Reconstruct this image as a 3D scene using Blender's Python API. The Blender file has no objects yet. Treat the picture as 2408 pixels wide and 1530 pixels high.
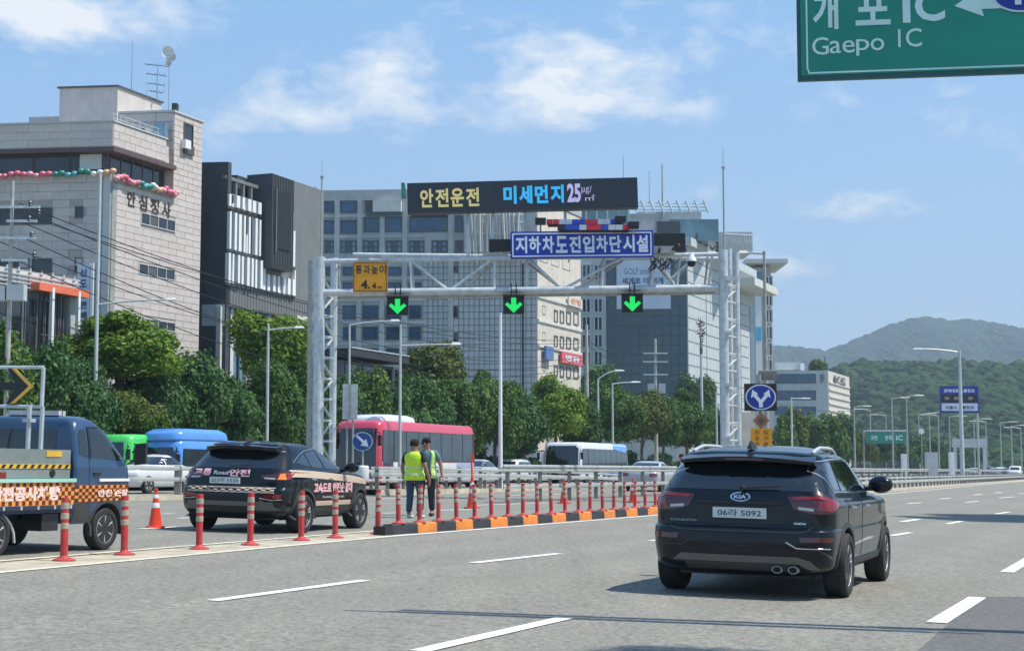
import bpy, bmesh, math, random
import numpy as np
from math import sin, cos, tan, pi, radians as R, atan2, sqrt
from mathutils import Vector, Matrix
from mathutils.bvhtree import BVHTree

SC = bpy.context.scene
COL = SC.collection
rnd = random.Random(7)

# ------------------------------------------------------------------ camera
FPX, CX, CY, HOR = 3750.0, 1204.0, 764.5, 1107.0     # focal length and frame of a 2408 px wide picture
PITCH = math.atan((HOR - CY) / FPX)
CAMZ = 1.19
camd = bpy.data.cameras.new('camera'); cam = bpy.data.objects.new('camera', camd); COL.objects.link(cam)
cam.location = (0, 0, CAMZ); cam.rotation_euler = (pi/2 + PITCH, 0, 0)
camd.sensor_width = 36; camd.lens = 36 * FPX / 2408.0
camd.clip_start = 0.1; camd.clip_end = 20000
SC.camera = cam

# ------------------------------------------------------------------ light
SUN_EL = R(60); SUN_AZ = (0.992, -0.126)            # horizontal direction towards the sun
sd = bpy.data.lights.new('sun', 'SUN'); sd.energy = 4.6; sd.angle = R(0.53); sd.color = (1.0, 0.95, 0.855)
sun = bpy.data.objects.new('sun', sd); COL.objects.link(sun)
sv = Vector((SUN_AZ[0]*cos(SUN_EL), SUN_AZ[1]*cos(SUN_EL), sin(SUN_EL)))
sun.rotation_euler = sv.to_track_quat('Z', 'Y').to_euler(); sun.location = (60, -10, 80)

world = bpy.data.worlds.new('World'); SC.world = world; world.use_nodes = True
wn = world.node_tree.nodes; wl = world.node_tree.links; wn.clear()
def N(nt, typ, **kw):
    n = nt.nodes.new(typ)
    for k, v in kw.items(): setattr(n, k, v)
    return n
wt = world.node_tree
out = N(wt, 'ShaderNodeOutputWorld'); bg = N(wt, 'ShaderNodeBackground'); wl.new(bg.outputs[0], out.inputs[0])
sky = N(wt, 'ShaderNodeTexSky'); sky.sky_type = 'NISHITA'; sky.sun_disc = False
sky.sun_elevation = SUN_EL; sky.sun_rotation = atan2(SUN_AZ[0], SUN_AZ[1]); sky.altitude = 50; sky.air_density = 1.0; sky.dust_density = 0.9; sky.ozone_density = 2.0
tc = N(wt, 'ShaderNodeTexCoord')
sep = N(wt, 'ShaderNodeSeparateXYZ'); wl.new(tc.outputs['Generated'], sep.inputs[0])
def Mth(nt, op, a, b=None, clamp=False):
    n = nt.nodes.new('ShaderNodeMath'); n.operation = op; n.use_clamp = clamp
    for i, s in enumerate((a, b)):
        if s is None: continue
        if isinstance(s, (int, float)): n.inputs[i].default_value = s
        else: nt.links.new(s, n.inputs[i])
    return n.outputs[0]
def MixC(nt, fac, a, b, mode='MIX'):
    n = nt.nodes.new('ShaderNodeMix'); n.data_type = 'RGBA'; n.blend_type = mode
    for idx, s in ((0, fac), (6, a), (7, b)):
        if isinstance(s, (int, float)): n.inputs[idx].default_value = s
        elif isinstance(s, tuple): n.inputs[idx].default_value = s if len(s) == 4 else (*s, 1)
        else: nt.links.new(s, n.inputs[idx])
    return n.outputs[2]
def Ramp(nt, fac, stops, interp='LINEAR'):
    n = nt.nodes.new('ShaderNodeValToRGB'); n.color_ramp.interpolation = interp
    el = n.color_ramp.elements
    while len(el) < len(stops): el.new(0.5)
    for e, (p, c) in zip(el, stops):
        e.position = p; e.color = c if len(c) == 4 else (*c, 1)
    nt.links.new(fac, n.inputs[0]); return n.outputs[0]
# cloud layer: flatten the view direction onto a cloud deck so that clouds shrink towards the horizon
zc = Mth(wt, 'MAXIMUM', sep.outputs[2], 0.0)
den = Mth(wt, 'ADD', zc, 0.16)
ux = Mth(wt, 'DIVIDE', sep.outputs[0], den); uy = Mth(wt, 'DIVIDE', sep.outputs[1], den)
cmb = N(wt, 'ShaderNodeCombineXYZ'); wl.new(ux, cmb.inputs[0]); wl.new(uy, cmb.inputs[1])
def cloudnoise(scale, detail, rough, dist, off):
    mp = N(wt, 'ShaderNodeMapping'); wl.new(tc.outputs['Generated'], mp.inputs[0]); mp.inputs['Location'].default_value = off
    mp.inputs['Scale'].default_value = (1.0, 1.0, 1.9)
    nz = N(wt, 'ShaderNodeTexNoise'); nz.inputs['Scale'].default_value = scale; nz.inputs['Detail'].default_value = detail
    nz.inputs['Roughness'].default_value = rough; nz.inputs['Distortion'].default_value = dist
    wl.new(mp.outputs[0], nz.inputs[0]); return nz.outputs[0]
n1 = cloudnoise(8.5, 9, 0.60, 0.25, (3.1, 7.2, 0)); n2 = cloudnoise(2.5, 3, 0.5, 0.0, (9.0, 1.5, 0)); n3 = cloudnoise(27.0, 7, 0.62, 0.3, (1.0, 4.5, 0))
# banks of cloud at their directions: (px, py, half width, half height, strength)
BANKS = [(1050,190,300,75,.30),(1330,255,330,60,.36),(880,130,160,45,.22),(1600,250,190,42,.26),(1330,70,500,50,.16),(60,45,330,85,.50),(700,270,150,70,.30),
         (1980,485,200,42,.44),(1860,625,120,26,.50),(2350,545,150,50,.30),(2150,735,110,30,.26),(1680,440,80,26,.20),(2290,370,230,40,.16),
         (1750,140,300,60,.22),(2120,250,220,55,.24),(1420,150,260,60,.24),(450,330,120,50,.2)]
acc = None
for (bx, by, hw, hh, st) in BANKS:
    px = (bx-CX)/FPX; pz = (CY-by)/FPX
    y = cos(PITCH)-sin(PITCH)*pz; z = sin(PITCH)+cos(PITCH)*pz
    # angular coordinates x/y and z/y of the direction (true directions in the world, not of the lens)
    dx = Mth(wt, 'SUBTRACT', Mth(wt, 'DIVIDE', sep.outputs[0], sep.outputs[1]), px/y)
    dz = Mth(wt, 'SUBTRACT', Mth(wt, 'DIVIDE', sep.outputs[2], sep.outputs[1]), z/y)
    dx = Mth(wt, 'MULTIPLY', dx, FPX/hw); dz = Mth(wt, 'MULTIPLY', dz, FPX/hh)
    d2 = Mth(wt, 'ADD', Mth(wt, 'MULTIPLY', dx, dx), Mth(wt, 'MULTIPLY', dz, dz))
    g = Mth(wt, 'MULTIPLY', Mth(wt, 'POWER', 2.718, Mth(wt, 'MULTIPLY', d2, -1.0)), st)
    acc = g if acc is None else Mth(wt, 'ADD', acc, g)
front = Mth(wt, 'GREATER_THAN', sep.outputs[1], 0.05)
acc = Mth(wt, 'MULTIPLY', acc, front)
base = Mth(wt, 'ADD', Mth(wt, 'MULTIPLY', Mth(wt, 'SUBTRACT', n1, 0.5), 2.1), Mth(wt, 'MULTIPLY', Mth(wt, 'SUBTRACT', n3, 0.5), 1.5))
base = Mth(wt, 'ADD', base, Mth(wt, 'MULTIPLY', Mth(wt, 'SUBTRACT', n2, 0.5), 0.4))
dens = Mth(wt, 'ADD', Mth(wt, 'SUBTRACT', Mth(wt, 'MULTIPLY', base, Mth(wt, 'ADD', 0.6, acc)), 0.12), Mth(wt, 'MULTIPLY', acc, 1.0))
dens = Mth(wt, 'MULTIPLY', dens, 1.7, clamp=True)
dens = Mth(wt, 'MULTIPLY', dens, 0.90)
shade = Mth(wt, 'MULTIPLY', n1, 1.0)
ccol = Ramp(wt, shade, [(0.38, (7.0, 7.9, 8.9)), (0.60, (9.2, 9.35, 9.4))])
veil = Ramp(wt, sep.outputs[2], [(0.0, (5.0, 6.8, 8.7)), (0.12, (3.9, 6.1, 9.0)), (0.30, (2.6, 5.3, 9.3)), (0.9, (1.7, 3.9, 8.0))])
skyc = MixC(wt, 0.72, sky.outputs[0], veil)           # thin even veil of summer haze
fin = MixC(wt, dens, skyc, ccol)
wl.new(fin, bg.inputs[0]); bg.inputs[1].default_value = 0.092
SC.view_settings.view_transform = 'Standard'; SC.view_settings.look = 'None'
SC.view_settings.exposure = 0.30; SC.view_settings.gamma = 1.0; SC.view_settings.use_curve_mapping = False
SC.cycles.max_bounces = 6; SC.cycles.volume_bounces = 0; SC.cycles.transparent_max_bounces = 8
SC.cycles.volume_step_rate = 4.0

# ------------------------------------------------------------------ geometry of the place
AYAW = R(21.7)                                       # the road runs this far to the right of the view
RD = Vector((sin(AYAW), cos(AYAW))); NR = Vector((cos(AYAW), -sin(AYAW)))   # along the road, across it (right)
VM, CSL = -13.0, 0.025                               # lane separator offset, cross fall of the carriageway
def gz(x, y):
    v = x*NR.x + y*NR.y
    return CSL * (VM - max(-28.0, min(14.0, v)))
def uv2xy(u, v): return (u*RD.x + v*NR.x, u*RD.y + v*NR.y)
def xy2uv(x, y): return (x*RD.x + y*RD.y, x*NR.x + y*NR.y)
def ray(px, py):
    a = (px-CX); b = (CY-py)
    return Vector((a, FPX*cos(PITCH) - b*sin(PITCH), FPX*sin(PITCH) + b*cos(PITCH)))
def at(px, py, Y):
    d = ray(px, py); t = Y/d.y; return Vector((d.x*t, Y, CAMZ + d.z*t))
def G(px, py, dz=0.0):
    d = ray(px, py); lo, hi = 1.0, 3000.0
    f = lambda Y: (CAMZ + d.z*Y/d.y) - gz(d.x*Y/d.y, Y) - dz
    Y = lo
    while Y < hi and f(Y) > 0: Y *= 1.02
    a, b = Y/1.02, Y
    for _ in range(30):
        m = (a+b)/2
        if f(m) > 0: a = m
        else: b = m
    return Vector((d.x*a/d.y, a, CAMZ + d.z*a/d.y))
def PV(px, v):                                       # depth at which picture column px meets road offset v
    k = (px-CX)/ (FPX*1.002)
    return v / (k*NR.x + NR.y)

# ------------------------------------------------------------------ mesh building
class MB:
    def __init__(s, M=None): s.v = []; s.f = []; s.mi = []; s.M = M; s.cur = 0
    def add(s, vs, fs):
        o = len(s.v)
        s.v += [tuple(s.M @ Vector(p)) if s.M else tuple(p) for p in vs]
        s.f += [tuple(i+o for i in f) for f in fs]; s.mi += [s.cur]*len(fs)
        return s
    def box(s, c, d, rz=0.0, rx=0.0, ry=0.0):
        hx, hy, hz = d[0]/2, d[1]/2, d[2]/2
        m = Matrix.Translation(Vector(c)) @ Matrix.Rotation(rz, 4, 'Z') @ Matrix.Rotation(ry, 4, 'Y') @ Matrix.Rotation(rx, 4, 'X')
        vs = [m @ Vector(p) for p in ((-hx,-hy,-hz),(hx,-hy,-hz),(hx,hy,-hz),(-hx,hy,-hz),(-hx,-hy,hz),(hx,-hy,hz),(hx,hy,hz),(-hx,hy,hz))]
        return s.add(vs, [(0,3,2,1),(4,5,6,7),(0,1,5,4),(1,2,6,5),(2,3,7,6),(3,0,4,7)])
    def b2(s, lo, hi): return s.box([(a+b)/2 for a, b in zip(lo, hi)], [abs(b-a) for a, b in zip(lo, hi)])
    def prism(s, poly, z0, z1, cap=True):
        n = len(poly)
        ar = sum(poly[i][0]*poly[(i+1)%n][1]-poly[(i+1)%n][0]*poly[i][1] for i in range(n))
        if ar < 0: poly = poly[::-1]
        z0f = z0 if callable(z0) else (lambda x, y: z0); z1f = z1 if callable(z1) else (lambda x, y: z1)
        vs = [(p[0], p[1], z0f(*p)) for p in poly] + [(p[0], p[1], z1f(*p)) for p in poly]
        fs = [(i, (i+1)%n, n+(i+1)%n, n+i) for i in range(n)]
        if cap: fs += [tuple(range(n))[::-1], tuple(range(n, 2*n))]
        return s.add(vs, fs)
    def slab(s, poly3, nrm, t):                      # planar polygon (3-D points) given a thickness
        n = len(poly3); nrm = Vector(nrm)
        vs = [Vector(p) for p in poly3] + [Vector(p)-nrm*t for p in poly3]
        fs = [tuple(range(n)), tuple(range(2*n-1, n-1, -1))] + [(i, n+i, n+(i+1)%n, (i+1)%n) for i in range(n)]
        return s.add(vs, fs)
    def tube(s, p0, p1, r0, r1=None, n=10, cap=True):
        r1 = r0 if r1 is None else r1
        p0, p1 = Vector(p0), Vector(p1); d = (p1-p0)
        if d.length < 1e-6: return s
        d.normalize(); a = d.orthogonal().normalized(); b = d.cross(a)
        vs = []
        for p, r in ((p0, r0), (p1, r1)):
            vs += [p + (a*cos(2*pi*i/n) + b*sin(2*pi*i/n))*r for i in range(n)]
        fs = [(i, (i+1)%n, n+(i+1)%n, n+i) for i in range(n)]
        if cap: fs += [tuple(range(n))[::-1], tuple(range(n, 2*n))]
        return s.add(vs, fs)
    def path(s, pts, r, n=8):
        for i in range(len(pts)-1): s.tube(pts[i], pts[i+1], r if not callable(r) else r(i), r if not callable(r) else r(i+1), n)
        return s
    def lathe(s, prof, n=16, c=(0,0,0), ax='Z'):
        vs = []; m = len(prof)
        for (r, z) in prof:
            for i in range(n):
                a = 2*pi*i/n; p = (r*cos(a), r*sin(a), z)
                if ax == 'X': p = (z, r*cos(a), r*sin(a))
                if ax == 'Y': p = (r*cos(a), z, r*sin(a))
                vs.append((p[0]+c[0], p[1]+c[1], p[2]+c[2]))
        fs = [(j*n+i, j*n+(i+1)%n, (j+1)*n+(i+1)%n, (j+1)*n+i) for j in range(m-1) for i in range(n)]
        if ax == 'Y': fs = [f[::-1] for f in fs]
        if prof[0][0] > 1e-5: fs.append(tuple(range(n))[::-1] if ax != 'Y' else tuple(range(n)))
        if prof[-1][0] > 1e-5: fs.append(tuple((m-1)*n+i for i in range(n)) if ax != 'Y' else tuple((m-1)*n+i for i in range(n))[::-1])
        return s.add(vs, fs)
    def mesh(s, name='mesh', mats=(), smooth=False):
        me = bpy.data.meshes.new(name); me.from_pydata(s.v, [], s.f); 
        for m in mats: me.materials.append(m)
        if any(s.mi): me.polygons.foreach_set('material_index', s.mi)
        if smooth:
            me.polygons.foreach_set('use_smooth', [True]*len(me.polygons))
            if smooth != 'all':
                try: me.set_sharp_from_angle(angle=R(38))
                except Exception: pass
        me.update(); return me
    def obj(s, name, mat, parent=None, smooth=False, label=None):
        mats = mat if isinstance(mat, (list, tuple)) else (mat,)
        return link(name, s.mesh(name, mats, smooth), parent, label)
def link(name, me, parent=None, label=None, loc=None):
    o = bpy.data.objects.new(name, me); COL.objects.link(o)
    if parent: o.parent = parent
    if label: o['label'] = label
    if loc is not None: o.location = loc
    return o
def thing(name, label, cat, loc=(0,0,0), rz=0.0, group=None, rot=None):
    o = bpy.data.objects.new(name, None); COL.objects.link(o); o.empty_display_size = 0.2
    o.location = loc; o.rotation_euler = rot if rot else (0, 0, rz)
    o['label'] = label; o['category'] = cat
    if group: o['group'] = group
    return o
def tag(o, label, cat, group=None):
    o['label'] = label; o['category'] = cat
    if group: o['group'] = group
    return o
def struct(o): o['kind'] = 'structure'; return o
def stuff(o): o['kind'] = 'stuff'; return o
def copy_tree(o, parent=None):
    c = o.copy(); COL.objects.link(c); c.parent = parent
    for ch in KIDS.get(o.name, [x for x in o.children]): copy_tree(ch, c)
    return c
KIDS = {}
def lin(c):
    return tuple(((v/255)/12.92 if v/255 <= 0.04045 else ((v/255+0.055)/1.055)**2.4) for v in c)

# ------------------------------------------------------------------ materials
MATS = {}
def weather(m, amt=0.35, scale=9.0, dirt=(0.16,0.12,0.09)):
    """each copy gets its own scuffs and dust, heavier towards its foot"""
    nt = m.node_tree; b = nt.nodes['Principled BSDF']; src = b.inputs['Base Color'].links[0].from_socket if b.inputs['Base Color'].links else None
    base = src if src else tuple(b.inputs['Base Color'].default_value)
    oi = N(nt, 'ShaderNodeObjectInfo'); t = N(nt, 'ShaderNodeTexCoord'); mp = N(nt, 'ShaderNodeMapping'); nt.links.new(t.outputs['Object'], mp.inputs[0])
    cx = N(nt, 'ShaderNodeCombineXYZ'); k = Mth(nt, 'MULTIPLY', oi.outputs['Random'], 40.0); [nt.links.new(k, cx.inputs[i]) for i in range(3)]; nt.links.new(cx.outputs[0], mp.inputs['Location'])
    nz = N(nt, 'ShaderNodeTexNoise'); nz.inputs['Scale'].default_value = scale; nz.inputs['Detail'].default_value = 7; nz.inputs['Roughness'].default_value = .65; nt.links.new(mp.outputs[0], nz.inputs[0])
    sp = N(nt, 'ShaderNodeSeparateXYZ'); nt.links.new(t.outputs['Object'], sp.inputs[0]); low = Mth(nt, 'MULTIPLY', Mth(nt, 'SUBTRACT', 0.35, sp.outputs[2]), 1.2, clamp=True)
    f = Mth(nt, 'MULTIPLY', Mth(nt, 'ADD', Mth(nt, 'SUBTRACT', nz.outputs[0], 0.46), Mth(nt, 'MULTIPLY', low, .35)), 3.0, clamp=True)
    f = Mth(nt, 'MULTIPLY', f, Mth(nt, 'ADD', amt*.6, Mth(nt, 'MULTIPLY', oi.outputs['Random'], amt*.8)))
    nt.links.new(MixC(nt, f, base, dirt), b.inputs['Base Color']); return m
def mat(name, col, rough=0.6, metal=0.0, var=0.12, vscale=3.0, bump=0.0, bscale=30.0, coat=0.0, spec=0.5, emit=None, estr=0.0, dirt=None):
    if name in MATS: return MATS[name]
    m = bpy.data.materials.new(name); m.use_nodes = True; nt = m.node_tree
    b = nt.nodes['Principled BSDF']; b.inputs['Roughness'].default_value = rough; b.inputs['Metallic'].default_value = metal
    b.inputs['Specular IOR Level'].default_value = spec
    if coat: b.inputs['Coat Weight'].default_value = coat; b.inputs['Coat Roughness'].default_value = 0.03
    c = (*col, 1)
    if var > 0:
        t = N(nt, 'ShaderNodeTexCoord'); nz = N(nt, 'ShaderNodeTexNoise'); nz.inputs['Scale'].default_value = vscale; nz.inputs['Detail'].default_value = 6
        nt.links.new(t.outputs['Object'], nz.inputs[0])
        c0 = tuple(max(0, v*(1-var)) for v in col); c1 = tuple(min(1, v*(1+var)) for v in col)
        if dirt: c0 = dirt
        cc = Ramp(nt, nz.outputs[0], [(0.3, c0), (0.7, c1)])
        nt.links.new(cc, b.inputs['Base Color'])
    else: b.inputs['Base Color'].default_value = c
    if bump > 0:
        t = N(nt, 'ShaderNodeTexCoord'); nz = N(nt, 'ShaderNodeTexNoise'); nz.inputs['Scale'].default_value = bscale; nz.inputs['Detail'].default_value = 4
        nt.links.new(t.outputs['Object'], nz.inputs[0]); bp = N(nt, 'ShaderNodeBump'); bp.inputs['Strength'].default_value = bump; bp.inputs['Distance'].default_value = 0.02
        nt.links.new(nz.outputs[0], bp.inputs['Height']); nt.links.new(bp.outputs[0], b.inputs['Normal'])
    if emit: b.inputs['Emission Color'].default_value = (*emit, 1); b.inputs['Emission Strength'].default_value = estr
    MATS[name] = m; return m

def asphalt(name, c0, c1, sc=14.0):
    m = bpy.data.materials.new(name); m.use_nodes = True; nt = m.node_tree; b = nt.nodes['Principled BSDF']
    t = N(nt, 'ShaderNodeTexCoord')
    def nz(s, d, r=0.5, mp=None):
        n = N(nt, 'ShaderNodeTexNoise'); n.inputs['Scale'].default_value = s; n.inputs['Detail'].default_value = d; n.inputs['Roughness'].default_value = r
        if mp:
            q = N(nt, 'ShaderNodeMapping'); q.inputs['Rotation'].default_value = (0, 0, AYAW); q.inputs['Scale'].default_value = mp
            nt.links.new(t.outputs['Object'], q.inputs[0]); nt.links.new(q.outputs[0], n.inputs[0])
        else: nt.links.new(t.outputs['Object'], n.inputs[0])
        return n.outputs[0]
    fine = nz(sc, 3, 0.75); grit = nz(sc*3.3, 2, 0.8); big = nz(0.35, 4); streak = nz(1.0, 4, 0.5, (1.6, 0.035, 1))
    a = MixC(nt, Ramp(nt, fine, [(0.34, (0,0,0)), (0.66, (1,1,1))]), c0, c1)
    a = MixC(nt, 0.55, a, Ramp(nt, grit, [(0.33, (0.25,0.25,0.25)), (0.66, (0.78,0.78,0.78))]), 'OVERLAY')
    a = MixC(nt, 0.30, a, Ramp(nt, big, [(0.3, (0.42,0.42,0.43)), (0.7, (0.56,0.555,0.54))]), 'OVERLAY')
    # tyre-worn wheel paths: two darker, smoother bands in every lane
    q = N(nt, 'ShaderNodeSeparateXYZ'); nt.links.new(t.outputs['Object'], q.inputs[0])
    off = Mth(nt, 'SUBTRACT', Mth(nt, 'MULTIPLY', q.outputs[0], cos(AYAW)), Mth(nt, 'MULTIPLY', q.outputs[1], sin(AYAW)))
    wv = Mth(nt, 'COSINE', Mth(nt, 'MULTIPLY', Mth(nt, 'ADD', off, 0.4), 2*pi/1.85))
    wv = Mth(nt, 'MULTIPLY', Mth(nt, 'ADD', wv, 1.0), 0.5)
    a = MixC(nt, Mth(nt, 'MULTIPLY', Mth(nt, 'MULTIPLY', wv, streak), 0.30), a, (c0[0]*.9, c0[1]*.9, c0[2]*.93))
    a = MixC(nt, 0.28, a, Ramp(nt, streak, [(0.3, (0.38,0.38,0.385)), (0.7, (0.60,0.60,0.585))]), 'OVERLAY')
    # fine crack network that shows only here and there, and faint oily spots
    wp = N(nt, 'ShaderNodeTexNoise'); wp.inputs['Scale'].default_value = 1.1; wp.inputs['Detail'].default_value = 5; nt.links.new(t.outputs['Object'], wp.inputs[0])
    vm = MixC(nt, 0.35, t.outputs['Object'], wp.outputs['Color'], 'ADD'); vo = N(nt, 'ShaderNodeTexVoronoi'); vo.feature = 'DISTANCE_TO_EDGE'; vo.inputs['Scale'].default_value = 0.33; nt.links.new(vm, vo.inputs[0])
    cr = Ramp(nt, vo.outputs['Distance'], [(0.0, (1,1,1)), (0.006, (0,0,0))]); ms = Ramp(nt, nz(0.16, 3), [(0.50, (0,0,0)), (0.60, (1,1,1))])
    a = MixC(nt, Mth(nt, 'MULTIPLY', Mth(nt, 'MULTIPLY', cr, ms), 0.55), a, (0.05,0.048,0.045))
    oil = Ramp(nt, nz(0.9, 6, 0.6), [(0.63, (0,0,0)), (0.74, (1,1,1))]); a = MixC(nt, Mth(nt, 'MULTIPLY', oil, 0.30), a, (0.07,0.068,0.062))
    nt.links.new(a, b.inputs['Base Color']); b.inputs['Roughness'].default_value = 0.85; b.inputs['Specular IOR Level'].default_value = 0.3
    bp = N(nt, 'ShaderNodeBump'); bp.inputs['Strength'].default_value = 0.35; bp.inputs['Distance'].default_value = 0.01
    nt.links.new(fine, bp.inputs['Height']); nt.links.new(bp.outputs[0], b.inputs['Normal'])
    return m
M_ASPH = asphalt('asphalt', (0.152,0.144,0.120), (0.310,0.297,0.250))
M_PATCH = asphalt('asphalt_patch', (0.095,0.093,0.088), (0.175,0.170,0.158))
M_BEIGE = mat('beige_surface', (0.44,0.385,0.29), 0.85, var=0.25, vscale=2.0, bump=0.3)
M_LINE = mat('road_paint', (0.80,0.80,0.77), 0.6, var=0.14, vscale=4.0, bump=0.2)
def worn(m):
    nt = m.node_tree; b = nt.nodes['Principled BSDF']; src = b.inputs['Base Color'].links[0].from_socket; t = N(nt, 'ShaderNodeTexCoord')
    n_ = N(nt, 'ShaderNodeTexNoise'); n_.inputs['Scale'].default_value = 16; n_.inputs['Detail'].default_value = 8; n_.inputs['Roughness'].default_value = .7; nt.links.new(t.outputs['Object'], n_.inputs[0])
    nt.links.new(MixC(nt, Mth(nt, 'MULTIPLY', Mth(nt, 'SUBTRACT', n_.outputs[0], 0.56), 7.0, clamp=True), src, (0.30,0.29,0.26)), b.inputs['Base Color'])
worn(M_LINE)
M_LINEY = mat('road_paint_cream', (0.76,0.70,0.54), 0.6, var=0.18, vscale=3.0)
M_GROUND = mat('earth_and_grass', (0.14,0.17,0.07), 0.9, var=0.4, vscale=0.2)
M_PAVE = mat('sidewalk_paving', (0.36,0.34,0.31), 0.85, var=0.15, vscale=1.0)
M_CONC = mat('concrete', (0.40,0.39,0.36), 0.85, var=0.18, vscale=2.0, bump=0.15)
M_GALV = weather(mat('galvanized_steel', (0.56,0.60,0.61), 0.42, 0.35, var=0.16, vscale=5.0), .35, 3.0, (0.30,0.28,0.25))
M_GALVD = mat('weathered_steel', (0.36,0.37,0.34), 0.5, 0.25, var=0.18, vscale=5.0)
M_POLE = mat('painted_pole', (0.50,0.55,0.55), 0.45, 0.2, var=0.1)
M_BLACK = mat('black_plastic', (0.018,0.019,0.021), 0.5, var=0.15)
M_RUBBER = mat('tyre_rubber', (0.02,0.02,0.021), 0.8, var=0.2, vscale=10)
M_WHITE = mat('white_paint', (0.78,0.79,0.78), 0.4, var=0.05)
M_CHROME = mat('chrome', (0.75,0.76,0.78), 0.12, 1.0, var=0)
M_DARKMETAL = mat('dark_metal', (0.07,0.075,0.08), 0.4, 0.6)

# ------------------------------------------------------------------ lettering
def text_mesh(body, w, h, name='lettering', mt=None, bold=0.02, depth=0.0, keep=False):
    """flat lettering in the XZ plane facing -Y, fitted into w x h, centred on the origin; returns MB"""
    c = bpy.data.curves.new('txt', 'FONT'); c.body = body; c.offset = bold; c.space_line = 0.95; c.resolution_u = 3
    c.align_x = 'CENTER'
    o = bpy.data.objects.new('txt', c); COL.objects.link(o); bpy.context.view_layer.update()
    me = bpy.data.meshes.new_from_object(o.evaluated_get(bpy.context.evaluated_depsgraph_get()))
    vs = [v.co.copy() for v in me.vertices]; fs = [tuple(p.vertices) for p in me.polygons]
    bpy.data.objects.remove(o); bpy.data.curves.remove(c); bpy.data.meshes.remove(me)
    x0 = min(v.x for v in vs); x1 = max(v.x for v in vs); y0 = min(v.y for v in vs); y1 = max(v.y for v in vs)
    sx = w/(x1-x0); sy = h/(y1-y0)
    if keep: sx = sy = min(sx, sy)
    mb = MB(); mb.add([((v.x-(x0+x1)/2)*sx, 0, (v.y-(y0+y1)/2)*sy) for v in vs], fs)
    return mb
def put(mb, M):                                      # transform a builder's points
    mb.v = [tuple(M @ Vector(p)) for p in mb.v]; return mb
def lettering(body, w, h, M, mt, parent, bold=0.02, keep=False, name='lettering', label=None):
    mb = put(text_mesh(body, w, h, bold=bold, keep=keep), M)
    return mb.obj(name, mt, parent, label=label)
def face_mat(o, nrm):                                # frame: local x along the board, local -y = outward normal, z up
    n = Vector((nrm[0], nrm[1], 0)).normalized(); x = Vector((-n.y, n.x, 0))
    m = Matrix(((x.x, -n.x, 0, o[0]), (x.y, -n.y, 0, o[1]), (0, 0, 1, o[2]), (0, 0, 0, 1)))
    return m

# ------------------------------------------------------------------ ground, roads, markings
def ribbon(vs_, us_, dz, name, mt, zf=None):
    mb = MB(); nv = len(vs_)
    pts = []
    for u in us_:
        for v in vs_:
            x, y = uv2xy(u, v); pts.append((x, y, (zf(x, y) if zf else gz(x, y)) + dz))
    fs = [(i*nv+j, i*nv+j+1, (i+1)*nv+j+1, (i+1)*nv+j) for i in range(len(us_)-1) for j in range(nv-1)]
    mb.add(pts, fs); return struct(mb.obj(name, mt))
ribbon([-2600, -1500, -600, -150, -28, 14, 200, 1500, 2600], [-400, -50, 100, 400, 1200, 2500, 4200], -0.03, 'ground', M_GROUND)
ribbon([-41.5, -28, 14], [-60, 60, 200, 500, 1200], 0.0, 'road', M_ASPH)
ribbon([-52, -41.5], [-60, 60, 200, 500, 1200], 0.14, 'sidewalk', M_PAVE)
ribbon([-41.7, -41.5], [-60, 60, 200, 500, 1200], 0.145, 'kerb', M_CONC)
def gpoly(pix, dz, name, mt):
    mb = MB(); ps = [G(*p) for p in pix]
    mb.add([(p.x, p.y, gz(p.x, p.y)+dz) for p in ps], [tuple(range(len(ps)))])
    return struct(mb.obj(name, mt))
def gline(p0, p1, w, dz, name, mt, n=1):
    a, b = G(*p0), G(*p1); d = (b-a); d.z = 0; d.normalize(); s = Vector((d.y, -d.x, 0))*w/2
    mb = MB(); vs = []
    for i in range(n+1):
        p = a.lerp(b, i/n)
        for q in (p-s, p+s): vs.append((q.x, q.y, gz(q.x, q.y)+dz))
    mb.add(vs, [(2*i, 2*i+1, 2*i+3, 2*i+2) for i in range(n)])
    o = mb.obj(name, mt); return struct(o)
def vline(v, u0, u1, w, dz, name, mt):
    mb = MB(); vs = []
    for u in (u0, u1):
        for q in (v-w/2, v+w/2):
            x, y = uv2xy(u, q); vs.append((x, y, gz(x, y)+dz))
    mb.add(vs, [(0, 1, 3, 2)]); return struct(mb.obj(name, mt))
# dark fresh patch, bottom right
gpoly([(2304,1402),(2600,1402),(2800,1700),(1960,1700)], 0.004, 'asphalt_patch', M_PATCH)
# beige strip with twin cream lines under the delineator posts
KU0, KV0 = xy2uv(*G(150,1320).xy); KU1, KV1 = xy2uv(*G(888,1257).xy)
pK = G(940,1254); 
for off, w, nm in ((-0.02, 0.95, 'beige_strip'),):
    gline((-700,1395), (935,1252), 1.05, 0.004, 'road_strip', M_BEIGE, 6)
gline((-700,1375), (925,1244), 0.12, 0.009, 'road_marking', M_LINEY, 6)
gline((-700,1410), (925,1260), 0.13, 0.009, 'road_marking', M_LINEY, 6)
gline((925,1260), (1540,1211), 0.14, 0.009, 'road_marking', M_LINE, 4)
gline((1540,1211), (2420,1129), 0.16, 0.009, 'road_marking', M_LINE, 6)
for a, b, w in (((500,1412),(858,1364),0.16),((1112,1323),(1315,1301),0.16),((1530,1271.5),(1640,1258),0.16),
             ((985,1531),(1328,1453),0.17),((2095,1259),(2140,1251.5),0.17),((2228,1231),(2262,1224.5),0.17),((2340,1208),(2372,1203),0.17),
             ((2202,1464),(2299,1404),0.20),((2368,1345),(2450,1296),0.2)):
    gline(a, b, w, 0.009, 'road_marking', M_LINE)
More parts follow.
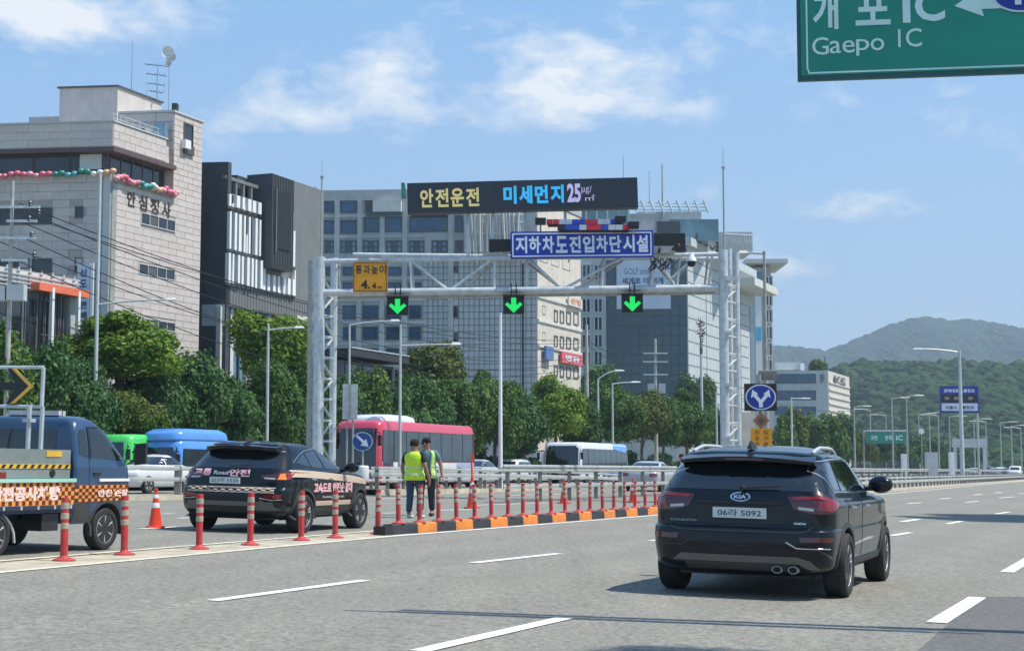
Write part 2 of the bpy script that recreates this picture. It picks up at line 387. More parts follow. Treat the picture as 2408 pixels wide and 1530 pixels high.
for a, b in (((2135,1183),(2165,1181)),((2210,1172),(2235,1170)),((2270,1180),(2300,1177.5)),((2290,1163),(2310,1161)),((2350,1170),(2385,1167)),((2340,1158),(2356,1156.5)),((2120,1226),(2160,1220)),((2395,1160),(2440,1157))):
    gline(a, b, 0.2, 0.009, 'road_marking', M_LINE)
# the lanes behind the separator
for a, b in (((420,1218),(700,1208)),((330,1243),(420,1238)),((880,1172),(1080,1167)),((1120,1187),(1290,1182)),((1010,1200),(1130,1196)),((900,1206),(935,1205)),((1200,1164),(1420,1158)),((380,1208),(410,1207))):
    gline(a, b, 0.17, 0.009, 'road_marking', M_LINE)
for k in range(8):
    vline(-37.0, 50+k*16, 58+k*16, 0.16, 0.009, 'road_marking', M_LINE); vline(-33.5, 55+k*16, 63+k*16, 0.16, 0.009, 'road_marking', M_LINE)
for k in range(14):
    for v in (-2.0, 1.6, -5.4): vline(v, 110+k*16+ (5 if v==1.6 else 0), 118+k*16+(5 if v==1.6 else 0), 0.16, 0.009, 'road_marking', M_LINE)

# ------------------------------------------------------------------ vehicles
M_PAINT_BLACK = mat('black_car_paint', (0.0035,0.007,0.011), 0.3, var=0, coat=0.72, spec=0.08)
M_GLASS_DARK = mat('tinted_glass', (0.008,0.012,0.015), 0.05, var=0, coat=1.0, spec=0.5)
M_GLASS_BLUE = mat('bus_glass', (0.03,0.045,0.055), 0.08, var=0.3, vscale=1.5, coat=0.6)
M_RED_LENS = mat('red_lens', (0.22,0.008,0.012), 0.12, var=0.3, vscale=14, coat=1.0)
M_RED_DEEP = mat('dark_red_lens', (0.07,0.004,0.008), 0.12, var=0.2, vscale=14, coat=1.0)
M_AMBER = mat('amber_lens', (0.8,0.22,0.02), 0.15, var=0.1, coat=1.0)
M_CLEAR = mat('clear_lens', (0.55,0.56,0.56), 0.1, var=0.1, coat=1.0)
M_SILVERTRIM = mat('silver_trim', (0.13,0.133,0.13), 0.35, 0.4, var=0.05)
M_CLAD = mat('grey_cladding', (0.045,0.047,0.047), 0.6, var=0.1)
M_ALLOY = mat('alloy_rim', (0.62,0.63,0.64), 0.35, 0.35, var=0.08)
M_PLATE = mat('number_plate', (0.62,0.68,0.66), 0.4, var=0.04)
M_INK = mat('black_ink', (0.012,0.012,0.014), 0.5, var=0)

def interp_levels(levels, step=0.03):
    """monotone smooth interpolation of the profile rows (z, yr, yf, w, rr, rf)"""
    L = np.array(levels, float); z = L[:, 0]; t = [0.0]
    for i in range(1, len(L)):
        t.append(t[-1] + max(abs(L[i,0]-L[i-1,0]), 0.6*np.max(np.abs(L[i,1:4]-L[i-1,1:4])), 1e-3))
    t = np.array(t); out = []
    for i in range(len(L)-1):
        n = max(1, int(math.ceil((t[i+1]-t[i])/step)))
        h = t[i+1]-t[i]
        def tang(j):
            if j == 0: return (L[1]-L[0])/(t[1]-t[0])
            if j == len(L)-1: return (L[-1]-L[-2])/(t[-1]-t[-2])
            a = (L[j]-L[j-1])/(t[j]-t[j-1]); b = (L[j+1]-L[j])/(t[j+1]-t[j])
            return np.where(a*b > 0, 2*a*b/np.where(np.abs(a+b) < 1e-9, 1, a+b), 0.0)
        m0, m1 = tang(i), tang(i+1)
        for k in range(n):
            s = k/n
            out.append((2*s**3-3*s*s+1)*L[i] + (s**3-2*s*s+s)*h*m0 + (-2*s**3+3*s*s)*L[i+1] + (s**3-s*s)*h*m1)
    out.append(L[-1]); return out

def body_builder(levels, bow=0.06, fbow=0.12, crown=0.03, nside=26, nend=12, narc=7, taper=0.06, step=0.03):
    rows = interp_levels(levels, step); mb = MB(); n = None
    for (z, yr, yf, w, rr, rf) in rows:
        rr = min(rr, w*0.9, (yf-yr)*0.45); rf = min(rf, w*0.9, (yf-yr)*0.45)
        pts = []
        for i in range(nend):                        # rear edge, left to right
            x = (-1+2*i/(nend-1))*(w-rr); pts.append((x, yr))
        for i in range(1, narc):
            a = -pi/2 + pi/2*i/narc; pts.append((w-rr+rr*cos(a), yr+rr+rr*sin(a)))
        for i in range(nside):
            pts.append((w, yr+rr + (yf-rf-yr-rr)*i/(nside-1)))
        for i in range(1, narc):
            a = pi/2*i/narc; pts.append((w-rf+rf*cos(a), yf-rf+rf*sin(a)))
        for i in range(nend):
            x = (1-2*i/(nend-1))*(w-rf); pts.append((x, yf))
        for i in range(1, narc):
            a = pi/2 + pi/2*i/narc; pts.append((-w+rf+rf*cos(a), yf-rf+rf*sin(a)))
        for i in range(nside):
            pts.append((-w, yf-rf - (yf-rf-yr-rr)*i/(nside-1)))
        for i in range(1, narc):
            a = pi + pi/2*i/narc; pts.append((-w+rr+rr*cos(a), yr+rr+rr*sin(a)))
        res = []; mid = (yr+yf)/2; hl = (yf-yr)/2
        for (x, y) in pts:
            t = (y-mid)/hl; q = (x/max(w, .01))**2
            y2 = y + (bow*q*max(0, -t) - fbow*q*max(0, t))
            x2 = x*(1 - taper*t*t*abs(t))
            res.append((x2, y2, z))
        n = len(res); mb.v += res
    m = len(rows)
    for j in range(m-1):
        for i in range(n):
            mb.f.append((j*n+i, j*n+(i+1)%n, (j+1)*n+(i+1)%n, (j+1)*n+i)); mb.mi.append(0)
    # roof cap rings, domed
    z, yr, yf, w, rr, rf = rows[-1]; ring = mb.v[-n:]; cy = (yr+yf)/2; last = (m-1)*n
    for k, s in ((1, .8), (2, .5), (3, .2)):
        o = len(mb.v)
        mb.v += [(p[0]*s, cy+(p[1]-cy)*s, z+crown*(1-s*s)) for p in ring]
        for i in range(n): mb.f.append((last+i, last+(i+1)%n, o+(i+1)%n, o+i)); mb.mi.append(0)
        last = o
    mb.v.append((0, cy, z+crown)); c = len(mb.v)-1
    for i in range(n): mb.f.append((last+i, last+(i+1)%n, c)); mb.mi.append(0)
    mb.f.append(tuple(range(n))[::-1]); mb.mi.append(0)
    return mb

def bool_cut(me, cutters):
    o = bpy.data.objects.new('tmp', me); COL.objects.link(o); cs = []
    for i, cm in enumerate(cutters):
        c = bpy.data.objects.new('cut', cm); COL.objects.link(c); cs.append(c)
        md = o.modifiers.new('b%d' % i, 'BOOLEAN'); md.operation = 'DIFFERENCE'; md.solver = 'EXACT'; md.object = c
    bpy.context.view_layer.update()
    res = bpy.data.meshes.new_from_object(o.evaluated_get(bpy.context.evaluated_depsgraph_get()))
    for c in cs + [o]: bpy.data.objects.remove(c)
    res.polygons.foreach_set('use_smooth', [True]*len(res.polygons)); res.set_sharp_from_angle(angle=R(35))
    return res

class Skin:                                          # lay shapes onto a body
    def __init__(s, me):
        s.bvh = BVHTree.FromPolygons([v.co for v in me.vertices], [tuple(p.vertices) for p in me.polygons])
        s.flat = {}
    def cast(s, view, a, b):
        if view == 'rear': o, d = Vector((a, -8, b)), Vector((0, 1, 0))
        elif view == 'front': o, d = Vector((a, 20, b)), Vector((0, -1, 0))
        elif view == 'right': o, d = Vector((8, a, b)), Vector((-1, 0, 0))
        elif view == 'left': o, d = Vector((-8, a, b)), Vector((1, 0, 0))
        elif view == 'top': o, d = Vector((a, b, 8)), Vector((0, 0, -1))
        h = s.bvh.ray_cast(o, d)
        return (h[0], d) if h[0] is not None else (None, d)
    def patch(s, view, poly, mt, name, parent, off=0.006, grid=0.06, depth=0.012, label=None, smooth=True):
        bm = bmesh.new(); vs = [bm.verts.new((p[0], p[1], 0)) for p in poly]; bm.faces.new(vs)
        xs = [p[0] for p in poly]; ys = [p[1] for p in poly]
        for ax, lo, hi in ((0, min(xs), max(xs)), (1, min(ys), max(ys))):
            k = math.floor(lo/grid)+1
            while k*grid < hi:
                co = [0,0,0]; co[ax] = k*grid+0.00037; no = [0,0,0]; no[ax] = 1
                bmesh.ops.bisect_plane(bm, geom=bm.verts[:]+bm.edges[:]+bm.faces[:], plane_co=co, plane_no=no); k += 1
        bm.verts.ensure_lookup_table(); bm.verts.index_update()
        P = []; last = None
        for v in bm.verts:
            h, d = s.cast(view, v.co.x, v.co.y); P.append((h, v.co.copy()))
        d = s.cast(view, 0, 0)[1]
        good = [h for h, _ in P if h is not None]
        mb = MB(); fs = []
        for h, c in P:
            if h is None:
                h = min(good, key=lambda g: (Vector((g.x, g.z) if view in ('rear','front') else (g.y, g.z) if view in ('left','right') else (g.x, g.y)) - Vector((c.x, c.y))).length) if good else Vector()
            mb.v.append(tuple(h - d*off))
        n = len(mb.v)
        for f in bm.faces: mb.f.append(tuple(v.index for v in f.verts)); mb.mi.append(0)
        for e in bm.edges:
            if len(e.link_faces) == 1:
                a, b = e.verts[0].index, e.verts[1].index
                o = len(mb.v); pa, pb = Vector(mb.v[a])+d*(off+depth), Vector(mb.v[b])+d*(off+depth)
                mb.v += [tuple(pa), tuple(pb)]; mb.f.append((a, b, o+1, o)); mb.mi.append(0)
        bm.free()
        me = mb.mesh(name, (mt,), smooth='all' if smooth else False)
        bm2 = bmesh.new(); bm2.from_mesh(me)
        if smooth: bmesh.ops.split_edges(bm2, edges=[e for e in bm2.edges if len(e.link_faces) == 2 and e.calc_face_angle(0) > R(40)])
        bm2.to_mesh(me); bm2.free()
        # make the outside face the viewer
        if len(me.polygons):
            tot = sum((p.normal.dot(-d)) for p in me.polygons if abs(p.normal.dot(d)) > 0.3)
            if tot < 0: me.flip_normals()
        return link(name, me, parent, label)
    def text(s, view, body, cx, cz, w, h, mt, parent, off=0.012, bold=0.02, name='lettering', slope=0.0, label=None):
        mb = text_mesh(body, w, h, bold=bold); mir = view in ('left', 'front')
        vs = []
        for (x, _, z) in mb.v:
            a = -x if mir else x; a += cx; zz = z + cz + slope*x
            hh, d = s.cast(view, a, zz)
            if hh is None: hh = Vector((a, 0, zz)) if view in ('rear','front') else Vector((0, a, zz))
            vs.append(tuple(hh - d*off))
        mb.v = vs
        if view == 'left' : pass
        return mb.obj(name, mt, parent, label=label)
    def strip(s, view, pts, w, mt, name, parent, off=0.01, label=None):
        """a thin bar following a list of (a,b) points on the body"""
        out = []
        for i in range(len(pts)-1):
            (a0, b0), (a1, b1) = pts[i], pts[i+1]; k = max(1, int(math.hypot(a1-a0, b1-b0)/0.05))
            for j in range(k): out.append((a0+(a1-a0)*j/k, b0+(b1-b0)*j/k))
        out.append(pts[-1]); P = []
        for a, b in out:
            h, d = s.cast(view, a, b)
            if h is not None: P.append(h - d*off*0.3)
        mb = MB()
        for i in range(len(P)-1): mb.tube(P[i], P[i+1], w/2, n=6)
        return mb.obj(name, mt, parent, smooth=True, label=label)

TYRES = {}
def wheel(parent, x, y, r, wd, side, rimmat=M_ALLOY, spokes=5, name='wheel', steel=False):
    """wheel with tyre and spoked rim; side=+1 faces +x"""
    key = (r, wd, rimmat.name, spokes)
    if key not in TYRES:
        t = MB(); hw = wd/2
        t.lathe([(r*0.66,-hw*0.8),(r*0.74,-hw),(r*0.93,-hw*0.98),(r*0.985,-hw*0.8),(r,-hw*0.5),(r,hw*0.5),(r*0.985,hw*0.8),(r*0.93,hw*0.98),(r*0.74,hw),(r*0.66,hw*0.8)], 40, ax='X')
        for k in range(5):
            x0 = -hw*0.6+k*hw*0.3
        m = MB(); m.lathe([(r*0.68,-hw*0.5),(r*0.685,hw*0.80),(r*0.655,hw*0.86),(r*0.62,hw*0.5),(r*0.61,hw*0.35)], 40, ax='X')
        sp = MB()
        for k in range(spokes):
            a = 2*pi*k/spokes
            for da in ((-0.16, 0.16) if spokes == 5 else (0,)):
                p0 = (hw*0.55, sin(a)*r*0.10, cos(a)*r*0.10); p1 = (hw*0.72, sin(a+da)*r*0.62, cos(a+da)*r*0.62)
                sp.tube(p0, p1, r*0.075, r*0.05, 6)
        sp.lathe([(r*0.17,hw*0.3),(r*0.17,hw*0.72),(r*0.12,hw*0.78),(0,hw*0.80)], 16, ax='X')
        disc = MB(); disc.lathe([(r*0.66,-hw*0.1),(r*0.66,hw*0.05),(0,hw*0.06)], 24, ax='X')
        TYRES[key] = (t.mesh('tyre', (M_RUBBER,), True), m.mesh('rim', (rimmat if rimmat is not M_BLACK else M_DARKMETAL,), True), sp.mesh('spokes', (rimmat,), True), disc.mesh('brake_disc', (M_BLACK,), True))
    t, m, sp, dc = TYRES[key]
    w = link(name, t, parent); w.location = (x, y, r)
    if side < 0: w.rotation_euler = (0, 0, pi)
    rm = link('rim', m, w); s2 = link('spokes', sp, w); d2 = link('brake_disc', dc, w)
    return w

def arch_cut(y, r, x, sgn, depth=0.34):
    mb = MB(); mb.lathe([(r, x-sgn*depth if sgn > 0 else x-0.3), (r, x+0.3 if sgn > 0 else x+depth)], 40, ax='X', c=(0, y, 0)); return mb
def place_car(o, px_w, heading, roll=True):
    pass

def car_pose(x, y, yaw):
    """matrix of a car standing on the tilted road: local y forward"""
    z = gz(x, y); f = Vector((sin(yaw), cos(yaw), 0)); e = 0.5
    f.z = (gz(x+f.x*e, y+f.y*e)-gz(x-f.x*e, y-f.y*e))/(2*e); f.normalize()
    r = Vector((cos(yaw), -sin(yaw), 0)); r.z = (gz(x+r.x*e, y+r.y*e)-gz(x-r.x*e, y-r.y*e))/(2*e); r = (r - f*r.dot(f)).normalized()
    u = r.cross(f)
    m = Matrix(((r.x, f.x, u.x, x), (r.y, f.y, u.y, y), (r.z, f.z, u.z, z), (0, 0, 0, 1)))
    return m
def pose(o, m): o.location = m.to_translation(); o.rotation_euler = m.to_euler()

def make_body(levels, wheels_y, wr, W, t, mt, **kw):
    mb = body_builder(levels, **kw); me = mb.mesh('body', (mt,))
    cuts = []
    for y in wheels_y:
        for sg in (-1, 1):
            c = MB(); a, b = (W-0.33, W+0.3) if sg > 0 else (-W-0.3, -W+0.33)
            c.lathe([(wr*1.17, a), (wr*1.17, b)], 40, ax='X', c=(0, y, wr*1.0)); cuts.append(c.mesh('c', (mt,)))
    me = bool_cut(me, cuts); me.name = 'body'
    if not me.materials: me.materials.append(mt)
    b = link('body', me, t)
    # closed black liner of each arch
    for y in wheels_y:
        for sg in (-1, 1):
            a, b2 = (W-0.325, W-0.30) if sg > 0 else (-W+0.30, -W+0.325)
            c = MB(); Q = [(cos(q)*wr*1.16, sin(q)*wr*1.16) for q in [(-0.3+(pi+0.6)*k/20) for k in range(21)]]
            c.slab([(b2, y+q0, wr+q1) for q0, q1 in Q], (1,0,0), 0.02); c.obj('arch_liner', M_BLACK, t)
    return b, Skin(me)
def arch_trim(t, y, wr, W, sg, mt, sk, rr=1.17, w=0.055):
    """cladding lip round a wheel arch laid on the body side"""
    view = 'right' if sg > 0 else 'left'; pts = []
    n = 22; ri, ro = wr*rr, wr*rr+w
    poly = [(y+cos(a)*ri, wr+sin(a)*ri) for a in [(-0.22+ (pi+0.44)*i/n) for i in range(n+1)]] + [(y+cos(a)*ro, wr+sin(a)*ro) for a in [(-0.22+(pi+0.44)*(n-i)/n) for i in range(n+1)]]
    mb = MB(); vs = []; m = n+1
    for i in range(m):
        for (r_, o_) in ((ri, 0.012), (ro, 0.012), (ro, -0.03), (ri, -0.10)):
            a = -0.22+(pi+0.44)*i/n; yy, zz = y+cos(a)*r_, wr+sin(a)*r_
            h, d = sk.cast(view, y+cos(a)*(ro+0.01), wr+sin(a)*(ro+0.01))
            xx = (h.x if h is not None else sg*W); vs.append((xx+sg*o_, yy, zz))
    fs = []
    for i in range(m-1):
        for k in range(4): fs.append((i*4+k, i*4+(k+1)%4, (i+1)*4+(k+1)%4, (i+1)*4+k))
    mb.add(vs, fs); return mb.obj('wheel_arch_trim', mt, t, smooth=True)

def mirror_obj(t, x, y, z, sg, mt, s=1.0):
    m = MB(); 
    prof = []
    for k in range(9):
        a = -pi/2+pi*k/8; prof.append((0.105*s*cos(a)+0.0, 0.14*s*sin(a)))
    m.lathe(prof, 16, ax='X'); m.v = [(p[0]+sg*0.02, p[1]*0.75, p[2]*0.95) for p in m.v]
    m.tube((-sg*0.20*s, -0.02, -0.06), (-sg*0.05, 0, -0.05), 0.03, n=6)
    o = m.obj('wing_mirror', mt, t, smooth=True); o.location = (x, y, z); return o

# ---- near black SUV, seen from behind on the right
def near_suv():
    p = G(2000, 1403); q = G(2086, 1362.5)
    yaw = R(21.2); hd = Vector((sin(yaw), cos(yaw))); rt = Vector((cos(yaw), -sin(yaw)))
    W = 1.10; org = Vector((p.x, p.y)) - rt*(W-0.0) - hd*0.97
    t = thing('suv', 'black SUV driving away in the near lane, seen from behind, silver roof rails', 'car'); pose(t, car_pose(org.x, org.y, yaw))
    PM = M_PAINT_BLACK
    lv = [(0.25,0.30,4.55,0.86,.30,.4),(0.30,0.14,4.66,0.99,.28,.4),(0.36,0.06,4.72,1.045,.26,.4),(0.46,0.02,4.76,1.06,.24,.4),(0.60,0.0,4.78,1.075,.24,.42),(0.745,0.01,4.78,1.08,.24,.42),
          (0.775,0.035,4.77,1.078,.24,.42),(0.79,0.10,4.76,1.075,.24,.42),(0.90,0.115,4.72,1.078,.22,.42),(1.02,0.12,4.66,1.078,.20,.42),(1.07,0.125,4.58,1.07,.20,.45),(1.10,0.13,4.42,1.055,.20,.5),
          (1.13,0.14,4.0,1.04,.20,.5),(1.155,0.15,3.70,1.02,.20,.5),(1.19,0.17,3.58,0.995,.20,.5),(1.30,0.26,3.38,0.95,.20,.48),(1.42,0.38,3.12,0.90,.20,.42),(1.50,0.47,2.92,0.865,.20,.38),
          (1.56,0.50,2.72,0.835,.22,.34),(1.60,0.46,2.58,0.80,.24,.34),(1.63,0.50,2.44,0.74,.26,.34),(1.655,0.62,2.24,0.62,.30,.34)]
    b, sk = make_body(lv, (0.97, 3.93), 0.365, 1.08, t, PM, bow=0.10, fbow=0.25, crown=0.03, taper=0.05)
    for y in (0.97, 3.93):
        for sg in (-1, 1):
            wheel(t, sg*(W-0.135), y, 0.365, 0.26, sg); arch_trim(t, y, 0.365, 1.08, sg, M_CLAD, sk)
    # tailgate glass, spoiler
    sk.patch('rear', [(-0.90,1.20),(0.90,1.20),(0.915,1.215),(0.86,1.33),(0.79,1.45),(0.76,1.49),(-0.76,1.49),(-0.79,1.45),(-0.86,1.33),(-0.915,1.215)], M_GLASS_DARK, 'rear_window', t, off=0.006)
    m = MB(); n = 16
    vs = []
    for i in range(n+1):
        x = -0.78+1.56*i/n; q = (x/0.78)**2; y0 = 0.30+0.13*q**2
        vs += [(x, y0, 1.575-0.05*q), (x, y0+0.015, 1.525-0.03*q), (x, 0.60, 1.48-0.01*q), (x*.90, 1.55, 1.60), (x*0.90, 1.55, 1.716-0.06*q*q), (x*0.93, 1.05, 1.694-0.06*q*q), (x*.97, 0.64, 1.648-0.06*q*q)]
    m.add(vs, [(i*7+k, i*7+(k+1)%7, (i+1)*7+(k+1)%7, (i+1)*7+k) for i in range(n) for k in range(7)] + [(6,5,4,3,2,1,0), tuple(n*7+k for k in range(7))])
    sp = m.obj('spoiler', PM, t, smooth=True)
    MB().box((0, 0.300, 1.548), (0.44, 0.02, 0.022)).obj('brake_light', M_RED_DEEP, sp)
    # wiper, badge, plate, lettering
    w = MB(); w.tube((0.02,0.16,1.225),(0.44,0.18,1.255),0.012,n=6); w.tube((0.02,0.16,1.225),(0.02,0.10,1.215),0.03,n=8); w.obj('wiper', M_BLACK, t)
    def oval(cx, cz, a, b_, n=28): return [(cx+a*cos(2*pi*i/n), cz+b_*sin(2*pi*i/n)) for i in range(n)]
    lg = sk.patch('rear', oval(0, 1.125, 0.115, 0.052), M_CHROME, 'badge', t, off=0.010)
    sk.patch('rear', oval(0, 1.125, 0.100, 0.041), M_BLACK, 'badge_field', lg, off=0.014)
    sk.text('rear', 'KIA', 0, 1.125, 0.14, 0.042, M_CHROME, lg, off=0.017, bold=0.03)
    sk.patch('rear', [(-0.50,0.83),(0.50,0.83),(0.43,1.055),(-0.43,1.055)], M_BLACK, 'plate_recess', t, off=0.003)
    pl = MB().box((0, 0.098, 0.945), (0.61, 0.02, 0.118)).obj('number_plate', M_PLATE, t)
    lettering('06라 5092', 0.50, 0.078, Matrix.Translation((0, 0.0865, 0.945)), M_INK, pl, bold=0.01)
    MB().box((0, 0.10, 1.058), (0.95, 0.03, 0.02)).obj('tailgate_handle', M_BLACK, t)
    sk.text('rear', 'SORENTO', -0.66, 0.845, 0.32, 0.022, M_GALVD, t, bold=0.02, off=0.008)
    sk.text('rear', 'GDi', 0.67, 0.845, 0.13, 0.022, M_CHROME, t, bold=0.03, off=0.008)
    # lamps wrap round the corner: rear part and side part
    for sg in (-1, 1):
        rr = [(0.53,1.14),(0.60,1.005),(0.74,0.965),(0.92,0.95),(1.02,0.96),(1.045,1.02),(1.045,1.13),(0.90,1.165)]
        poly = [(sg*a, z) for a, z in rr]
        tl = sk.patch('rear', poly, M_RED_DEEP, 'tail_light', t, off=0.012)
        sk.patch('rear', [(sg*a, z) for a, z in ((0.58,1.135),(0.90,1.155),(1.02,1.12),(1.02,1.09),(0.88,1.12),(0.60,1.105))], M_RED_LENS, 'light_bar', tl, off=0.018)
        sk.patch('rear', [(sg*a, z) for a, z in ((0.66,0.998),(0.82,0.985),(0.82,1.015),(0.65,1.03))], M_CLEAR if sg > 0 else M_CLEAR, 'reversing_light', tl, off=0.018)
        sk.patch('rear', [(sg*a, z) for a, z in ((0.86,1.0),(1.0,0.985),(1.02,1.08),(0.88,1.10))], M_RED_LENS, 'light_cell', tl, off=0.018)
        sk.patch('right' if sg > 0 else 'left', [(0.24,1.145),(0.24,0.97),(0.33,0.985),(0.50,1.07),(0.40,1.12)], M_RED_LENS, 'side_light', tl, off=0.012)
        sk.patch('rear', [(sg*a, z) for a, z in ((0.70,0.645),(1.02,0.645),(1.03,0.70),(0.68,0.70))], M_RED_DEEP, 'reflector', t, off=0.012)
        sk.strip('rear', [(sg*0.54,0.64),(sg*0.66,0.575),(sg*1.0,0.575)], 0.016, M_CHROME if sg > 0 else M_DARKMETAL, 'chrome_trim', t, off=0.012)  # left trim coloured dark to stand for unlit chrome
    # bumper creases, skid plate, exhaust pipes
    sk.strip('rear', [(-0.80,0.80),(-0.77,0.765),(-0.68,0.745),(0.68,0.745),(0.77,0.765),(0.80,0.80)], 0.012, M_DARKMETAL, 'tailgate_seam', t, off=0.002)
    sk.patch('rear', [(-0.76,0.40),(-0.66,0.48),(0.66,0.48),(0.80,0.44),(0.90,0.34),(0.78,0.34),(0.68,0.40),(-0.6,0.40)], M_SILVERTRIM, 'skid_plate', t, off=0.014)
    sk.patch('rear', [(-0.60,0.31),(0.62,0.31),(0.66,0.395),(-0.62,0.395)], M_CLAD, 'diffuser', t, off=0.008)
    for x in (0.44, 0.62):
        e = MB(); e.lathe([(0.052,0.02),(0.058,0.02),(0.058,0.20),(0.045,0.20),(0.045,0.03)], 20, ax='Y', c=(x,0.03,0.335)); e.v = [(p[0], p[1], 0.335+(p[2]-0.335)*0.72) for p in e.v]
        e = e.obj('exhaust_pipe', M_GALVD, t, smooth=True); q = MB(); q.lathe([(0.046,0.028),(0.0,0.028)], 20, ax='Y', c=(x,0.03,0.335)); q.v = [(p[0], p[1]-0.012, 0.335+(p[2]-0.335)*0.72) for p in q.v]; q.obj('pipe_mouth', M_INK, e)  # black disc paints the unlit inside of the pipe
    MB().box((0, 2.4, 0.28), (1.5, 4.0, 0.10)).obj('underbody', M_BLACK, t)
    MB().tube((-0.8,0.97,0.34),(0.8,0.97,0.34),0.05).box((0.0,0.75,0.31),(0.75,0.5,0.12)).obj('rear_axle', M_BLACK, t)
    # sides
    for sg in (-1, 1):
        v = 'right' if sg > 0 else 'left'
        gl = sk.patch(v, [(0.62,1.22),(0.50,1.42),(0.62,1.515),(0.96,1.53),(0.90,1.22)], M_GLASS_DARK, 'quarter_window', t)
        sk.patch(v, [(1.00,1.21),(1.06,1.535),(1.78,1.55),(1.86,1.20)], M_GLASS_DARK, 'rear_door_window', t)
        sk.patch(v, [(1.95,1.20),(1.88,1.55),(2.40,1.53),(2.85,1.33),(3.02,1.205)], M_GLASS_DARK, 'front_door_window', t)
        sk.strip(v, [(0.56,1.20),(1.9,1.185),(3.06,1.19),(2.86,1.345),(2.42,1.555),(1.86,1.575),(0.98,1.56),(0.60,1.535),(0.46,1.43),(0.56,1.20)], 0.020, M_CHROME, 'window_trim', t)
        for (ya, yb) in ((1.02, 1.90), (1.95, 3.10)):
            sk.strip(v, [(ya+0.25 if ya < 1.5 else ya, 0.42),(ya if ya < 1.5 else ya,0.85),(ya,1.18)], 0.008, M_INK, 'door_seam', t, off=0.0)
        for ya in (1.18, 2.12):
            h = MB(); hp, _ = sk.cast(v, ya, 1.02); h.tube((hp.x+sg*0.035, ya-0.09, 1.03),(hp.x+sg*0.035, ya+0.11, 1.02),0.017,n=8); h.obj('door_handle', M_CHROME, t, smooth=True)
        sk.patch(v, [(1.38,0.34),(3.48,0.34),(3.48,0.42),(1.38,0.42)], M_CLAD, 'sill_cladding', t, off=0.012)
        sk.strip(v, [(1.40,0.44),(3.46,0.44)], 0.018, M_CHROME, 'sill_trim', t)
        mirror_obj(t, sg*1.13, 2.94, 1.27, sg, PM, 1.1)
        # roof rail
        rl = MB(); P = []
        for i in range(15):
            y = 0.72+1.75*i/14; x = sg*(0.70-0.02*(i/14)); h, _ = sk.cast('top', x, y); zz = (h.z if h is not None else 1.62) + 0.055*min(1, 4*min(i, 14-i)/14)
            P.append((x, y, zz))
        rl.path(P, 0.022, 8); rl.obj('roof_rail', M_ALLOY, t, smooth=True)
    sk.patch('top', [(-0.50,1.25),(0.50,1.25),(0.50,2.25),(-0.50,2.25)], M_GLASS_DARK, 'sunroof', t, off=0.004)
    fin = MB(); fin.add([(-.03,.56,1.66),(.03,.56,1.66),(.035,.86,1.68),(-.035,.86,1.68),(0,.60,1.76),(0,.68,1.765)], [(0,1,4),(1,2,5,4),(2,3,5),(3,0,4,5),(0,3,2,1)]); fin.obj('antenna_fin', M_BLACK, t)
    sk.patch('front', [(-0.86,1.20),(0.86,1.20),(0.66,1.55),(-0.66,1.55)], M_GLASS_DARK, 'windscreen', t)
    sk.patch('right', [(0.42,1.06),(0.50,1.06),(0.50,1.075),(0.42,1.075)], M_BLACK, 'fuel_flap', t)
    return t
near_suv()

def checker(me_poly, nx, nz, a0, a1, z0f, z1f, sk, view, m1, m2, t, name='checker_band', off=0.008, ink=None):
    """two-tone check band laid on the body: backing plus one mesh of dark squares"""
    n = nx
    poly = [(a0+(a1-a0)*i/n, z0f(a0+(a1-a0)*i/n)) for i in range(n+1)] + [(a1-(a1-a0)*i/n, z1f(a1-(a1-a0)*i/n)) for i in range(n+1)]
    o = sk.patch(view, poly, m1, name, t, off=off, grid=0.12)
    mb = MB()
    for i in range(nx):
        for j in range(nz):
            if (i+j) % 2: continue
            q = []
            for (ii, jj) in ((i, j), (i+1, j), (i+1, j+1), (i, j+1)):
                a = a0+(a1-a0)*ii/nx; z = z0f(a)+(z1f(a)-z0f(a))*jj/nz
                h, d = sk.cast(view, a, z)
                if h is None: q = None; break
                q.append(tuple(h - d*(off+0.004)))
            if q: mb.add(q, [(0,1,2,3)])
    c = mb.obj('check_pattern', m2, o); return o

M_REFL = mat('cream_reflective', (0.80,0.68,0.55), 0.45, var=0.06)
M_REFL2 = mat('tan_check', (0.50,0.38,0.28), 0.5, var=0.06)
M_PINKT = mat('pink_lettering', (0.80,0.45,0.47), 0.4, var=0.05)
M_ORCHK = mat('orange_check', (0.80,0.30,0.06), 0.4, var=0.12, vscale=6)
M_BRCHK = mat('brown_check', (0.10,0.022,0.008), 0.5, var=0.1)
M_PEACH = mat('peach_lettering', (0.86,0.62,0.55), 0.4, var=0.06)

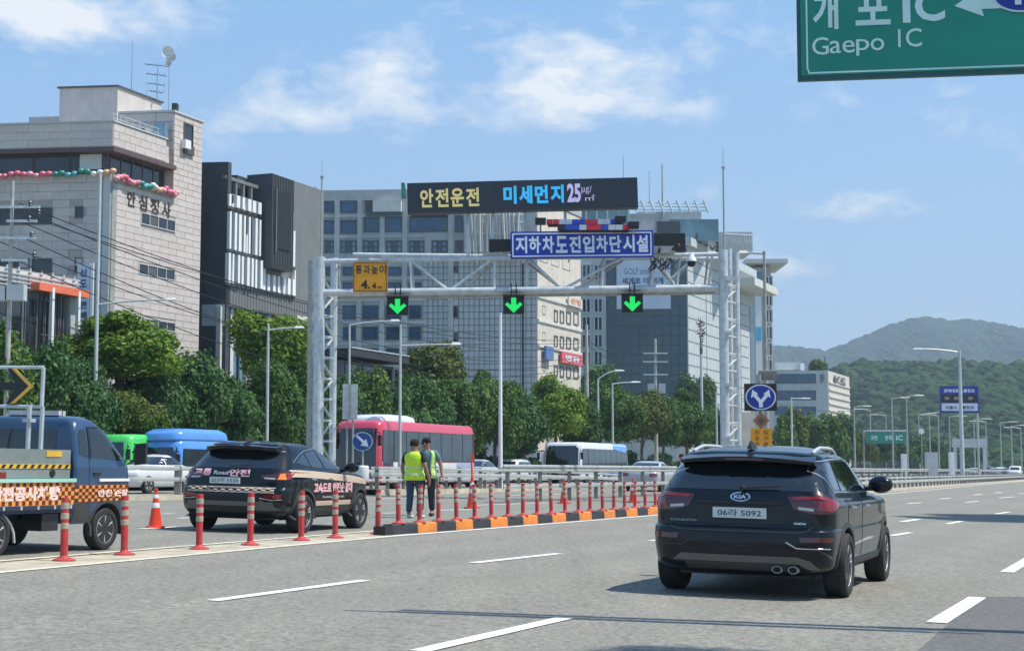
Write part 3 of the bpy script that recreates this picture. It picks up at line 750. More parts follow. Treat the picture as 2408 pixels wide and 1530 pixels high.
# ---- black patrol SUV with check bands
def patrol_suv():
    p = G(722, 1252); yaw = R(18.5); hd = Vector((sin(yaw), cos(yaw))); rt = Vector((cos(yaw), -sin(yaw)))
    W = 1.04; org = Vector((p.x, p.y)) - rt*W*1.11 - hd*0.97
    t = thing('suv', 'black patrol SUV with cream check band along its side, stopped behind the red posts', 'car'); pose(t, car_pose(org.x, org.y, yaw)); t.scale = (1.11, 1.0, 1.0)
    PM = M_PAINT_BLACK
    lv = [(0.26,0.30,4.1,0.82,.30,.4),(0.32,0.12,4.22,0.94,.20,.4),(0.42,0.04,4.30,0.99,.18,.4),(0.55,0.0,4.34,1.01,.18,.42),(0.70,0.0,4.34,1.02,.18,.42),(0.80,0.02,4.34,1.02,.18,.42),
          (0.84,0.08,4.33,1.02,.18,.42),(0.95,0.09,4.28,1.02,.18,.42),(1.03,0.10,4.20,1.01,.26,.45),(1.08,0.11,4.02,0.995,.26,.5),
          (1.12,0.12,3.62,0.985,.26,.5),(1.15,0.14,3.36,0.965,.26,.5),(1.19,0.17,3.22,0.94,.26,.5),(1.30,0.27,2.98,0.89,.26,.46),(1.42,0.38,2.70,0.83,.26,.40),(1.52,0.48,2.44,0.78,.26,.36),
          (1.58,0.48,2.26,0.74,.26,.34),(1.62,0.46,2.14,0.70,.26,.34),(1.65,0.52,1.98,0.64,.28,.34),(1.67,0.66,1.80,0.52,.30,.34)]
    b, sk = make_body(lv, (0.93, 3.45), 0.36, 1.02, t, PM, bow=0.10, fbow=0.25, crown=0.03, taper=0.06)
    for y in (0.93, 3.45):
        for sg in (-1, 1):
            wheel(t, sg*(W-0.13), y, 0.36, 0.25, sg); arch_trim(t, y, 0.36, 1.02, sg, M_CLAD, sk)
    sk.patch('rear', [(-0.80,1.19),(0.80,1.19),(0.74,1.33),(0.62,1.47),(0.58,1.52),(-0.58,1.52),(-0.62,1.47),(-0.74,1.33)], M_GLASS_DARK, 'rear_window', t)
    m = MB(); n = 16; vs = []
    for i in range(n+1):
        x = -0.66+1.32*i/n; q = (x/0.66)**2; y0 = 0.28+0.16*q**2
        vs += [(x, y0, 1.60-0.03*q), (x, y0+0.01, 1.545-0.05*q), (x, 0.62, 1.52-0.05*q), (x, 0.66, 1.655-0.05*q)]
    m.add(vs, [(i*4+k, i*4+(k+1)%4, (i+1)*4+(k+1)%4, (i+1)*4+k) for i in range(n) for k in range(4)] + [(3,2,1,0), tuple(n*4+k for k in range(4))])
    m.obj('spoiler', PM, t, smooth=True)
    w = MB(); w.tube((-0.05,0.13,1.22),(0.36,0.16,1.25),0.012,n=6); w.obj('wiper', M_BLACK, t)
    sk.text('rear', '교통', -0.56, 1.10, 0.34, 0.13, M_PINKT, t, bold=0.05)
    sk.text('rear', 'Road', -0.20, 1.095, 0.28, 0.07, M_CLEAR, t, bold=0.03)
    sk.text('rear', '안전', 0.14, 1.10, 0.38, 0.14, M_PINKT, t, bold=0.05)
    pl = MB().box((-0.10, 0.055, 0.955), (0.56, 0.02, 0.115)).obj('number_plate', M_PLATE, t)
    lettering('253무 5530', 0.50, 0.075, Matrix.Translation((-0.10, 0.0435, 0.955)), M_INK, pl, bold=0.0)
    checker(None, 22, 3, -0.80, 0.80, lambda x: 0.745, lambda x: 0.845, sk, 'rear', M_REFL, M_REFL2, t)
    for sg in (-1, 1):
        tl = sk.patch('rear', [(sg*a, z) for a, z in ((0.52,1.06),(0.56,1.0),(0.80,0.98),(0.94,0.99),(0.975,1.12),(0.88,1.13),(0.70,1.09))], M_RED_DEEP, 'tail_light', t, off=0.012)
        sk.patch('rear', [(sg*a, z) for a, z in ((0.60,1.0),(0.78,0.992),(0.78,1.02),(0.60,1.028))], M_CLEAR, 'reversing_light', tl, off=0.018)
        sk.patch('rear', [(sg*a, z) for a, z in ((0.82,0.99),(0.93,0.995),(0.96,1.11),(0.84,1.10))], M_AMBER if sg > 0 else M_RED_LENS, 'indicator', tl, off=0.018)
        sk.patch('right' if sg > 0 else 'left', [(0.30,1.13),(0.30,0.99),(0.42,1.02),(0.62,1.14)], M_RED_LENS, 'side_light', tl, off=0.012)
        sk.patch('rear', [(sg*a, z) for a, z in ((0.62,0.645),(0.90,0.65),(0.93,0.71),(0.80,0.73),(0.60,0.70))], M_RED_LENS, 'reflector', t, off=0.012)
        sk.strip('rear', [(sg*0.56,0.645),(sg*0.78,0.615),(sg*0.92,0.63)], 0.018, M_CHROME, 'chrome_trim', t)
        sk.patch('rear', [(sg*a, z) for a, z in ((0.54,0.60),(0.60,0.61),(0.92,0.44),(0.86,0.43))], M_SILVERTRIM, 'bumper_blade', t, off=0.016)
        v = 'right' if sg > 0 else 'left'
        sk.patch(v, [(0.78,1.30),(1.05,1.42),(1.22,1.47),(1.30,1.24),(1.12,1.24)], M_GLASS_DARK, 'quarter_window', t)
        sk.patch(v, [(1.27,1.48),(1.74,1.535),(1.84,1.20),(1.34,1.225)], M_GLASS_DARK, 'rear_door_window', t)
        sk.patch(v, [(1.80,1.535),(2.08,1.50),(2.46,1.33),(2.66,1.19),(1.91,1.195)], M_GLASS_DARK, 'front_door_window', t)
        sk.strip(v, [(0.66,1.30),(1.06,1.46),(1.28,1.52),(1.78,1.575),(2.12,1.53),(2.48,1.36),(2.70,1.19)], 0.014, M_CHROME, 'window_trim', t)
        zb = lambda y: 1.105 - 0.035*max(0, y-0.6)**1.3 if y > 0.6 else 1.105-0.01*(0.6-y)
        checker(None, 70, 5, 0.42, 4.02, lambda y: (zb(y)-0.065), lambda y: (zb(y)+0.055*min(1, (4.3-y)/1.2)+0.01), sk, v, M_REFL, M_REFL2, t)
        checker(None, 26, 3, 1.36, 2.96, lambda y: 0.50, lambda y: 0.585, sk, v, M_REFL, M_REFL2, t, name='lower_band')
        sk.text(v, '고속도로 안전순찰대', 2.12, 0.835, 1.75, 0.20, M_PINKT, t, bold=0.05)
        sk.text(v, 'Safety Patrol', 2.10, 0.655, 0.95, 0.055, M_CLEAR, t, bold=0.02)
        for ya in (1.22, 1.93):
            h = MB(); hp, _ = sk.cast(v, ya, 1.05); h.tube((hp.x+sg*0.03, ya-0.08, 1.0),(hp.x+sg*0.03, ya+0.10, 0.99),0.016,n=8); h.obj('door_handle', M_CHROME, t, smooth=True)
        sk.patch(v, [(1.30,0.32),(3.05,0.32),(3.05,0.43),(1.30,0.43)], M_CLAD, 'sill_cladding', t, off=0.012)
        mirror_obj(t, sg*1.12, 2.66, 1.22, sg, PM, 1.0)
    sk.strip('rear', [(-0.70,0.88),(-0.6,0.862),(0.6,0.862),(0.70,0.88)], 0.010, M_DARKMETAL, 'tailgate_seam', t, off=0.002)
    sk.patch('rear', [(-0.84,0.42),(-0.78,0.58),(0.78,0.58),(0.84,0.42),(0.50,0.42),(0.46,0.50),(-0.46,0.50),(-0.5,0.42)], M_SILVERTRIM, 'skid_plate', t, off=0.014)
    MB().box((0, 2.2, 0.30), (1.4, 3.7, 0.10)).obj('underbody', M_BLACK, t)
    MB().tube((-0.8,0.93,0.34),(0.8,0.93,0.34),0.06).obj('rear_axle', M_BLACK, t)
    fin = MB(); fin.add([(-.03,.56,1.68),(.03,.56,1.68),(.035,.86,1.69),(-.035,.86,1.69),(0,.60,1.76),(0,.68,1.765)], [(0,1,4),(1,2,5,4),(2,3,5),(3,0,4,5),(0,3,2,1)]); fin.obj('antenna_fin', M_BLACK, t)
    sk.patch('front', [(-0.80,1.20),(0.80,1.20),(0.60,1.55),(-0.60,1.55)], M_GLASS_DARK, 'windscreen', t)
patrol_suv()

# ---- blue crash-warning truck on the left
M_NAVY = mat('blue_truck_paint', (0.022,0.062,0.135), 0.32, var=0.12, vscale=2, coat=0.7)
M_GREYPAINT = mat('grey_board', (0.20,0.235,0.225), 0.5, var=0.15)
M_MINT = mat('pale_green_rail', (0.35,0.62,0.52), 0.4, var=0.1)
M_YEL = mat('yellow_paint', (0.70,0.42,0.03), 0.45, var=0.08)
M_DKTRUCK = mat('dark_blue_frame', (0.02,0.035,0.075), 0.5, var=0.1)
def warning_truck():
    p = G(246, 1292); yaw = R(21.7); hd = Vector((sin(yaw), cos(yaw))); rt = Vector((cos(yaw), -sin(yaw)))
    org = Vector((p.x, p.y)) - rt*0.90
    t = thing('truck', 'blue flatbed road-works truck with orange check band, cut off by the left edge', 'truck'); pose(t, car_pose(org.x, org.y, yaw))
    W = 0.92
    lv = [(0.40,-0.78,0.70,0.87,.06,.22),(0.55,-0.80,0.76,0.90,.06,.24),(1.0,-0.80,0.78,0.92,.06,.26),(1.22,-0.80,0.74,0.92,.06,.28),(1.30,-0.80,0.68,0.905,.06,.28),
          (1.50,-0.79,0.48,0.88,.07,.28),(1.72,-0.77,0.24,0.84,.08,.28),(1.84,-0.74,0.04,0.80,.10,.26),(1.91,-0.70,-0.08,0.74,.14,.26),(1.945,-0.62,-0.18,0.64,.16,.24)]
    mb = body_builder(lv, bow=0.0, fbow=0.14, crown=0.025, taper=0.0)
    me = mb.mesh('cab', (M_NAVY,)); cuts = []
    for sg in (-1, 1):
        c = MB(); a, b = (W-0.34, W+0.3) if sg > 0 else (-W-0.3, -W+0.34)
        c.lathe([(0.385, a), (0.385, b)], 40, ax='X', c=(0, 0, 0.33)); cuts.append(c.mesh('c', (M_NAVY,)))
    me = bool_cut(me, cuts); cab = link('cab', me, t); sk = Skin(me)
    for sg in (-1, 1):
        v = 'right' if sg > 0 else 'left'
        wheel(t, sg*(W-0.11), 0, 0.31, 0.20, sg, M_GALV, 6); wheel(t, sg*(W-0.12), -2.42, 0.31, 0.20, sg, M_GALV, 6)
        sk.patch(v, [(-0.70,1.40),(-0.69,1.70),(-0.64,1.76),(-0.53,1.77),(-0.50,1.36)], M_GLASS_DARK, 'quarter_window', cab)
        sk.patch(v, [(-0.42,1.36),(-0.43,1.77),(-0.10,1.775),(0.10,1.68),(0.30,1.49),(0.43,1.31)], M_GLASS_DARK, 'door_window', cab)
        sk.strip(v, [(-0.45,1.33),(-0.46,1.79),(-0.08,1.80),(0.14,1.70),(0.34,1.50),(0.48,1.29)], 0.02, M_BLACK, 'window_seal', cab)
        sk.strip(v, [(-0.47,0.55),(-0.48,1.80)], 0.010, M_INK, 'door_seam', cab, off=0.0); sk.strip(v, [(0.50,1.27),(0.52,0.78)], 0.010, M_INK, 'door_seam', cab, off=0.0)
        h = MB(); h.box((sg*(W+0.01), -0.30, 1.12), (0.03, 0.16, 0.035)); h.obj('door_handle', M_BLACK, cab)
        h = MB(); h.box((sg*(W+0.012), 0.18, 1.03), (0.02, 0.85, 0.04)); h.obj('side_moulding', M_WHITE, cab)
        sk.patch(v, [(-0.78,0.42),(-0.40,0.42),(-0.40,0.70),(-0.78,0.70)], M_CLAD, 'step_panel', cab, off=0.01)
        zt = lambda y: 0.955; zb = lambda y: 0.72
        checker(None, 20, 5, -0.78, 0.70, zb, zt, sk, v, M_ORCHK, M_BRCHK, cab)
        sk.text(v, '안전 순찰', 0.10, 0.84, 0.75, 0.10, M_PEACH, cab, bold=0.05, off=0.022)
        arch_trim(cab, 0, 0.31, 0.92, sg, M_CLAD, sk, rr=1.24, w=0.04)
        mb_ = MB(); mb_.add([(-.085,-.05,-.17),(.085,-.05,-.15),(.07,.07,-.13),(-.07,.07,-.15),(-.075,-.05,.15),(.085,-.05,.17),(.07,.07,.15),(-.06,.07,.13)], [(0,3,2,1),(4,5,6,7),(0,1,5,4),(1,2,6,5),(2,3,7,6),(3,0,4,7)]); mb_.tube((0,.03,.13),(-sg*.16,.04,.02),.014,n=6); mb_.tube((0,.03,-.13),(-sg*.18,.04,-.10),.014,n=6)
        mirror = mb_.obj('wing_mirror', M_BLACK, t); mirror.location = (sg*1.07, 0.58, 1.42); mirror.rotation_euler = (0, 0, sg*.25)
    sk.patch('front', [(-0.80,1.28),(0.80,1.28),(0.70,1.80),(-0.70,1.80)], M_GLASS_DARK, 'windscreen', cab)
    sk.patch('rear', [(-0.55,1.45),(0.55,1.45),(0.55,1.75),(-0.55,1.75)], M_GLASS_DARK, 'rear_window', cab)
    MB().tube((0.45,-0.55,1.93),(0.45,-0.55,2.32),0.008).obj('antenna', M_BLACK, cab)
    m = MB(); m.box((0,-0.55,1.99),(0.9,0.16,0.07)); m.obj('roof_light_bar', M_CLEAR, cab)
    # bed
    f = MB(); 
    for sx in (-0.36, 0.36): f.box((sx, -1.9, 0.52), (0.08, 2.6, 0.14))
    f.box((0,-2.42,0.31),(1.5,0.12,0.12)); f.box((0,-1.9,0.60),(1.78,2.3,0.05)); f.obj('chassis', M_DKTRUCK, t)
    MB().box((0,-2.02,0.655),(1.86,2.42,0.06)).obj('bed_floor', M_DKTRUCK, t)
    for sg in (-1, 1):
        bx = MB().box((sg*0.91,-2.02,0.845),(0.035,2.40,0.32)).obj('side_board', M_ORCHK, t)
        c = MB(); nx, nz = 34, 5
        for i in range(nx):
            for j in range(nz):
                if (i+j) % 2: continue
                y0 = -3.22+2.40*i/nx; z0 = 0.69+0.31*j/nz
                c.add([(sg*0.9285,y0,z0),(sg*0.9285,y0+2.40/nx,z0),(sg*0.9285,y0+2.40/nx,z0+0.31/nz),(sg*0.9285,y0,z0+0.31/nz)], [(0,1,2,3) if sg > 0 else (3,2,1,0)])
        c.obj('check_pattern', M_BRCHK, bx)
        lt = text_mesh('도로안전공사차량', 1.95, 0.20, bold=0.06); 
        lt.v = [(sg*0.932, (-2.12+p[0]*(1 if sg > 0 else -1)), 0.85+p[2]) for p in lt.v]; lt.obj('lettering', M_PEACH, bx)
        MB().box((sg*0.93,-2.02,1.03),(0.05,2.42,0.05)).obj('side_rail', M_MINT, t)
        for k in range(7): MB().box((sg*0.925,-3.05+k*0.36,0.655),(0.03,0.04,0.05)).obj('latch', M_GALV, t)
        MB().box((sg*0.66,-1.22,0.44),(0.36,0.36,0.24)).obj('battery_box', M_BLACK, t)
        a = MB(); a.path([(sg*0.80,-2.42-0.50*cos(q),0.18+0.44*sin(q)) for q in [pi*k/10 for k in range(11)]],0.02); a.obj('mudguard', M_GALV, t)
    gb = MB().b2((-0.80,-3.20,1.06),(0.80,-0.98,1.08)).obj('equipment_deck', M_GREYPAINT, t)
    bd = MB().b2((-0.90,-3.20,1.06),(0.90,-0.90,1.46)).obj('equipment_box', M_GREYPAINT, t)
    for sg in (-1, 1):
        st = MB().box((sg*0.905,-2.05,1.225),(0.01,2.28,0.06)).obj('hazard_stripe', M_YEL, bd)
        hz = MB()
        for k in range(15): hz.add([(sg*0.912,-3.15+k*0.15,1.20),(sg*0.912,-3.08+k*0.15,1.20),(sg*0.912,-3.04+k*0.15,1.25),(sg*0.912,-3.11+k*0.15,1.25)], [(0,1,2,3) if sg > 0 else (3,2,1,0)])
        hz.obj('stripe_pattern', M_INK, st)
        MB().box((sg*0.905,-1.28,1.40),(0.01,0.34,0.08)).obj('yellow_label', M_YEL, bd)
        m = MB(); m.lathe([(0.06,0.0),(0.05,0.02),(0,0.022)],16,ax='X'); m.v=[(sg*(0.90+p[0]),p[1]-1.30,p[2]+1.13) for p in m.v]; m.obj('round_port', M_INK, bd)
        MB().box((sg*0.91,-2.75,1.10),(0.03,0.9,0.09)).obj('marker_lamp', M_RED_LENS, bd)
    # arrow board frame on the bed
    fr = MB()
    for (a, b) in (((0.62,-1.22,1.46),(0.62,-1.22,2.06)),((-0.62,-1.22,1.46),(-0.62,-1.22,2.06))):
        MB().tube(a, b, 0.032, n=8).obj('frame_post', M_GALV, t)
    fr.tube((0.62,-1.50,1.46),(0.62,-1.50,2.08), 0.032, n=8)
    fr.box((0.62,-1.50,1.86),(0.14,0.12,0.05)); fr.obj('frame_post', M_GALV, t)
    ab = Vector((0.55,-1.24,0)); fb = MB()
    for z in (2.06, 2.62): fb.tube((-0.75,-1.24,z),(0.62,-1.24,z),0.026,n=8)
    for x in (-0.75, 0.62): fb.tube((x,-1.24,2.06),(x,-1.24,2.62),0.03,n=8)
    fb.obj('sign_frame', M_GALV, t)
    ar = [(-0.70,-.055),(0.16,-.055),(0.02,-.25),(0.16,-.25),(0.46,0),(0.16,.25),(0.02,.25),(0.16,.055),(-0.70,.055)]
    a = MB(); a.slab([(x,-1.275,2.35+z) for x, z in ar], (0,-1,0), 0.04); a.obj('arrow', M_BLACK, t)
    a = MB(); a.slab([(x,-1.283,2.35+z) for x, z in [(0.16,-.25),(0.49,0),(0.16,.25),(0.10,.25),(0.41,0),(0.10,-.25)]], (0,-1,0), 0.02); a.obj('arrow_edge', mat('amber_edge', (0.9,0.50,0.05), 0.4, var=0.1), t)
warning_truck()

# ---- simple shapes for traffic further away
def paint(name, c): return mat(name, c, 0.25, var=0.05, coat=0.7)
def far_car(label, p, yaw, paintm, H=1.48, L=4.5, W=0.95, roofz=1.45, kind='sedan', name='car', rearv=True, group=None, loc=None):
    """p = ground point"""
    t = thing(name, label, 'car' if name == 'car' else name, group=group); pose(t, car_pose(p.x, p.y, yaw))
    if kind == 'sedan':
        lv = [(0.24,0.15,L-0.15,W*.9,.3,.4),(0.45,0.02,L-0.02,W*.98,.3,.4),(0.70,0.0,L,W,.3,.4),(0.92,0.06,L-0.15,W*.97,.3,.45),(0.98,0.25,L-0.9,W*.93,.3,.5),(1.02,0.62,L-1.35,W*.88,.3,.5),
              (1.20,0.95,L-1.75,W*.80,.3,.4),(1.38,1.35,L-2.15,W*.70,.3,.4),(1.43,1.65,L-2.45,W*.58,.3,.35)]
        gh = (1.06, 1.34)
    else:
        lv = [(0.24,0.15,L-0.15,W*.9,.3,.4),(0.45,0.02,L-0.02,W*.98,.2,.4),(0.80,0.0,L,W,.2,.4),(1.0,0.03,L-0.15,W*.98,.2,.45),(1.05,0.05,L-0.8,W*.96,.2,.5),
              (1.30,0.14,L-1.35,W*.90,.2,.4),(H-0.12,0.25,L-1.75,W*.82,.2,.4),(H,0.5,L-2.2,W*.66,.25,.35)]
        gh = (1.10, H-0.2)
    mb = body_builder(lv, nside=12, nend=8, narc=4, step=0.08, crown=0.02); me = mb.mesh('body', (paintm,), 'all'); b = link('body', me, t); sk = Skin(me)
    z0, z1 = gh
    for v in ('left', 'right'):
        if kind == 'sedan':
            sk.patch(v, [(1.05,z0),(1.45,z1),(2.05,z1),(2.05,z0)], M_GLASS_DARK, 'side_window', t, off=0.022, grid=0.1); sk.patch(v, [(2.13,z0),(2.13,z1),(2.40,z1-.02),(L-1.55,z0)], M_GLASS_DARK, 'side_window', t, off=0.022, grid=0.1)
        else:
            sk.patch(v, [(0.35,z0),(0.45,z1),(1.6,z1),(1.6,z0)], M_GLASS_DARK, 'side_window', t, off=0.022, grid=0.1); sk.patch(v, [(1.7,z0),(1.7,z1),(L-2.0,z1),(L-1.35,z0)], M_GLASS_DARK, 'side_window', t, off=0.022, grid=0.1)
    sk.patch('front', [(-W*.74,z0+.02),(W*.74,z0+.02),(W*.60,z1+.02),(-W*.60,z1+.02)], M_GLASS_DARK, 'windscreen', t, off=0.022, grid=0.1)
    sk.patch('rear', [(-W*.74,z0+.02),(W*.74,z0+.02),(W*.60,z1+.02),(-W*.60,z1+.02)], M_GLASS_DARK, 'rear_window', t, off=0.022, grid=0.1)
    for sg in (-1, 1):
        sk.patch('rear', [(sg*W*.55,.72),(sg*W*.9,.72),(sg*W*.9,.86),(sg*W*.55,.86)], M_RED_LENS, 'tail_light', t, off=0.022, grid=0.1); sk.patch('front', [(sg*W*.55,.64),(sg*W*.9,.66),(sg*W*.86,.78),(sg*W*.55,.74)], M_CLEAR, 'headlight', t, off=0.022, grid=0.1)
        for y in (0.85, L-0.85): wheel(t, sg*(W-0.09), y, 0.33, 0.2, sg)
    for v in ('front',): sk.patch(v, [(-0.35,0.35),(0.35,0.35),(0.38,0.62),(-0.38,0.62)], M_BLACK, 'grille', t, off=0.022, grid=0.1)
    return t
P_WHITE = paint('white_car_paint', (0.72,0.73,0.73)); P_SILV = paint('silver_car_paint', (0.42,0.44,0.46)); P_BLUE = paint('blue_car_paint', (0.05,0.12,0.3)); P_DARK = paint('dark_car_paint', (0.03,0.035,0.04)); P_CREAM = paint('cream_car_paint', (0.7,0.68,0.62))
YR = R(21.7)
def atv(px, Y): return Vector(((px-CX)/FPX*Y/(1.0), Y, 0))
far_car('silver sedan beside the guardrail end, half hidden by the near black SUV', Vector((6.0, 76, 0)), YR, P_SILV)
far_car('white car with its side windows showing between truck and patrol SUV', Vector((-12.9, 62.0, 0)), YR+pi, P_WHITE, kind='sedan', L=4.2)

def bus(name, label, corner_px, Y, H, L, W, cols, glass, letters=None, dome=None, cat='bus', front=True, yaw=None, coach=False):
    """an oncoming bus: the corner between its front and the side we see stands at corner_px, depth Y"""
    yaw = (AYAW + pi) if yaw is None else yaw
    hd = Vector((sin(yaw), cos(yaw))); rt = Vector((cos(yaw), -sin(yaw)))
    c = Vector(((corner_px-CX)/FPX*Y*1.0, Y)); org = c + rt*W - hd*L      # left-front corner -> rear centre
    t = thing(name, label, cat); z = gz(org.x, org.y); t.location = (org.x, org.y, z); t.rotation_euler = (0, 0, -yaw)
    base, roof, low = cols
    lv = [(0.30,0.05,L-0.05,W*.96,.12,.18),(0.40,0.0,L,W,.12,.2),(H*.45,0.0,L,W,.12,.2),(H-0.55,0.03,L-0.10,W*.985,.14,.24),(H-0.12,0.08,L-0.22,W*.95,.18,.28),(H,0.2,L-0.36,W*.86,.2,.3)]
    mb = body_builder(lv, nside=24, nend=8, narc=5, step=0.12, crown=0.03, bow=0.02, fbow=0.10, taper=0.0); me = mb.mesh('body', (base,), True); b = link('body', me, t); sk = Skin(me)
    gz0, gz1 = H*0.43, H-0.42
    for v in ('left', 'right'):
        n = 7; y0, y1 = 0.35, L-1.5
        sk.patch(v, [(0.2,gz0-.03),(L-0.35,gz0-.03 if not coach else gz0-.03),(L-0.45,gz1+.03),(0.2,gz1+.03)], M_BLACK, 'window_band', t, off=0.004, grid=0.4)
        for k in range(n):
            a = y0+(y1-y0)*k/n; bb = y0+(y1-y0)*(k+1)/n-0.06
            sk.patch(v, [(a,gz0),(bb,gz0),(bb,gz1),(a,gz1)], glass, 'side_window', t, off=0.014, grid=0.4)
        sk.patch(v, [(y1+.05,gz0-.35 if not coach else gz0),(L-0.42,gz0-.35 if not coach else gz0),(L-0.5,gz1),(y1+.05,gz1)], glass, 'driver_window', t, off=0.014, grid=0.4)
        sk.patch(v, [(0.03,H-0.40),(L-0.2,H-0.40),(L-0.35,H-0.04),(0.1,H-0.04)], roof, 'roof_band', t, off=0.010, grid=0.4)
        if low is not None: sk.patch(v, [(0.05,0.36),(L-0.2,0.36),(L-0.2,H*.20),(0.05,H*.20)], low, 'skirt_band', t, off=0.006, grid=0.4)
        for sg in ((-1,) if v == 'left' else (1,)):
            for y in (1.9, L-1.9): wheel(t, sg*(W-0.16), y, 0.46, 0.3, sg, M_GALV, 6)
    sk.patch('front', [(-W*.88,H*.30),(W*.88,H*.30),(W*.85,H-0.34),(-W*.85,H-0.34)], M_GLASS_DARK, 'windscreen', t, off=0.012, grid=0.3)
    sk.patch('front', [(-W*.80,H-0.30),(W*.80,H-0.30),(W*.76,H-0.10),(-W*.76,H-0.10)], roof, 'roof_band', t, off=0.012, grid=0.3)
    for sg in (-1, 1):
        sk.patch('front', [(sg*W*.6,.55),(sg*W*.9,.55),(sg*W*.9,.75),(sg*W*.6,.75)], M_CLEAR, 'headlight', t, off=0.012, grid=0.3)
        m = MB(); m.tube((sg*(W-.05),L-.1,H-.5),(sg*(W+.18),L+.2,H-.55),.03,n=6); m.box((sg*(W+.18),L+.22,H-.85),(.16,.1,.45)); m.obj('wing_mirror', M_BLACK, t)
    wp = MB(); wp.tube((-.5,L+.02,H*.31),(-.1,L-.02,H*.5),.015); wp.tube((.5,L+.02,H*.31),(.1,L-.02,H*.5),.015); wp.obj('wiper', M_BLACK, t)
    if dome: 
        d = MB(); y0, y1, zt, dm, w = dome; lvd = [(H-0.05,y0,y1,w,.4,.4),(H+zt*.6,y0+.1,y1-.1,w*.97,.4,.4),(H+zt,y0+.5,y1-.5,w*.8,.4,.4)]
        q = body_builder(lvd, nside=10, nend=6, narc=5, step=0.1, crown=0.03, taper=0); link('roof_unit', q.mesh('roof_unit', (dm,), 'all'), t)
    return t, sk
P_PINK = paint('red_pink_bus_paint', (0.62,0.055,0.095)); P_BWHITE = paint('white_bus_paint', (0.72,0.74,0.75)); P_BBLUE = paint('blue_bus_paint', (0.10,0.30,0.72)); P_GREEN = paint('green_bus_paint', (0.08,0.62,0.12)); P_LILAC = paint('pale_blue_panel', (0.40,0.45,0.62))
t, sk = bus('bus', 'pink-red and white city bus with a white roof pod, behind the guardrail', 890, 67.0, 2.95, 10.4, 1.10, (P_PINK, P_PINK, None), M_GLASS_BLUE, dome=(6.0, 9.6, 0.30, P_BWHITE, 0.92))
for v in ('left', 'right'):
    sk.patch(v, [(0.15,0.34),(10.0,0.34),(10.0,1.20),(0.15,1.20)], P_BWHITE, 'lower_panel', t, off=0.007, grid=0.4)
    sk.patch(v, [(8.9,0.9),(10.25,0.9),(10.2,2.6),(10.05,2.6),(10.08,1.05),(8.9,1.05)], P_PINK, 'pillar_band', t, off=0.022, grid=0.4)
    sk.patch(v, [(0.06,0.45),(0.16,0.45),(0.16,2.7),(0.06,2.7)], P_PINK, 'rear_band', t, off=0.022, grid=0.4)
    sk.patch(v, [(0.2,0.7),(2.4,0.7),(2.2,1.22),(0.2,1.22)], P_LILAC, 'advert_panel', t, off=0.012, grid=0.4)
    sk.patch(v, [(6.3,0.75),(8.6,0.75),(8.0,1.32),(6.9,1.32)], P_BWHITE, 'advert_panel', t, off=0.020, grid=0.4)
    sk.patch(v, [(1.5,0.4),(2.6,0.4),(2.6,0.7),(1.5,0.7)], P_BBLUE, 'blue_panel', t, off=0.012, grid=0.4)
sk.patch('front', [(-1.0,0.36),(1.0,0.36),(1.0,0.78),(-1.0,0.78)], P_BWHITE, 'bumper_panel', t, off=0.014, grid=0.3)
sk.patch('front', [(-1.02,0.78),(1.02,0.78),(1.02,0.90),(-1.02,0.90)], P_PINK, 'front_band', t, off=0.02, grid=0.3)
for sg in (-1, 1): sk.patch('front', [(sg*0.97,0.80),(sg*1.06,0.80),(sg*1.04,2.7),(sg*0.95,2.7)], P_PINK, 'front_pillar', t, off=0.02, grid=0.3)
t, sk = bus('bus', 'bright blue city bus with rounded blue roof fairing, behind the guardrail at left', 420, 67.0, 2.16, 7.0, 1.08, (P_BBLUE, P_BBLUE, None), M_GLASS_BLUE, dome=(2.6, 6.85, 0.46, P_BBLUE, 1.0))
t, sk = bus('bus', 'cream-roofed minibus behind the blue bus and patrol SUV', 512, 90.0, 2.78, 4.0, 1.15, (P_CREAM, P_CREAM, None), M_GLASS_BLUE)
t, sk = bus('bus', 'bright green bus whose corner shows behind the blue truck cab', 303, 66.5, 2.36, 7.0, 1.02, (P_GREEN, P_GREEN, None), M_GLASS_BLUE)
t, sk = bus('coach', 'dark-fronted coach with white and blue sides under the trees, oncoming', 1364, 99.0, 2.62, 9.8, 1.25, (P_BWHITE, P_BWHITE, None), M_GLASS_BLUE, coach=True)
for v in ('left', 'right'): sk.patch(v, [(0.1,0.5),(5.4,0.5),(5.4,1.08),(0.1,1.08)], P_BBLUE, 'blue_panel', t, off=0.02, grid=0.4); sk.patch(v, [(0.05,2.0),(3.2,2.25),(3.2,2.6),(0.2,2.6)], P_BBLUE, 'roof_graphic', t, off=0.03, grid=0.4)
sk.patch('front', [(-1.2,0.5),(1.2,0.5),(1.15,2.4),(-1.15,2.4)], M_GLASS_DARK, 'front_glass', t, off=0.02, grid=0.3)
# far traffic on the right and cars between the trees
rc = random.Random(3)
for i, (px, Y, pm, lb) in enumerate(((2320,260,P_DARK,'dark car leading the far queue left of the tall lamp post'),(2338,235,P_SILV,'silver car second in the far queue at the right edge'),(2362,250,P_BLUE,'blue car in the far queue at the right edge'),
        (2385,228,P_WHITE,'white car in the far queue at the right edge'),(2400,262,P_DARK,'dark car last in the far queue at the right edge'),(2290,240,P_WHITE,'white car just right of the tall lamp post'),(2350,300,P_WHITE,'small white car behind the far queue at right'),(2275,290,P_SILV,'small silver car far behind the tall lamp post'),
        (1150,86,P_SILV,'silver car parked between trees right of the pink bus'),(1228,118,P_WHITE,'white car parked under trees left of the coach'))):
    x = (px-CX)/FPX*Y
    o = far_car(lb, Vector((x, Y, 0)), YR+pi, pm, kind='suv' if i % 3 == 0 else 'sedan', H=1.7)
    if px > 1300: o.location.z = 0.25

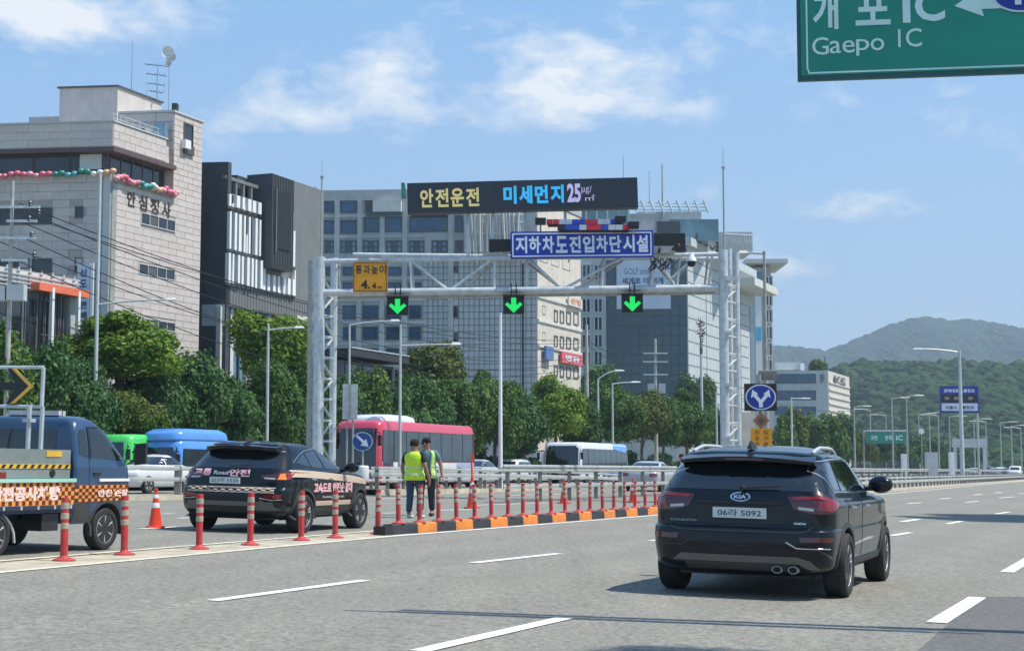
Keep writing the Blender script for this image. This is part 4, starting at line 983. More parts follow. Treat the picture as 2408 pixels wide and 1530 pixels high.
# ---- people
SKIN_D = mat('skin', (0.32,0.17,0.11), 0.6, var=0.1, vscale=20)
M_HIVIS = mat('lime_vest', (0.62,0.86,0.03), 0.6, var=0.08, vscale=12, emit=None)
M_HIVIS2 = mat('pale_lime_vest', (0.55,0.78,0.22), 0.6, var=0.10, vscale=12)
M_JEANS = mat('blue_jeans', (0.035,0.07,0.12), 0.85, var=0.25, vscale=15)
M_TROUS = mat('dark_trousers', (0.02,0.022,0.03), 0.85, var=0.2, vscale=15)
M_TEE = mat('black_shirt', (0.015,0.014,0.02), 0.85, var=0.2)
M_TEAL = mat('teal_shirt', (0.09,0.20,0.22), 0.8, var=0.15, vscale=10)
M_HAIR = mat('dark_hair', (0.014,0.011,0.010), 0.95, var=0.2, vscale=40)
M_SHOE = mat('white_shoe', (0.6,0.6,0.6), 0.6, var=0.1)
M_VBAND = mat('vest_band', (0.62,0.72,0.40), 0.4, var=0.05)
def skin_mesh(verts, edges, radii, root, levels=2, name='body'):
    me = bpy.data.meshes.new('tmp'); me.from_pydata(verts, edges, []); o = bpy.data.objects.new('tmp', me); COL.objects.link(o)
    sm = o.modifiers.new('s', 'SKIN'); sm.use_smooth_shade = True
    for i, sv in enumerate(me.skin_vertices[0].data):
        r = radii[i]; sv.radius = r if isinstance(r, tuple) else (r, r); sv.use_root = (i == root)
    ss = o.modifiers.new('u', 'SUBSURF'); ss.levels = levels; ss.render_levels = levels
    bpy.context.view_layer.update(); dg = bpy.context.evaluated_depsgraph_get(); dg.update()
    res = bpy.data.meshes.new_from_object(o.evaluated_get(dg)); bpy.data.objects.remove(o)
    res.polygons.foreach_set('use_smooth', [True]*len(res.polygons)); res.name = name; return res
def person(label, loc, rz, h, pose, cols, cap=False):
    """front faces local -y; pose: dict of joints; heights as for 1.75 m"""
    t = thing('person', label, 'person', loc, rz); t.scale = (1.14, 1.05, 1); k = h/1.75
    J = dict(pel=(0,0,.95), sp=(0,.01,1.12), ch=(0,.0,1.32), nk=(0,.0,1.47), hd0=(0,-.01,1.56), hd1=(0,-.02,1.68),
             sl=(-.19,0,1.42), sr=(.19,0,1.42), el=(-.27,.03,1.14), er=(.27,.03,1.14), wl=(-.28,-.05,.90), wr=(.28,-.05,.90), hl=(-.28,-.09,.82), hr=(.28,-.09,.82),
             pl=(-.10,0,.90), pr=(.10,0,.90), kl=(-.11,-.02,.50), kr=(.11,-.02,.50), al=(-.12,.02,.09), ar=(.12,.02,.09), tl=(-.13,-.14,.03), tr=(.13,-.14,.03))
    J.update(pose); J = {a: tuple(c*k for c in b) for a, b in J.items()}
    names = ['pel','sp','ch','nk','hd0','hd1','sl','el','wl','hl','sr','er','wr','hr','pl','kl','al','tl','pr','kr','ar','tr']
    ix = {n: i for i, n in enumerate(names)}
    ed = [('pel','sp'),('sp','ch'),('ch','nk'),('nk','hd0'),('hd0','hd1'),('ch','sl'),('sl','el'),('el','wl'),('wl','hl'),('ch','sr'),('sr','er'),('er','wr'),('wr','hr'),('pel','pl'),('pl','kl'),('kl','al'),('al','tl'),('pel','pr'),('pr','kr'),('kr','ar'),('ar','tr')]
    rad = dict(pel=(.15,.11), sp=(.14,.11), ch=(.16,.12), nk=.055, hd0=.085, hd1=.095, sl=.06, sr=.06, el=.045, er=.045, wl=.03, wr=.03, hl=.035, hr=.035, pl=.09, pr=.09, kl=.06, kr=.06, al=.042, ar=.042, tl=.04, tr=.04)
    me = skin_mesh([J[n] for n in names], [(ix[a], ix[b]) for a, b in ed], [tuple(q*k for q in rad[n]) if isinstance(rad[n], tuple) else rad[n]*k for n in names], 0)
    me.materials.append(SKIN_D); body = link('body', me, t)
    shirt, vest, trous, hair = cols[:4]
    def sub(ns, es, rr, m, nm, root=0):
        ii = {n: i for i, n in enumerate(ns)}
        q = skin_mesh([J[n] if n in J else n for n in ns], [(ii[a], ii[b]) for a, b in es], [tuple(c*k for c in r) if isinstance(r, tuple) else r*k for r in rr], root, name=nm)
        q.materials.append(m); return link(nm, q, t)
    def mix(a, b, f): return tuple(J[a][i]*(1-f)+J[b][i]*f for i in range(3))
    for s in 'lr': J['u'+s] = mix('s'+s, 'e'+s, .75); J['m'+s] = mix('k'+s, 'a'+s, .96)
    def loft(rings, m, nm, a0=0.0, a1=2*pi, n=28, th=.0):
        mb = MB(); full = a1-a0 > 6.28; nn = n if full else n+1; vs = []
        for (z, rx, ry, oy) in rings:
            for i in range(nn):
                a = a0+(a1-a0)*i/n; wob = 1+.018*sin(5*a+z*23)+.012*sin(9*a-z*31); vs.append((rx*wob*sin(a)*k, (oy-ry*wob*cos(a))*k, z*k))
        mb.add(vs, [(j*nn+i, j*nn+(i+1)%nn, (j+1)*nn+(i+1)%nn, (j+1)*nn+i) for j in range(len(rings)-1) for i in range(nn if full else nn-1)])
        o_ = mb.obj(nm, m, t, smooth='all'); sd_ = o_.modifiers.new('thick', 'SOLIDIFY'); sd_.thickness = .012; sd_.offset = 0; return o_
    SH_ = [(.90,.175,.125,.0),(1.02,.165,.118,.0),(1.15,.168,.120,.0),(1.28,.190,.128,.0),(1.38,.205,.118,.0),(1.43,.175,.10,.0),(1.465,.10,.08,.0),(1.49,.062,.062,.0)]
    loft(SH_, shirt, 'shirt_body')
    VS_ = [(.84,.225,.180,.0),(.95,.212,.165,.0),(1.05,.188,.142,.0),(1.18,.190,.144,.0),(1.30,.210,.150,.0),(1.39,.222,.136,.0),(1.445,.185,.112,.0),(1.478,.115,.088,.0)]
    if vest:
        a0_, a1_ = (0, 2*pi) if not cols[5:] else (R(38), R(322))
        vo = loft(VS_, vest, 'vest', a0_, a1_)
        for z_ in (.98, 1.12): 
            bb = MB(); nb = 28; rg = [(z_-.022,), (z_+.022,)]; vs = []
            for (zz,) in rg:
                rx = np.interp(zz, [q[0] for q in VS_], [q[1] for q in VS_])+.012; ry = np.interp(zz, [q[0] for q in VS_], [q[2] for q in VS_])+.012
                for i in range(nb+1): a = a0_+(a1_-a0_)*i/nb; vs.append((rx*sin(a)*k, -ry*cos(a)*k, zz*k))
            bb.add(vs, [(i, i+1, nb+2+i, nb+1+i) for i in range(nb)]); bb.obj('reflective_band', M_VBAND, vo, smooth='all')
    vest = None
    sub(['pel','sp','ch','nk','sl','ul','sr','ur'], [('pel','sp'),('sp','ch'),('ch','nk'),('ch','sl'),('sl','ul'),('ch','sr'),('sr','ur')], [(.165,.125),(.155,.125),(.175,.135),.065,.075,.068,.075,.068], shirt, 'shirt')
    sub(['pel','pl','kl','ml','pr','kr','mr'], [('pel','pl'),('pl','kl'),('kl','ml'),('pel','pr'),('pr','kr'),('kr','mr')], [(.135,.10),.10,.078,.062,.10,.078,.062], trous, 'trousers')
    if vest: 
        J['vb'] = mix('pel','sp',-.25); J['vt'] = mix('ch','nk',.45); J['vl'] = mix('ch','sl',.72); J['vr'] = mix('ch','sr',.72)
        vo = sub(['vb','sp','ch','vt','vl','vr'], [('vb','sp'),('sp','ch'),('ch','vt'),('ch','vl'),('ch','vr')], [(.225,.18),(.205,.17),(.215,.165),(.15,.12),.11,.11], vest, 'vest')
    for s, sx in (('l', -1), ('r', 1)):
        a, b = J['a'+s], J['t'+s]
        q = skin_mesh([(a[0], a[1]+.04, .045*k), ((a[0]+b[0])/2, (a[1]+b[1])/2, .045*k), (b[0], b[1]-.02, .03*k)], [(0,1),(1,2)], [.045*k,.05*k,.038*k], 0, 2, 'shoe'); q.materials.append(cols[4] if len(cols) > 4 else M_SHOE); link('shoe', q, t)
        # hand: palm and five fingers
        hx = Vector(J['h'+s]); wv = Vector(J['w'+s]); dn = (hx-wv).normalized()
        side = dn.cross(Vector((sx, 0, 0))).normalized()
        V = [tuple(hx+dn*.01)]; E = []; Rr = [.03*k]
        for fi, (off, ln) in enumerate(((-.027,.075),(-.009,.09),(.009,.085),(.027,.065))):
            i0 = len(V); V += [tuple(hx+side*off*k+dn*.03*k), tuple(hx+side*off*1.1*k+dn*(.03+ln*.55)*k), tuple(hx+side*off*1.1*k+dn*(.03+ln)*k-Vector((sx*.02,0,0))*k)]
            E += [(0,i0),(i0,i0+1),(i0+1,i0+2)]; Rr += [.011*k,.010*k,.008*k]
        i0 = len(V); V += [tuple(hx-side*.035*k+dn*.0), tuple(hx-side*.055*k+dn*.04*k)]; E += [(0,i0),(i0,i0+1)]; Rr += [.013*k,.010*k]
        q = skin_mesh(V, E, Rr, 0, 1, 'hand'); q.materials.append(SKIN_D); link('hand', q, t)
    # head detail
    hc = Vector(J['hd1'])*0.5+Vector(J['hd0'])*0.5
    m = MB(); m.lathe([(0.0,.118),(.050,.110),(.080,.080),(.094,.035),(.096,.0),(.090,-.035)], 18); m.v = [(p[0]*k*.98, p[1]*k*1.08+.014, p[2]*k+hc.z+.03*k) for p in m.v]
    m.v = [(p[0]+hc.x, p[1]+hc.y + (0.035*k if p[1] < 0 and p[2] < hc.z+.05*k else 0), p[2]) for p in m.v]
    ho = m.obj('cap' if cap else 'hair', hair, t, smooth='all')
    if cap:
        b = MB(); b.lathe([(0.0,.012),(.075,.006),(.085,0),(.0,-.004)], 16); b.v = [(p[0]*k+hc.x, p[1]*k*.9+hc.y-.105*k, p[2]*k+hc.z+.045*k) for p in b.v]; b.obj('peak', hair, ho, smooth='all')
    f = MB(); f.tube((hc.x,hc.y-.098*k,hc.z+.01*k),(hc.x,hc.y-.122*k,hc.z-.028*k),.010*k,.017*k,6); f.obj('nose', SKIN_D, t, smooth='all')
    for sx in (-1, 1):
        e = MB(); e.lathe([(.012*k,-.004),(0,.006)], 8, ax='Y'); e.v = [(hc.x+sx*.036*k+p[0], hc.y-.098*k-p[1], hc.z+.02*k+p[2]) for p in e.v]; e.obj('eye', M_INK, t)
        e = MB(); e.lathe([(.0,-.028*k),(.014*k,-.015*k),(.018*k,.01*k),(0,.028*k)], 8); e.v = [(hc.x+sx*.10*k+p[0]*.6, hc.y+p[1]+.005, hc.z+p[2]) for p in e.v]; e.obj('ear', SKIN_D, t, smooth='all')
    e = MB(); e.box((hc.x,hc.y-.096*k,hc.z-.052*k),(.045*k,.012*k,.010*k)); e.obj('mouth', mat('lips', (0.22,0.07,0.06), 0.6, var=0), t)
    return t, J, k
p1 = G(974, 1217); p2 = G(1002, 1212)
person('person in a bright lime vest and jeans, back turned, beside the red posts', (p1.x, p1.y, gz(p1.x, p1.y)), R(150), 1.86,
       dict(wl=(-.31,-.06,.88), hl=(-.30,-.08,.80), hd1=(.01,-.04,1.68), tl=(-.16,-.12,.03), kl=(-.13,-.03,.5), al=(-.14,.05,.09)), (M_TEE, M_HIVIS, M_JEANS, M_HAIR, M_SHOE), cap=True)
t2, J2, k2 = person('person in a teal shirt and open pale lime vest, facing the camera, phone in hand', (p2.x, p2.y, gz(p2.x, p2.y)), R(-14), 1.92,
       dict(el=(-.26,.02,1.14), er=(.29,.02,1.16), wr=(.33,-.03,.93), hr=(.35,-.05,.86)), (M_TEAL, M_HIVIS2, M_TROUS, M_HAIR, M_TEE, True))
gl = MB(); gl.box((0,-.105*k2-.01,1.625*k2),(.15*k2,.012,.035*k2)); gl.obj('sunglasses', M_INK, t2)
ph = MB().box((J2['hr'][0],J2['hr'][1]-.05,J2['hr'][2]-.04),(.03,.02,.14)).obj('phone', M_INK, None)
ph.location = t2.location; ph.rotation_euler = t2.rotation_euler; tag(ph, 'small black phone in the hand of the teal-shirted person', 'phone')
p3 = G(1592, 1150); p3.z = 0
person('person in a yellow vest, mostly hidden behind the near black SUV', (7.2, 68, gz(7.2, 68)), R(60), 1.78, {}, (M_TEE, mat('yellow_vest', (0.85,0.75,0.25), 0.6, var=0.1), M_TROUS, M_HAIR, M_SHOE))

# ---- delineator posts, cones, separator kerb, guardrails
M_POSTRED = weather(mat('red_plastic', (0.52,0.032,0.035), 0.5, var=0.16, vscale=6), .45, 12)
M_POSTBAND = mat('grey_reflective_band', (0.40,0.36,0.27), 0.5, var=0.12, vscale=9)
M_CONE = weather(mat('orange_red_plastic', (0.85,0.055,0.012), 0.45, var=0.08, vscale=4), .25, 8)
M_CONEW = mat('white_reflective_band', (0.72,0.70,0.68), 0.5, var=0.08)
ORD = ['first','second','third','fourth','fifth','sixth','seventh','eighth','ninth','tenth','eleventh','twelfth','thirteenth','fourteenth','fifteenth','sixteenth','seventeenth','eighteenth','nineteenth','twentieth']
pm = MB(); r = 0.052
pm.lathe([(0.16,0.0),(0.155,0.018),(0.075,0.045),(r,0.07),(r,0.84),(r*0.98,0.855),(0.0,0.86)], 20)
POST_ME = pm.mesh('post_body', (M_POSTRED,), True)
BANDS = []
for z0, z1 in ((0.43,0.51),(0.565,0.645),(0.70,0.785)):
    b = MB(); b.lathe([(r+.001,z0),(r+.005,z0+.004),(r+.005,z1-.004),(r+.001,z1)], 20); BANDS.append(b.mesh('reflective_band', (M_POSTBAND,), True))
def post(x, y, z, label, group, s=1.0, tilt=(0,0)):
    t = thing('delineator_post', label, 'delineator post', (x, y, z), group=group); t.rotation_euler = (tilt[0], tilt[1], 0)
    o = link('post_body', POST_ME, t); o.scale = (s, s, s)
    for b in BANDS: q = link('reflective_band', b, t); q.scale = (s, s, s)
FR = [(150,1321,'standing in front of the blue truck bed, leftmost'),(292,1307,'in front of the blue truck cab'),(468,1293.5,'in front of the patrol SUV rear bumper, left one'),(588,1284,'in front of the patrol SUV rear bumper, right one'),
      (708,1273,'in front of the patrol SUV rear wheel'),(788,1267,'in front of the patrol SUV side doors'),(888,1258,'between patrol SUV front wheel and kerb end')]
for i, (px, py, lb) in enumerate(FR):
    g = G(px, py-3); post(g.x, g.y, gz(g.x, g.y)+0.004, 'red plastic post with grey bands, ' + lb, 'red delineator posts on the painted strip', 0.97, (rnd.uniform(-.012,.012), rnd.uniform(-.005,.02)))
ka, kb = G(918, 1257.5), G(1560, 1206.5)
def kline(px):                                        # point of the kerb's front foot under picture column px
    lo, hi = -0.2, 1.3
    for _ in range(40):
        m = (lo+hi)/2; p = ka.lerp(kb, m)
        if p.x/p.y*FPX*1.0 > (px-CX)*1.0: hi = m
        else: lo = m
    return ka.lerp(kb, lo)
kd = (kb-ka); kd.z = 0; kd.normalize(); ks = Vector((-kd.y, kd.x, 0))          # away from us
M_KB = mat('black_kerb', (0.028,0.030,0.033), 0.6, var=0.3, vscale=8, bump=0.2); M_KO = weather(mat('orange_kerb', (0.86,0.24,0.015), 0.5, var=0.12, vscale=5, bump=0.15), .45, 5)
sep_t = thing('lane_separator', 'low kerb of alternating black and orange blocks carrying red posts', 'kerb', (ka.x, ka.y, gz(ka.x, ka.y)), 0)
edges = [926,985,1030,1074,1114,1155,1195,1231,1265,1299,1331,1362,1391,1420,1446,1472,1498,1522,1546,1569,1591,1612]
for i in range(len(edges)-1):
    a, b = kline(edges[i]), kline(edges[i+1]); L = (b-a).length; mid = (a+b)/2
    m = MB(); g = 0.006; h = 0.20; w = 0.24
    pts = [(g,0,0),(L-g,0,0),(L-g,w,0),(g,w,0),(g,0.01,h-.03),(L-g,0.01,h-.03),(L-g,w-.01,h-.03),(g,w-.01,h-.03),(g+.02,.035,h),(L-g-.02,.035,h),(L-g-.02,w-.035,h),(g+.02,w-.035,h)]
    m.add(pts, [(0,1,5,4),(1,2,6,5),(2,3,7,6),(3,0,4,7),(4,5,9,8),(5,6,10,9),(6,7,11,10),(7,4,8,11),(8,9,10,11),(3,2,1,0)])
    o = m.obj('kerb_block', M_KB if i % 2 == 0 else M_KO, sep_t)
    o.location = (a.x-ka.x, a.y-ka.y, gz(mid.x, mid.y)-gz(ka.x, ka.y)); o.rotation_euler = (0, 0, atan2(kd.y, kd.x))
    bo = MB(); 
    for q in (0.25, 0.75): bo.lathe([(0.02,0),(0.02,0.012),(0,0.014)], 8, c=(L*q, w/2, h))
e0 = kline(926); m = MB(); m.b2((-0.32,0,0),(-0.006,0.24,0.17)); o = m.obj('end_cap', M_INK, sep_t); o.location = (e0.x-ka.x, e0.y-ka.y, 0); o.rotation_euler = (0, 0, atan2(kd.y, kd.x))
KP = [952,1001,1045,1087,1129,1168,1206,1241,1274,1307,1339,1370,1397,1426,1452,1477,1501,1525,1549]
for i, px in enumerate(KP):
    g = kline(px) + ks*0.12
    post(g.x, g.y, gz(g.x, g.y)+0.195, 'red plastic post with grey bands on the kerb, %s from the kerb end' % ORD[i], 'red delineator posts along the striped kerb', 0.84, (rnd.uniform(-.015,.015), rnd.uniform(-.03,.03)))
def cone(px, py, hpx, label, rod=False, twist=0.3):
    g = G(px, py); sc = FPX/g.y; h = hpx/sc
    t = thing('traffic_cone', label, 'traffic cone', (g.x, g.y, gz(g.x, g.y)+0.002), twist, 'traffic cones')
    k = h/1.0; m = MB(); m.box((0,0,0.025*k),(0.44*k,0.44*k,0.05*k)); m.obj('base', M_CONE, t)
    m = MB(); rr = lambda z: (0.175-0.135*z/0.95)*k
    m.lathe([(rr(0.04),0.05*k),(rr(0.93),0.93*k),(rr(0.95)*1.3,0.94*k),(rr(0.95)*1.3,0.99*k),(0,1.0*k)], 24); m.obj('cone_body', M_CONE, t, smooth=True)
    for z0, z1 in ((0.50,0.63),(0.74,0.84)):
        b = MB(); b.lathe([(rr(z0)+.002*k,z0*k),(rr(z0)+.006*k,z0*k+.003),(rr(z1)+.006*k,z1*k-.003),(rr(z1)+.002*k,z1*k)], 24); b.obj('reflective_band', M_CONEW, t, smooth=True)
    if rod: MB().tube((0,0,0.98*k),(-0.02,0,1.75*k),0.03*k).obj('warning_rod', M_CONE, t)
cone(365, 1240, 92, 'large orange-red cone between the blue truck and the patrol SUV')
cone(1110, 1195, 72, 'orange cone with a rod on top, right of the two persons', rod=True)
cone(1326, 1183, 56, 'orange cone behind the middle of the striped kerb')
cone(1489, 1181, 56, 'orange cone by the silver sedan, left of the near SUV')

M_RAIL = mat('guardrail_steel', (0.46,0.47,0.45), 0.45, 0.2, var=0.12, vscale=2)
M_RAILD = mat('guardrail_post', (0.22,0.22,0.20), 0.6, 0.1, var=0.15)
def guardrail(label, pts, h, rails, post_gap, drum=None, kerb=None, two_sided=False, post_w=0.14, name='guardrail'):
    """pts: ground points of the foot; rails: list of (z0, z1)"""
    t = thing(name, label, 'guardrail', (pts[0].x, pts[0].y, gz(pts[0].x, pts[0].y))); o0 = t.location.copy()
    P = []
    for i in range(len(pts)-1):
        n = max(1, int((pts[i+1]-pts[i]).length/2.5))
        for k in range(n): P.append(pts[i].lerp(pts[i+1], k/n))
    P.append(pts[-1])
    Z = lambda p: (p.z if p.z != 0 else gz(p.x, p.y))
    for (z0, z1) in rails:
        m = MB(); vs = []
        zm = (z0+z1)/2; hh = (z1-z0)/2
        prof = [(-.05,-1),(.035,-.75),(.035,-.35),(-.03,-.12),(-.03,.12),(.035,.35),(.035,.75),(-.05,1)] if hh > 0.1 else [(-.02,-1),(.03,-1),(.04,0),(.03,1),(-.02,1)]
        for j, p in enumerate(P):
            q = P[min(j+1, len(P)-1)]-P[max(j-1, 0)]; q.z = 0; q.normalize(); s = Vector((q.y, -q.x, 0))
            for (a, b) in prof: vs.append(tuple(Vector((p.x, p.y, Z(p)+zm+b*hh)) + s*(a+.08) - o0))
            for (a, b) in prof[::-1]: vs.append(tuple(Vector((p.x, p.y, Z(p)+zm+b*hh)) + s*(a+.065) - o0))
        n = len(prof)*2
        fs = [(j*n+i, (j+1)*n+i, (j+1)*n+(i+1)%n, j*n+(i+1)%n) for j in range(len(P)-1) for i in range(n)]
        m.add(vs, fs); m.obj('rail', M_RAIL, t)
    # posts
    L = 0; tot = sum((P[i+1]-P[i]).length for i in range(len(P)-1)); k = 0; pmesh = MB().b2((-post_w/2,-post_w/2,0),(post_w/2,post_w/2,h)).mesh('post', (M_RAILD,))
    acc = 0; nxt = 0.6
    for i in range(len(P)-1):
        d = (P[i+1]-P[i]).length
        while nxt <= acc+d:
            p = P[i].lerp(P[i+1], (nxt-acc)/d); o = link('post', pmesh, t); o.location = Vector((p.x, p.y, Z(p)))-o0; k += 1; nxt += post_gap
        acc += d
    if kerb:
        m = MB(); vs = []
        w0, w1, hk = kerb
        for j, p in enumerate(P):
            q = P[min(j+1, len(P)-1)]-P[max(j-1, 0)]; q.z = 0; q.normalize(); s = Vector((q.y, -q.x, 0))
            for (a, z) in ((w1,0),(w1-.03,hk),(w0,hk),(w0,0)): vs.append(tuple(Vector((p.x, p.y, Z(p)+z-(0 if z else .05))) + s*a - o0))
        fs = [(j*4+i, j*4+(i+1)%4, (j+1)*4+(i+1)%4, (j+1)*4+i) for j in range(len(P)-1) for i in range(4)]
        m.add(vs, [f[::-1] for f in fs]); m.obj('kerb', M_BEIGE, t)
    return t
gp = [G(866,1163), G(1000,1160), G(1250,1151), G(1400,1144), G(1500,1139.5)]
gp = [Vector((p.x, p.y, gz(p.x, p.y)+0.0)) for p in gp]
# heights vary: the rail drops towards the far end as the kerb does in the photo
TOPY = [1096, 1098.5, 1104, 1110, 1117]
t = guardrail('steel guardrail on a beige kerb curving behind the two persons', [Vector((p.x, p.y, at(1000, ty, p.y).z-0.98)) for p, ty in zip(gp, TOPY)], 1.02, [(0.62,0.78),(0.88,0.98)], 2.4, kerb=(-0.5, 0.45, 0.16))
d = MB(); d.lathe([(0.26,0.55),(0.28,0.60),(0.28,1.02),(0.24,1.06),(0,1.07)], 20); o = d.obj('end_drum', M_WHITE, t, smooth=True); o.location = (-0.25, -0.15, 0)
# left guardrail between truck and patrol car
gl_ = [G(200,1176), G(330,1174), G(430,1173), G(560,1171), G(700,1168)]
guardrail('pale three-rail barrier behind the orange cone, between truck and patrol SUV', [Vector((p.x, p.y, 0.0)) for p in gl_], 1.0, [(0.86,0.98),(0.54,0.66)], 3.0, kerb=(-0.4,0.4,0.14), post_w=0.2)
# right median barriers
gr = [G(1900,1172), G(2075,1157.5), G(2250,1143), G(2420,1129.5), G(2520,1121.5)]
guardrail('long median guardrail on a beige verge at the right, nearer one', [Vector((p.x, p.y, 0.0))-Vector((0.9,-0.3,0)) for p in gr], 0.85, [(0.42,0.60),(0.70,0.80)], 2.0, kerb=(-1.2, 0.75, 0.12))
gb_ = [uv2xy(48, -19.5), uv2xy(95, -19.5), uv2xy(180, -19.2), uv2xy(330, -19)]
guardrail('pale barrier running behind the nearer median guardrail at right', [Vector((x, y, 0.0)) for x, y in gb_], 1.25, [(1.0,1.25),(0.45,0.6)], 3.0)
gb_ = [uv2xy(52, -29.5), uv2xy(110, -29.5), uv2xy(190, -29.3)]
guardrail('low white slatted fence between the carriageways behind the posts', [Vector((x, y, 0.0)) for x, y in gb_], 0.9, [(0.74,0.88),(0.40,0.50)], 1.5)

# ------------------------------------------------------------------ gantry with its signs
M_LED = mat('display_face', (0.022,0.030,0.040), 0.35, var=0.1, vscale=1.5)
def led(name, c, s): return mat(name, c, 0.4, var=0.0, emit=c, estr=s)
L_YEL = led('led_yellow', (0.50,0.42,0.17), 0.45); L_BLUE = led('led_cyan', (0.03,0.34,0.62), 0.6); L_LIL = led('led_lilac', (0.44,0.38,0.62), 0.45); L_GREEN = led('led_green', (0.01,0.62,0.10), 0.75)
M_SBLUE = mat('blue_sign_sheet', (0.004,0.040,0.36), 0.4, var=0.05); M_SWHITE = mat('white_sign_sheet', (0.72,0.76,0.86), 0.4, var=0.03)
M_SORANGE = mat('amber_sign_sheet', (0.72,0.31,0.008), 0.45, var=0.06); M_SGREEN = mat('green_sign_sheet', (0.008,0.26,0.18), 0.45, var=0.10, vscale=0.8); M_SGW = mat('grey_white_sheet', (0.62,0.85,0.80), 0.5, var=0.08)
YG = 56.5
def gp_(px, py, dY=0.0): return at(px, py, YG+dY)
gA, gB = gp_(770, 612), gp_(1700, 600)
gt = thing('overhead_gantry', 'grey steel truss gantry spanning the underpass lanes, carrying signs and green arrows', 'gantry', (0,0,0))
gbase = lambda p: gz(p.x, p.y)
def gtube(name, p, q, r, m=M_GALV, n=12, parent=gt): return MB().tube(p, q, r, n=n).obj(name, m, parent, smooth=True)
# left tower: big round post plus lattice ladder of two smaller posts
lp = gp_(752, 612); lp0 = Vector((lp.x, lp.y, gbase(lp)))
gtube('post', lp0, lp+Vector((0,0,0.12)), 0.20)
MB().b2((lp.x-.45,lp.y-.45,lp0.z),(lp.x+.45,lp.y+.45,lp0.z+.35)).obj('footing', M_CONC, gt)
lpb = gp_(735, 612, 1.8); gtube('post', Vector((lpb.x,lpb.y,gbase(lpb))), lpb, 0.16, M_GALVD)
lq = gp_(786, 612, 1.2); gtube('post', Vector((lq.x,lq.y,gbase(lq))), lq+Vector((0,0,0.1)), 0.13)
zt = lp.z; z = lp0.z+0.4; k = 0
while z < zt-0.7:
    a = Vector((lp.x,lp.y,z)); b = Vector((lq.x,lq.y,z+0.75)); c = Vector((lq.x,lq.y,z))
    if k % 2: a, b = Vector((lp.x,lp.y,z+0.75)), Vector((lq.x,lq.y,z))
    gtube('brace', a, b, 0.045, n=6); gtube('brace', Vector((lp.x,lp.y,z)), c, 0.04, n=6); gtube('brace', Vector((lpb.x,lpb.y,z)), c, 0.03, n=6); z += 0.75; k += 1
# right tower
rp = gp_(1700, 597); rp0 = Vector((rp.x, rp.y, gbase(rp)))
gtube('post', rp0, rp+Vector((0,0,0.15)), 0.17)
rq = gp_(1730, 600, 1.1); gtube('post', Vector((rq.x,rq.y,gbase(rq))), rq+Vector((0,0,0.1)), 0.13)
rr_ = gp_(1712, 598, 1.6); gtube('post', Vector((rr_.x,rr_.y,gbase(rr_))), rr_+Vector((0,0,0.2)), 0.15)
z = rp0.z+0.4; k = 0
while z < rp.z-0.6:
    gtube('brace', Vector((rp.x,rp.y,z)), Vector((rq.x,rq.y,z+0.5 if k % 2 else z-.1)), 0.04, n=6); gtube('brace', Vector((rp.x,rp.y,z)), Vector((rq.x,rq.y,z)), 0.045, n=6)
    if k % 3 == 0: MB().box((rp.x+.12, rp.y-.1, z+.1), (.28,.28,.10)).obj('flange', M_GALV, gt)
    z += 0.62; k += 1
MB().box((rp.x+.28, rp.y-.1, gp_(1,655).z), (.45,.35,.16)).obj('flange', M_GALV, gt)
# beam: two front chords, two rear chords, webs
T0, T1 = gp_(752, 614), gp_(1700, 597); B0, B1 = gp_(758, 688), gp_(1690, 676)
off = Vector((0, 1.3, 0))
gtube('chord', T0, T1, 0.085); gtube('chord', B0, B1, 0.13)
gtube('chord', gp_(830, 600, 1.3)+Vector((0,0,.02)), T1+off, 0.09); gtube('chord', B0+off, B1+off, 0.10, M_GALVD)
def on(p, q, px): 
    f = (px-752)/(1700-752); return p.lerp(q, f)
for a, b in (((965,'T'),(1055,'B')),((1160,'T'),(1055,'B')),((1240,'T'),(1325,'B')),((1470,'T'),(1325,'B')),((1540,'T'),(1600,'B')),((1640,'T'),(1560,'B'))):
    pa = on(T0,T1,a[0]); pb = on(B0,B1,b[0])
    gtube('web', pa, pb, 0.05, n=8); gtube('web', pa+off, pb+off+Vector((.25,0,0)), 0.045, M_GALVD, n=8)
for px in (752+34, 855, 965, 1163, 1240, 1420, 1540, 1600, 1675): gtube('web', on(T0,T1,px), on(B0,B1,px), 0.045, n=8); gtube('web', on(T0,T1,px)+off, on(B0,B1,px)+off, 0.04, M_GALVD, n=8)
for px in range(790, 1700, 110): gtube('web', on(B0,B1,px), on(B0,B1,px)+off, 0.035, n=6); gtube('web', on(T0,T1,px), on(T0,T1,px)+off, 0.035, n=6)
for px in (1100, 1160, 1235, 1330, 1455):                 # risers that hold the boards
    gtube('riser', on(T0,T1,px)+Vector((0,.25,0)), Vector((on(T0,T1,px).x, YG+.25, gp_(px,495).z)), 0.055, n=8)
MB().box((gp_(1165,598).x, YG+.2, gp_(1,598).z), (0.9,.5,.12)).obj('walkway_bracket', M_GALVD, gt)
for k in range(7): gtube('riser', gp_(1110+k*15, 598, .4), gp_(1110+k*15+(-1)**k*5, 506, .4), 0.022, M_GALVD, n=5)
# lightning rods
def rod(p, ztop, label):
    t = thing('lightning_rod', label, 'lightning rod', p); m = MB(); h = ztop-p.z; m.tube((0,0,-.3),(0,0,h*.8),.035,.03,8); m.tube((0,0,h*.8),(0,0,h),.014,.006,6); m.obj('rod', M_GALVD, t)
    MB().box((0,0,h*.8),(.12,.12,.06)).obj('joint', M_GALVD, t)
rod(gp_(755,600), gp_(1,370).z, 'thin steel lightning rod on top of the left gantry tower')
rod(gp_(1703,590), gp_(1,345).z, 'thin steel lightning rod on top of the right gantry tower')

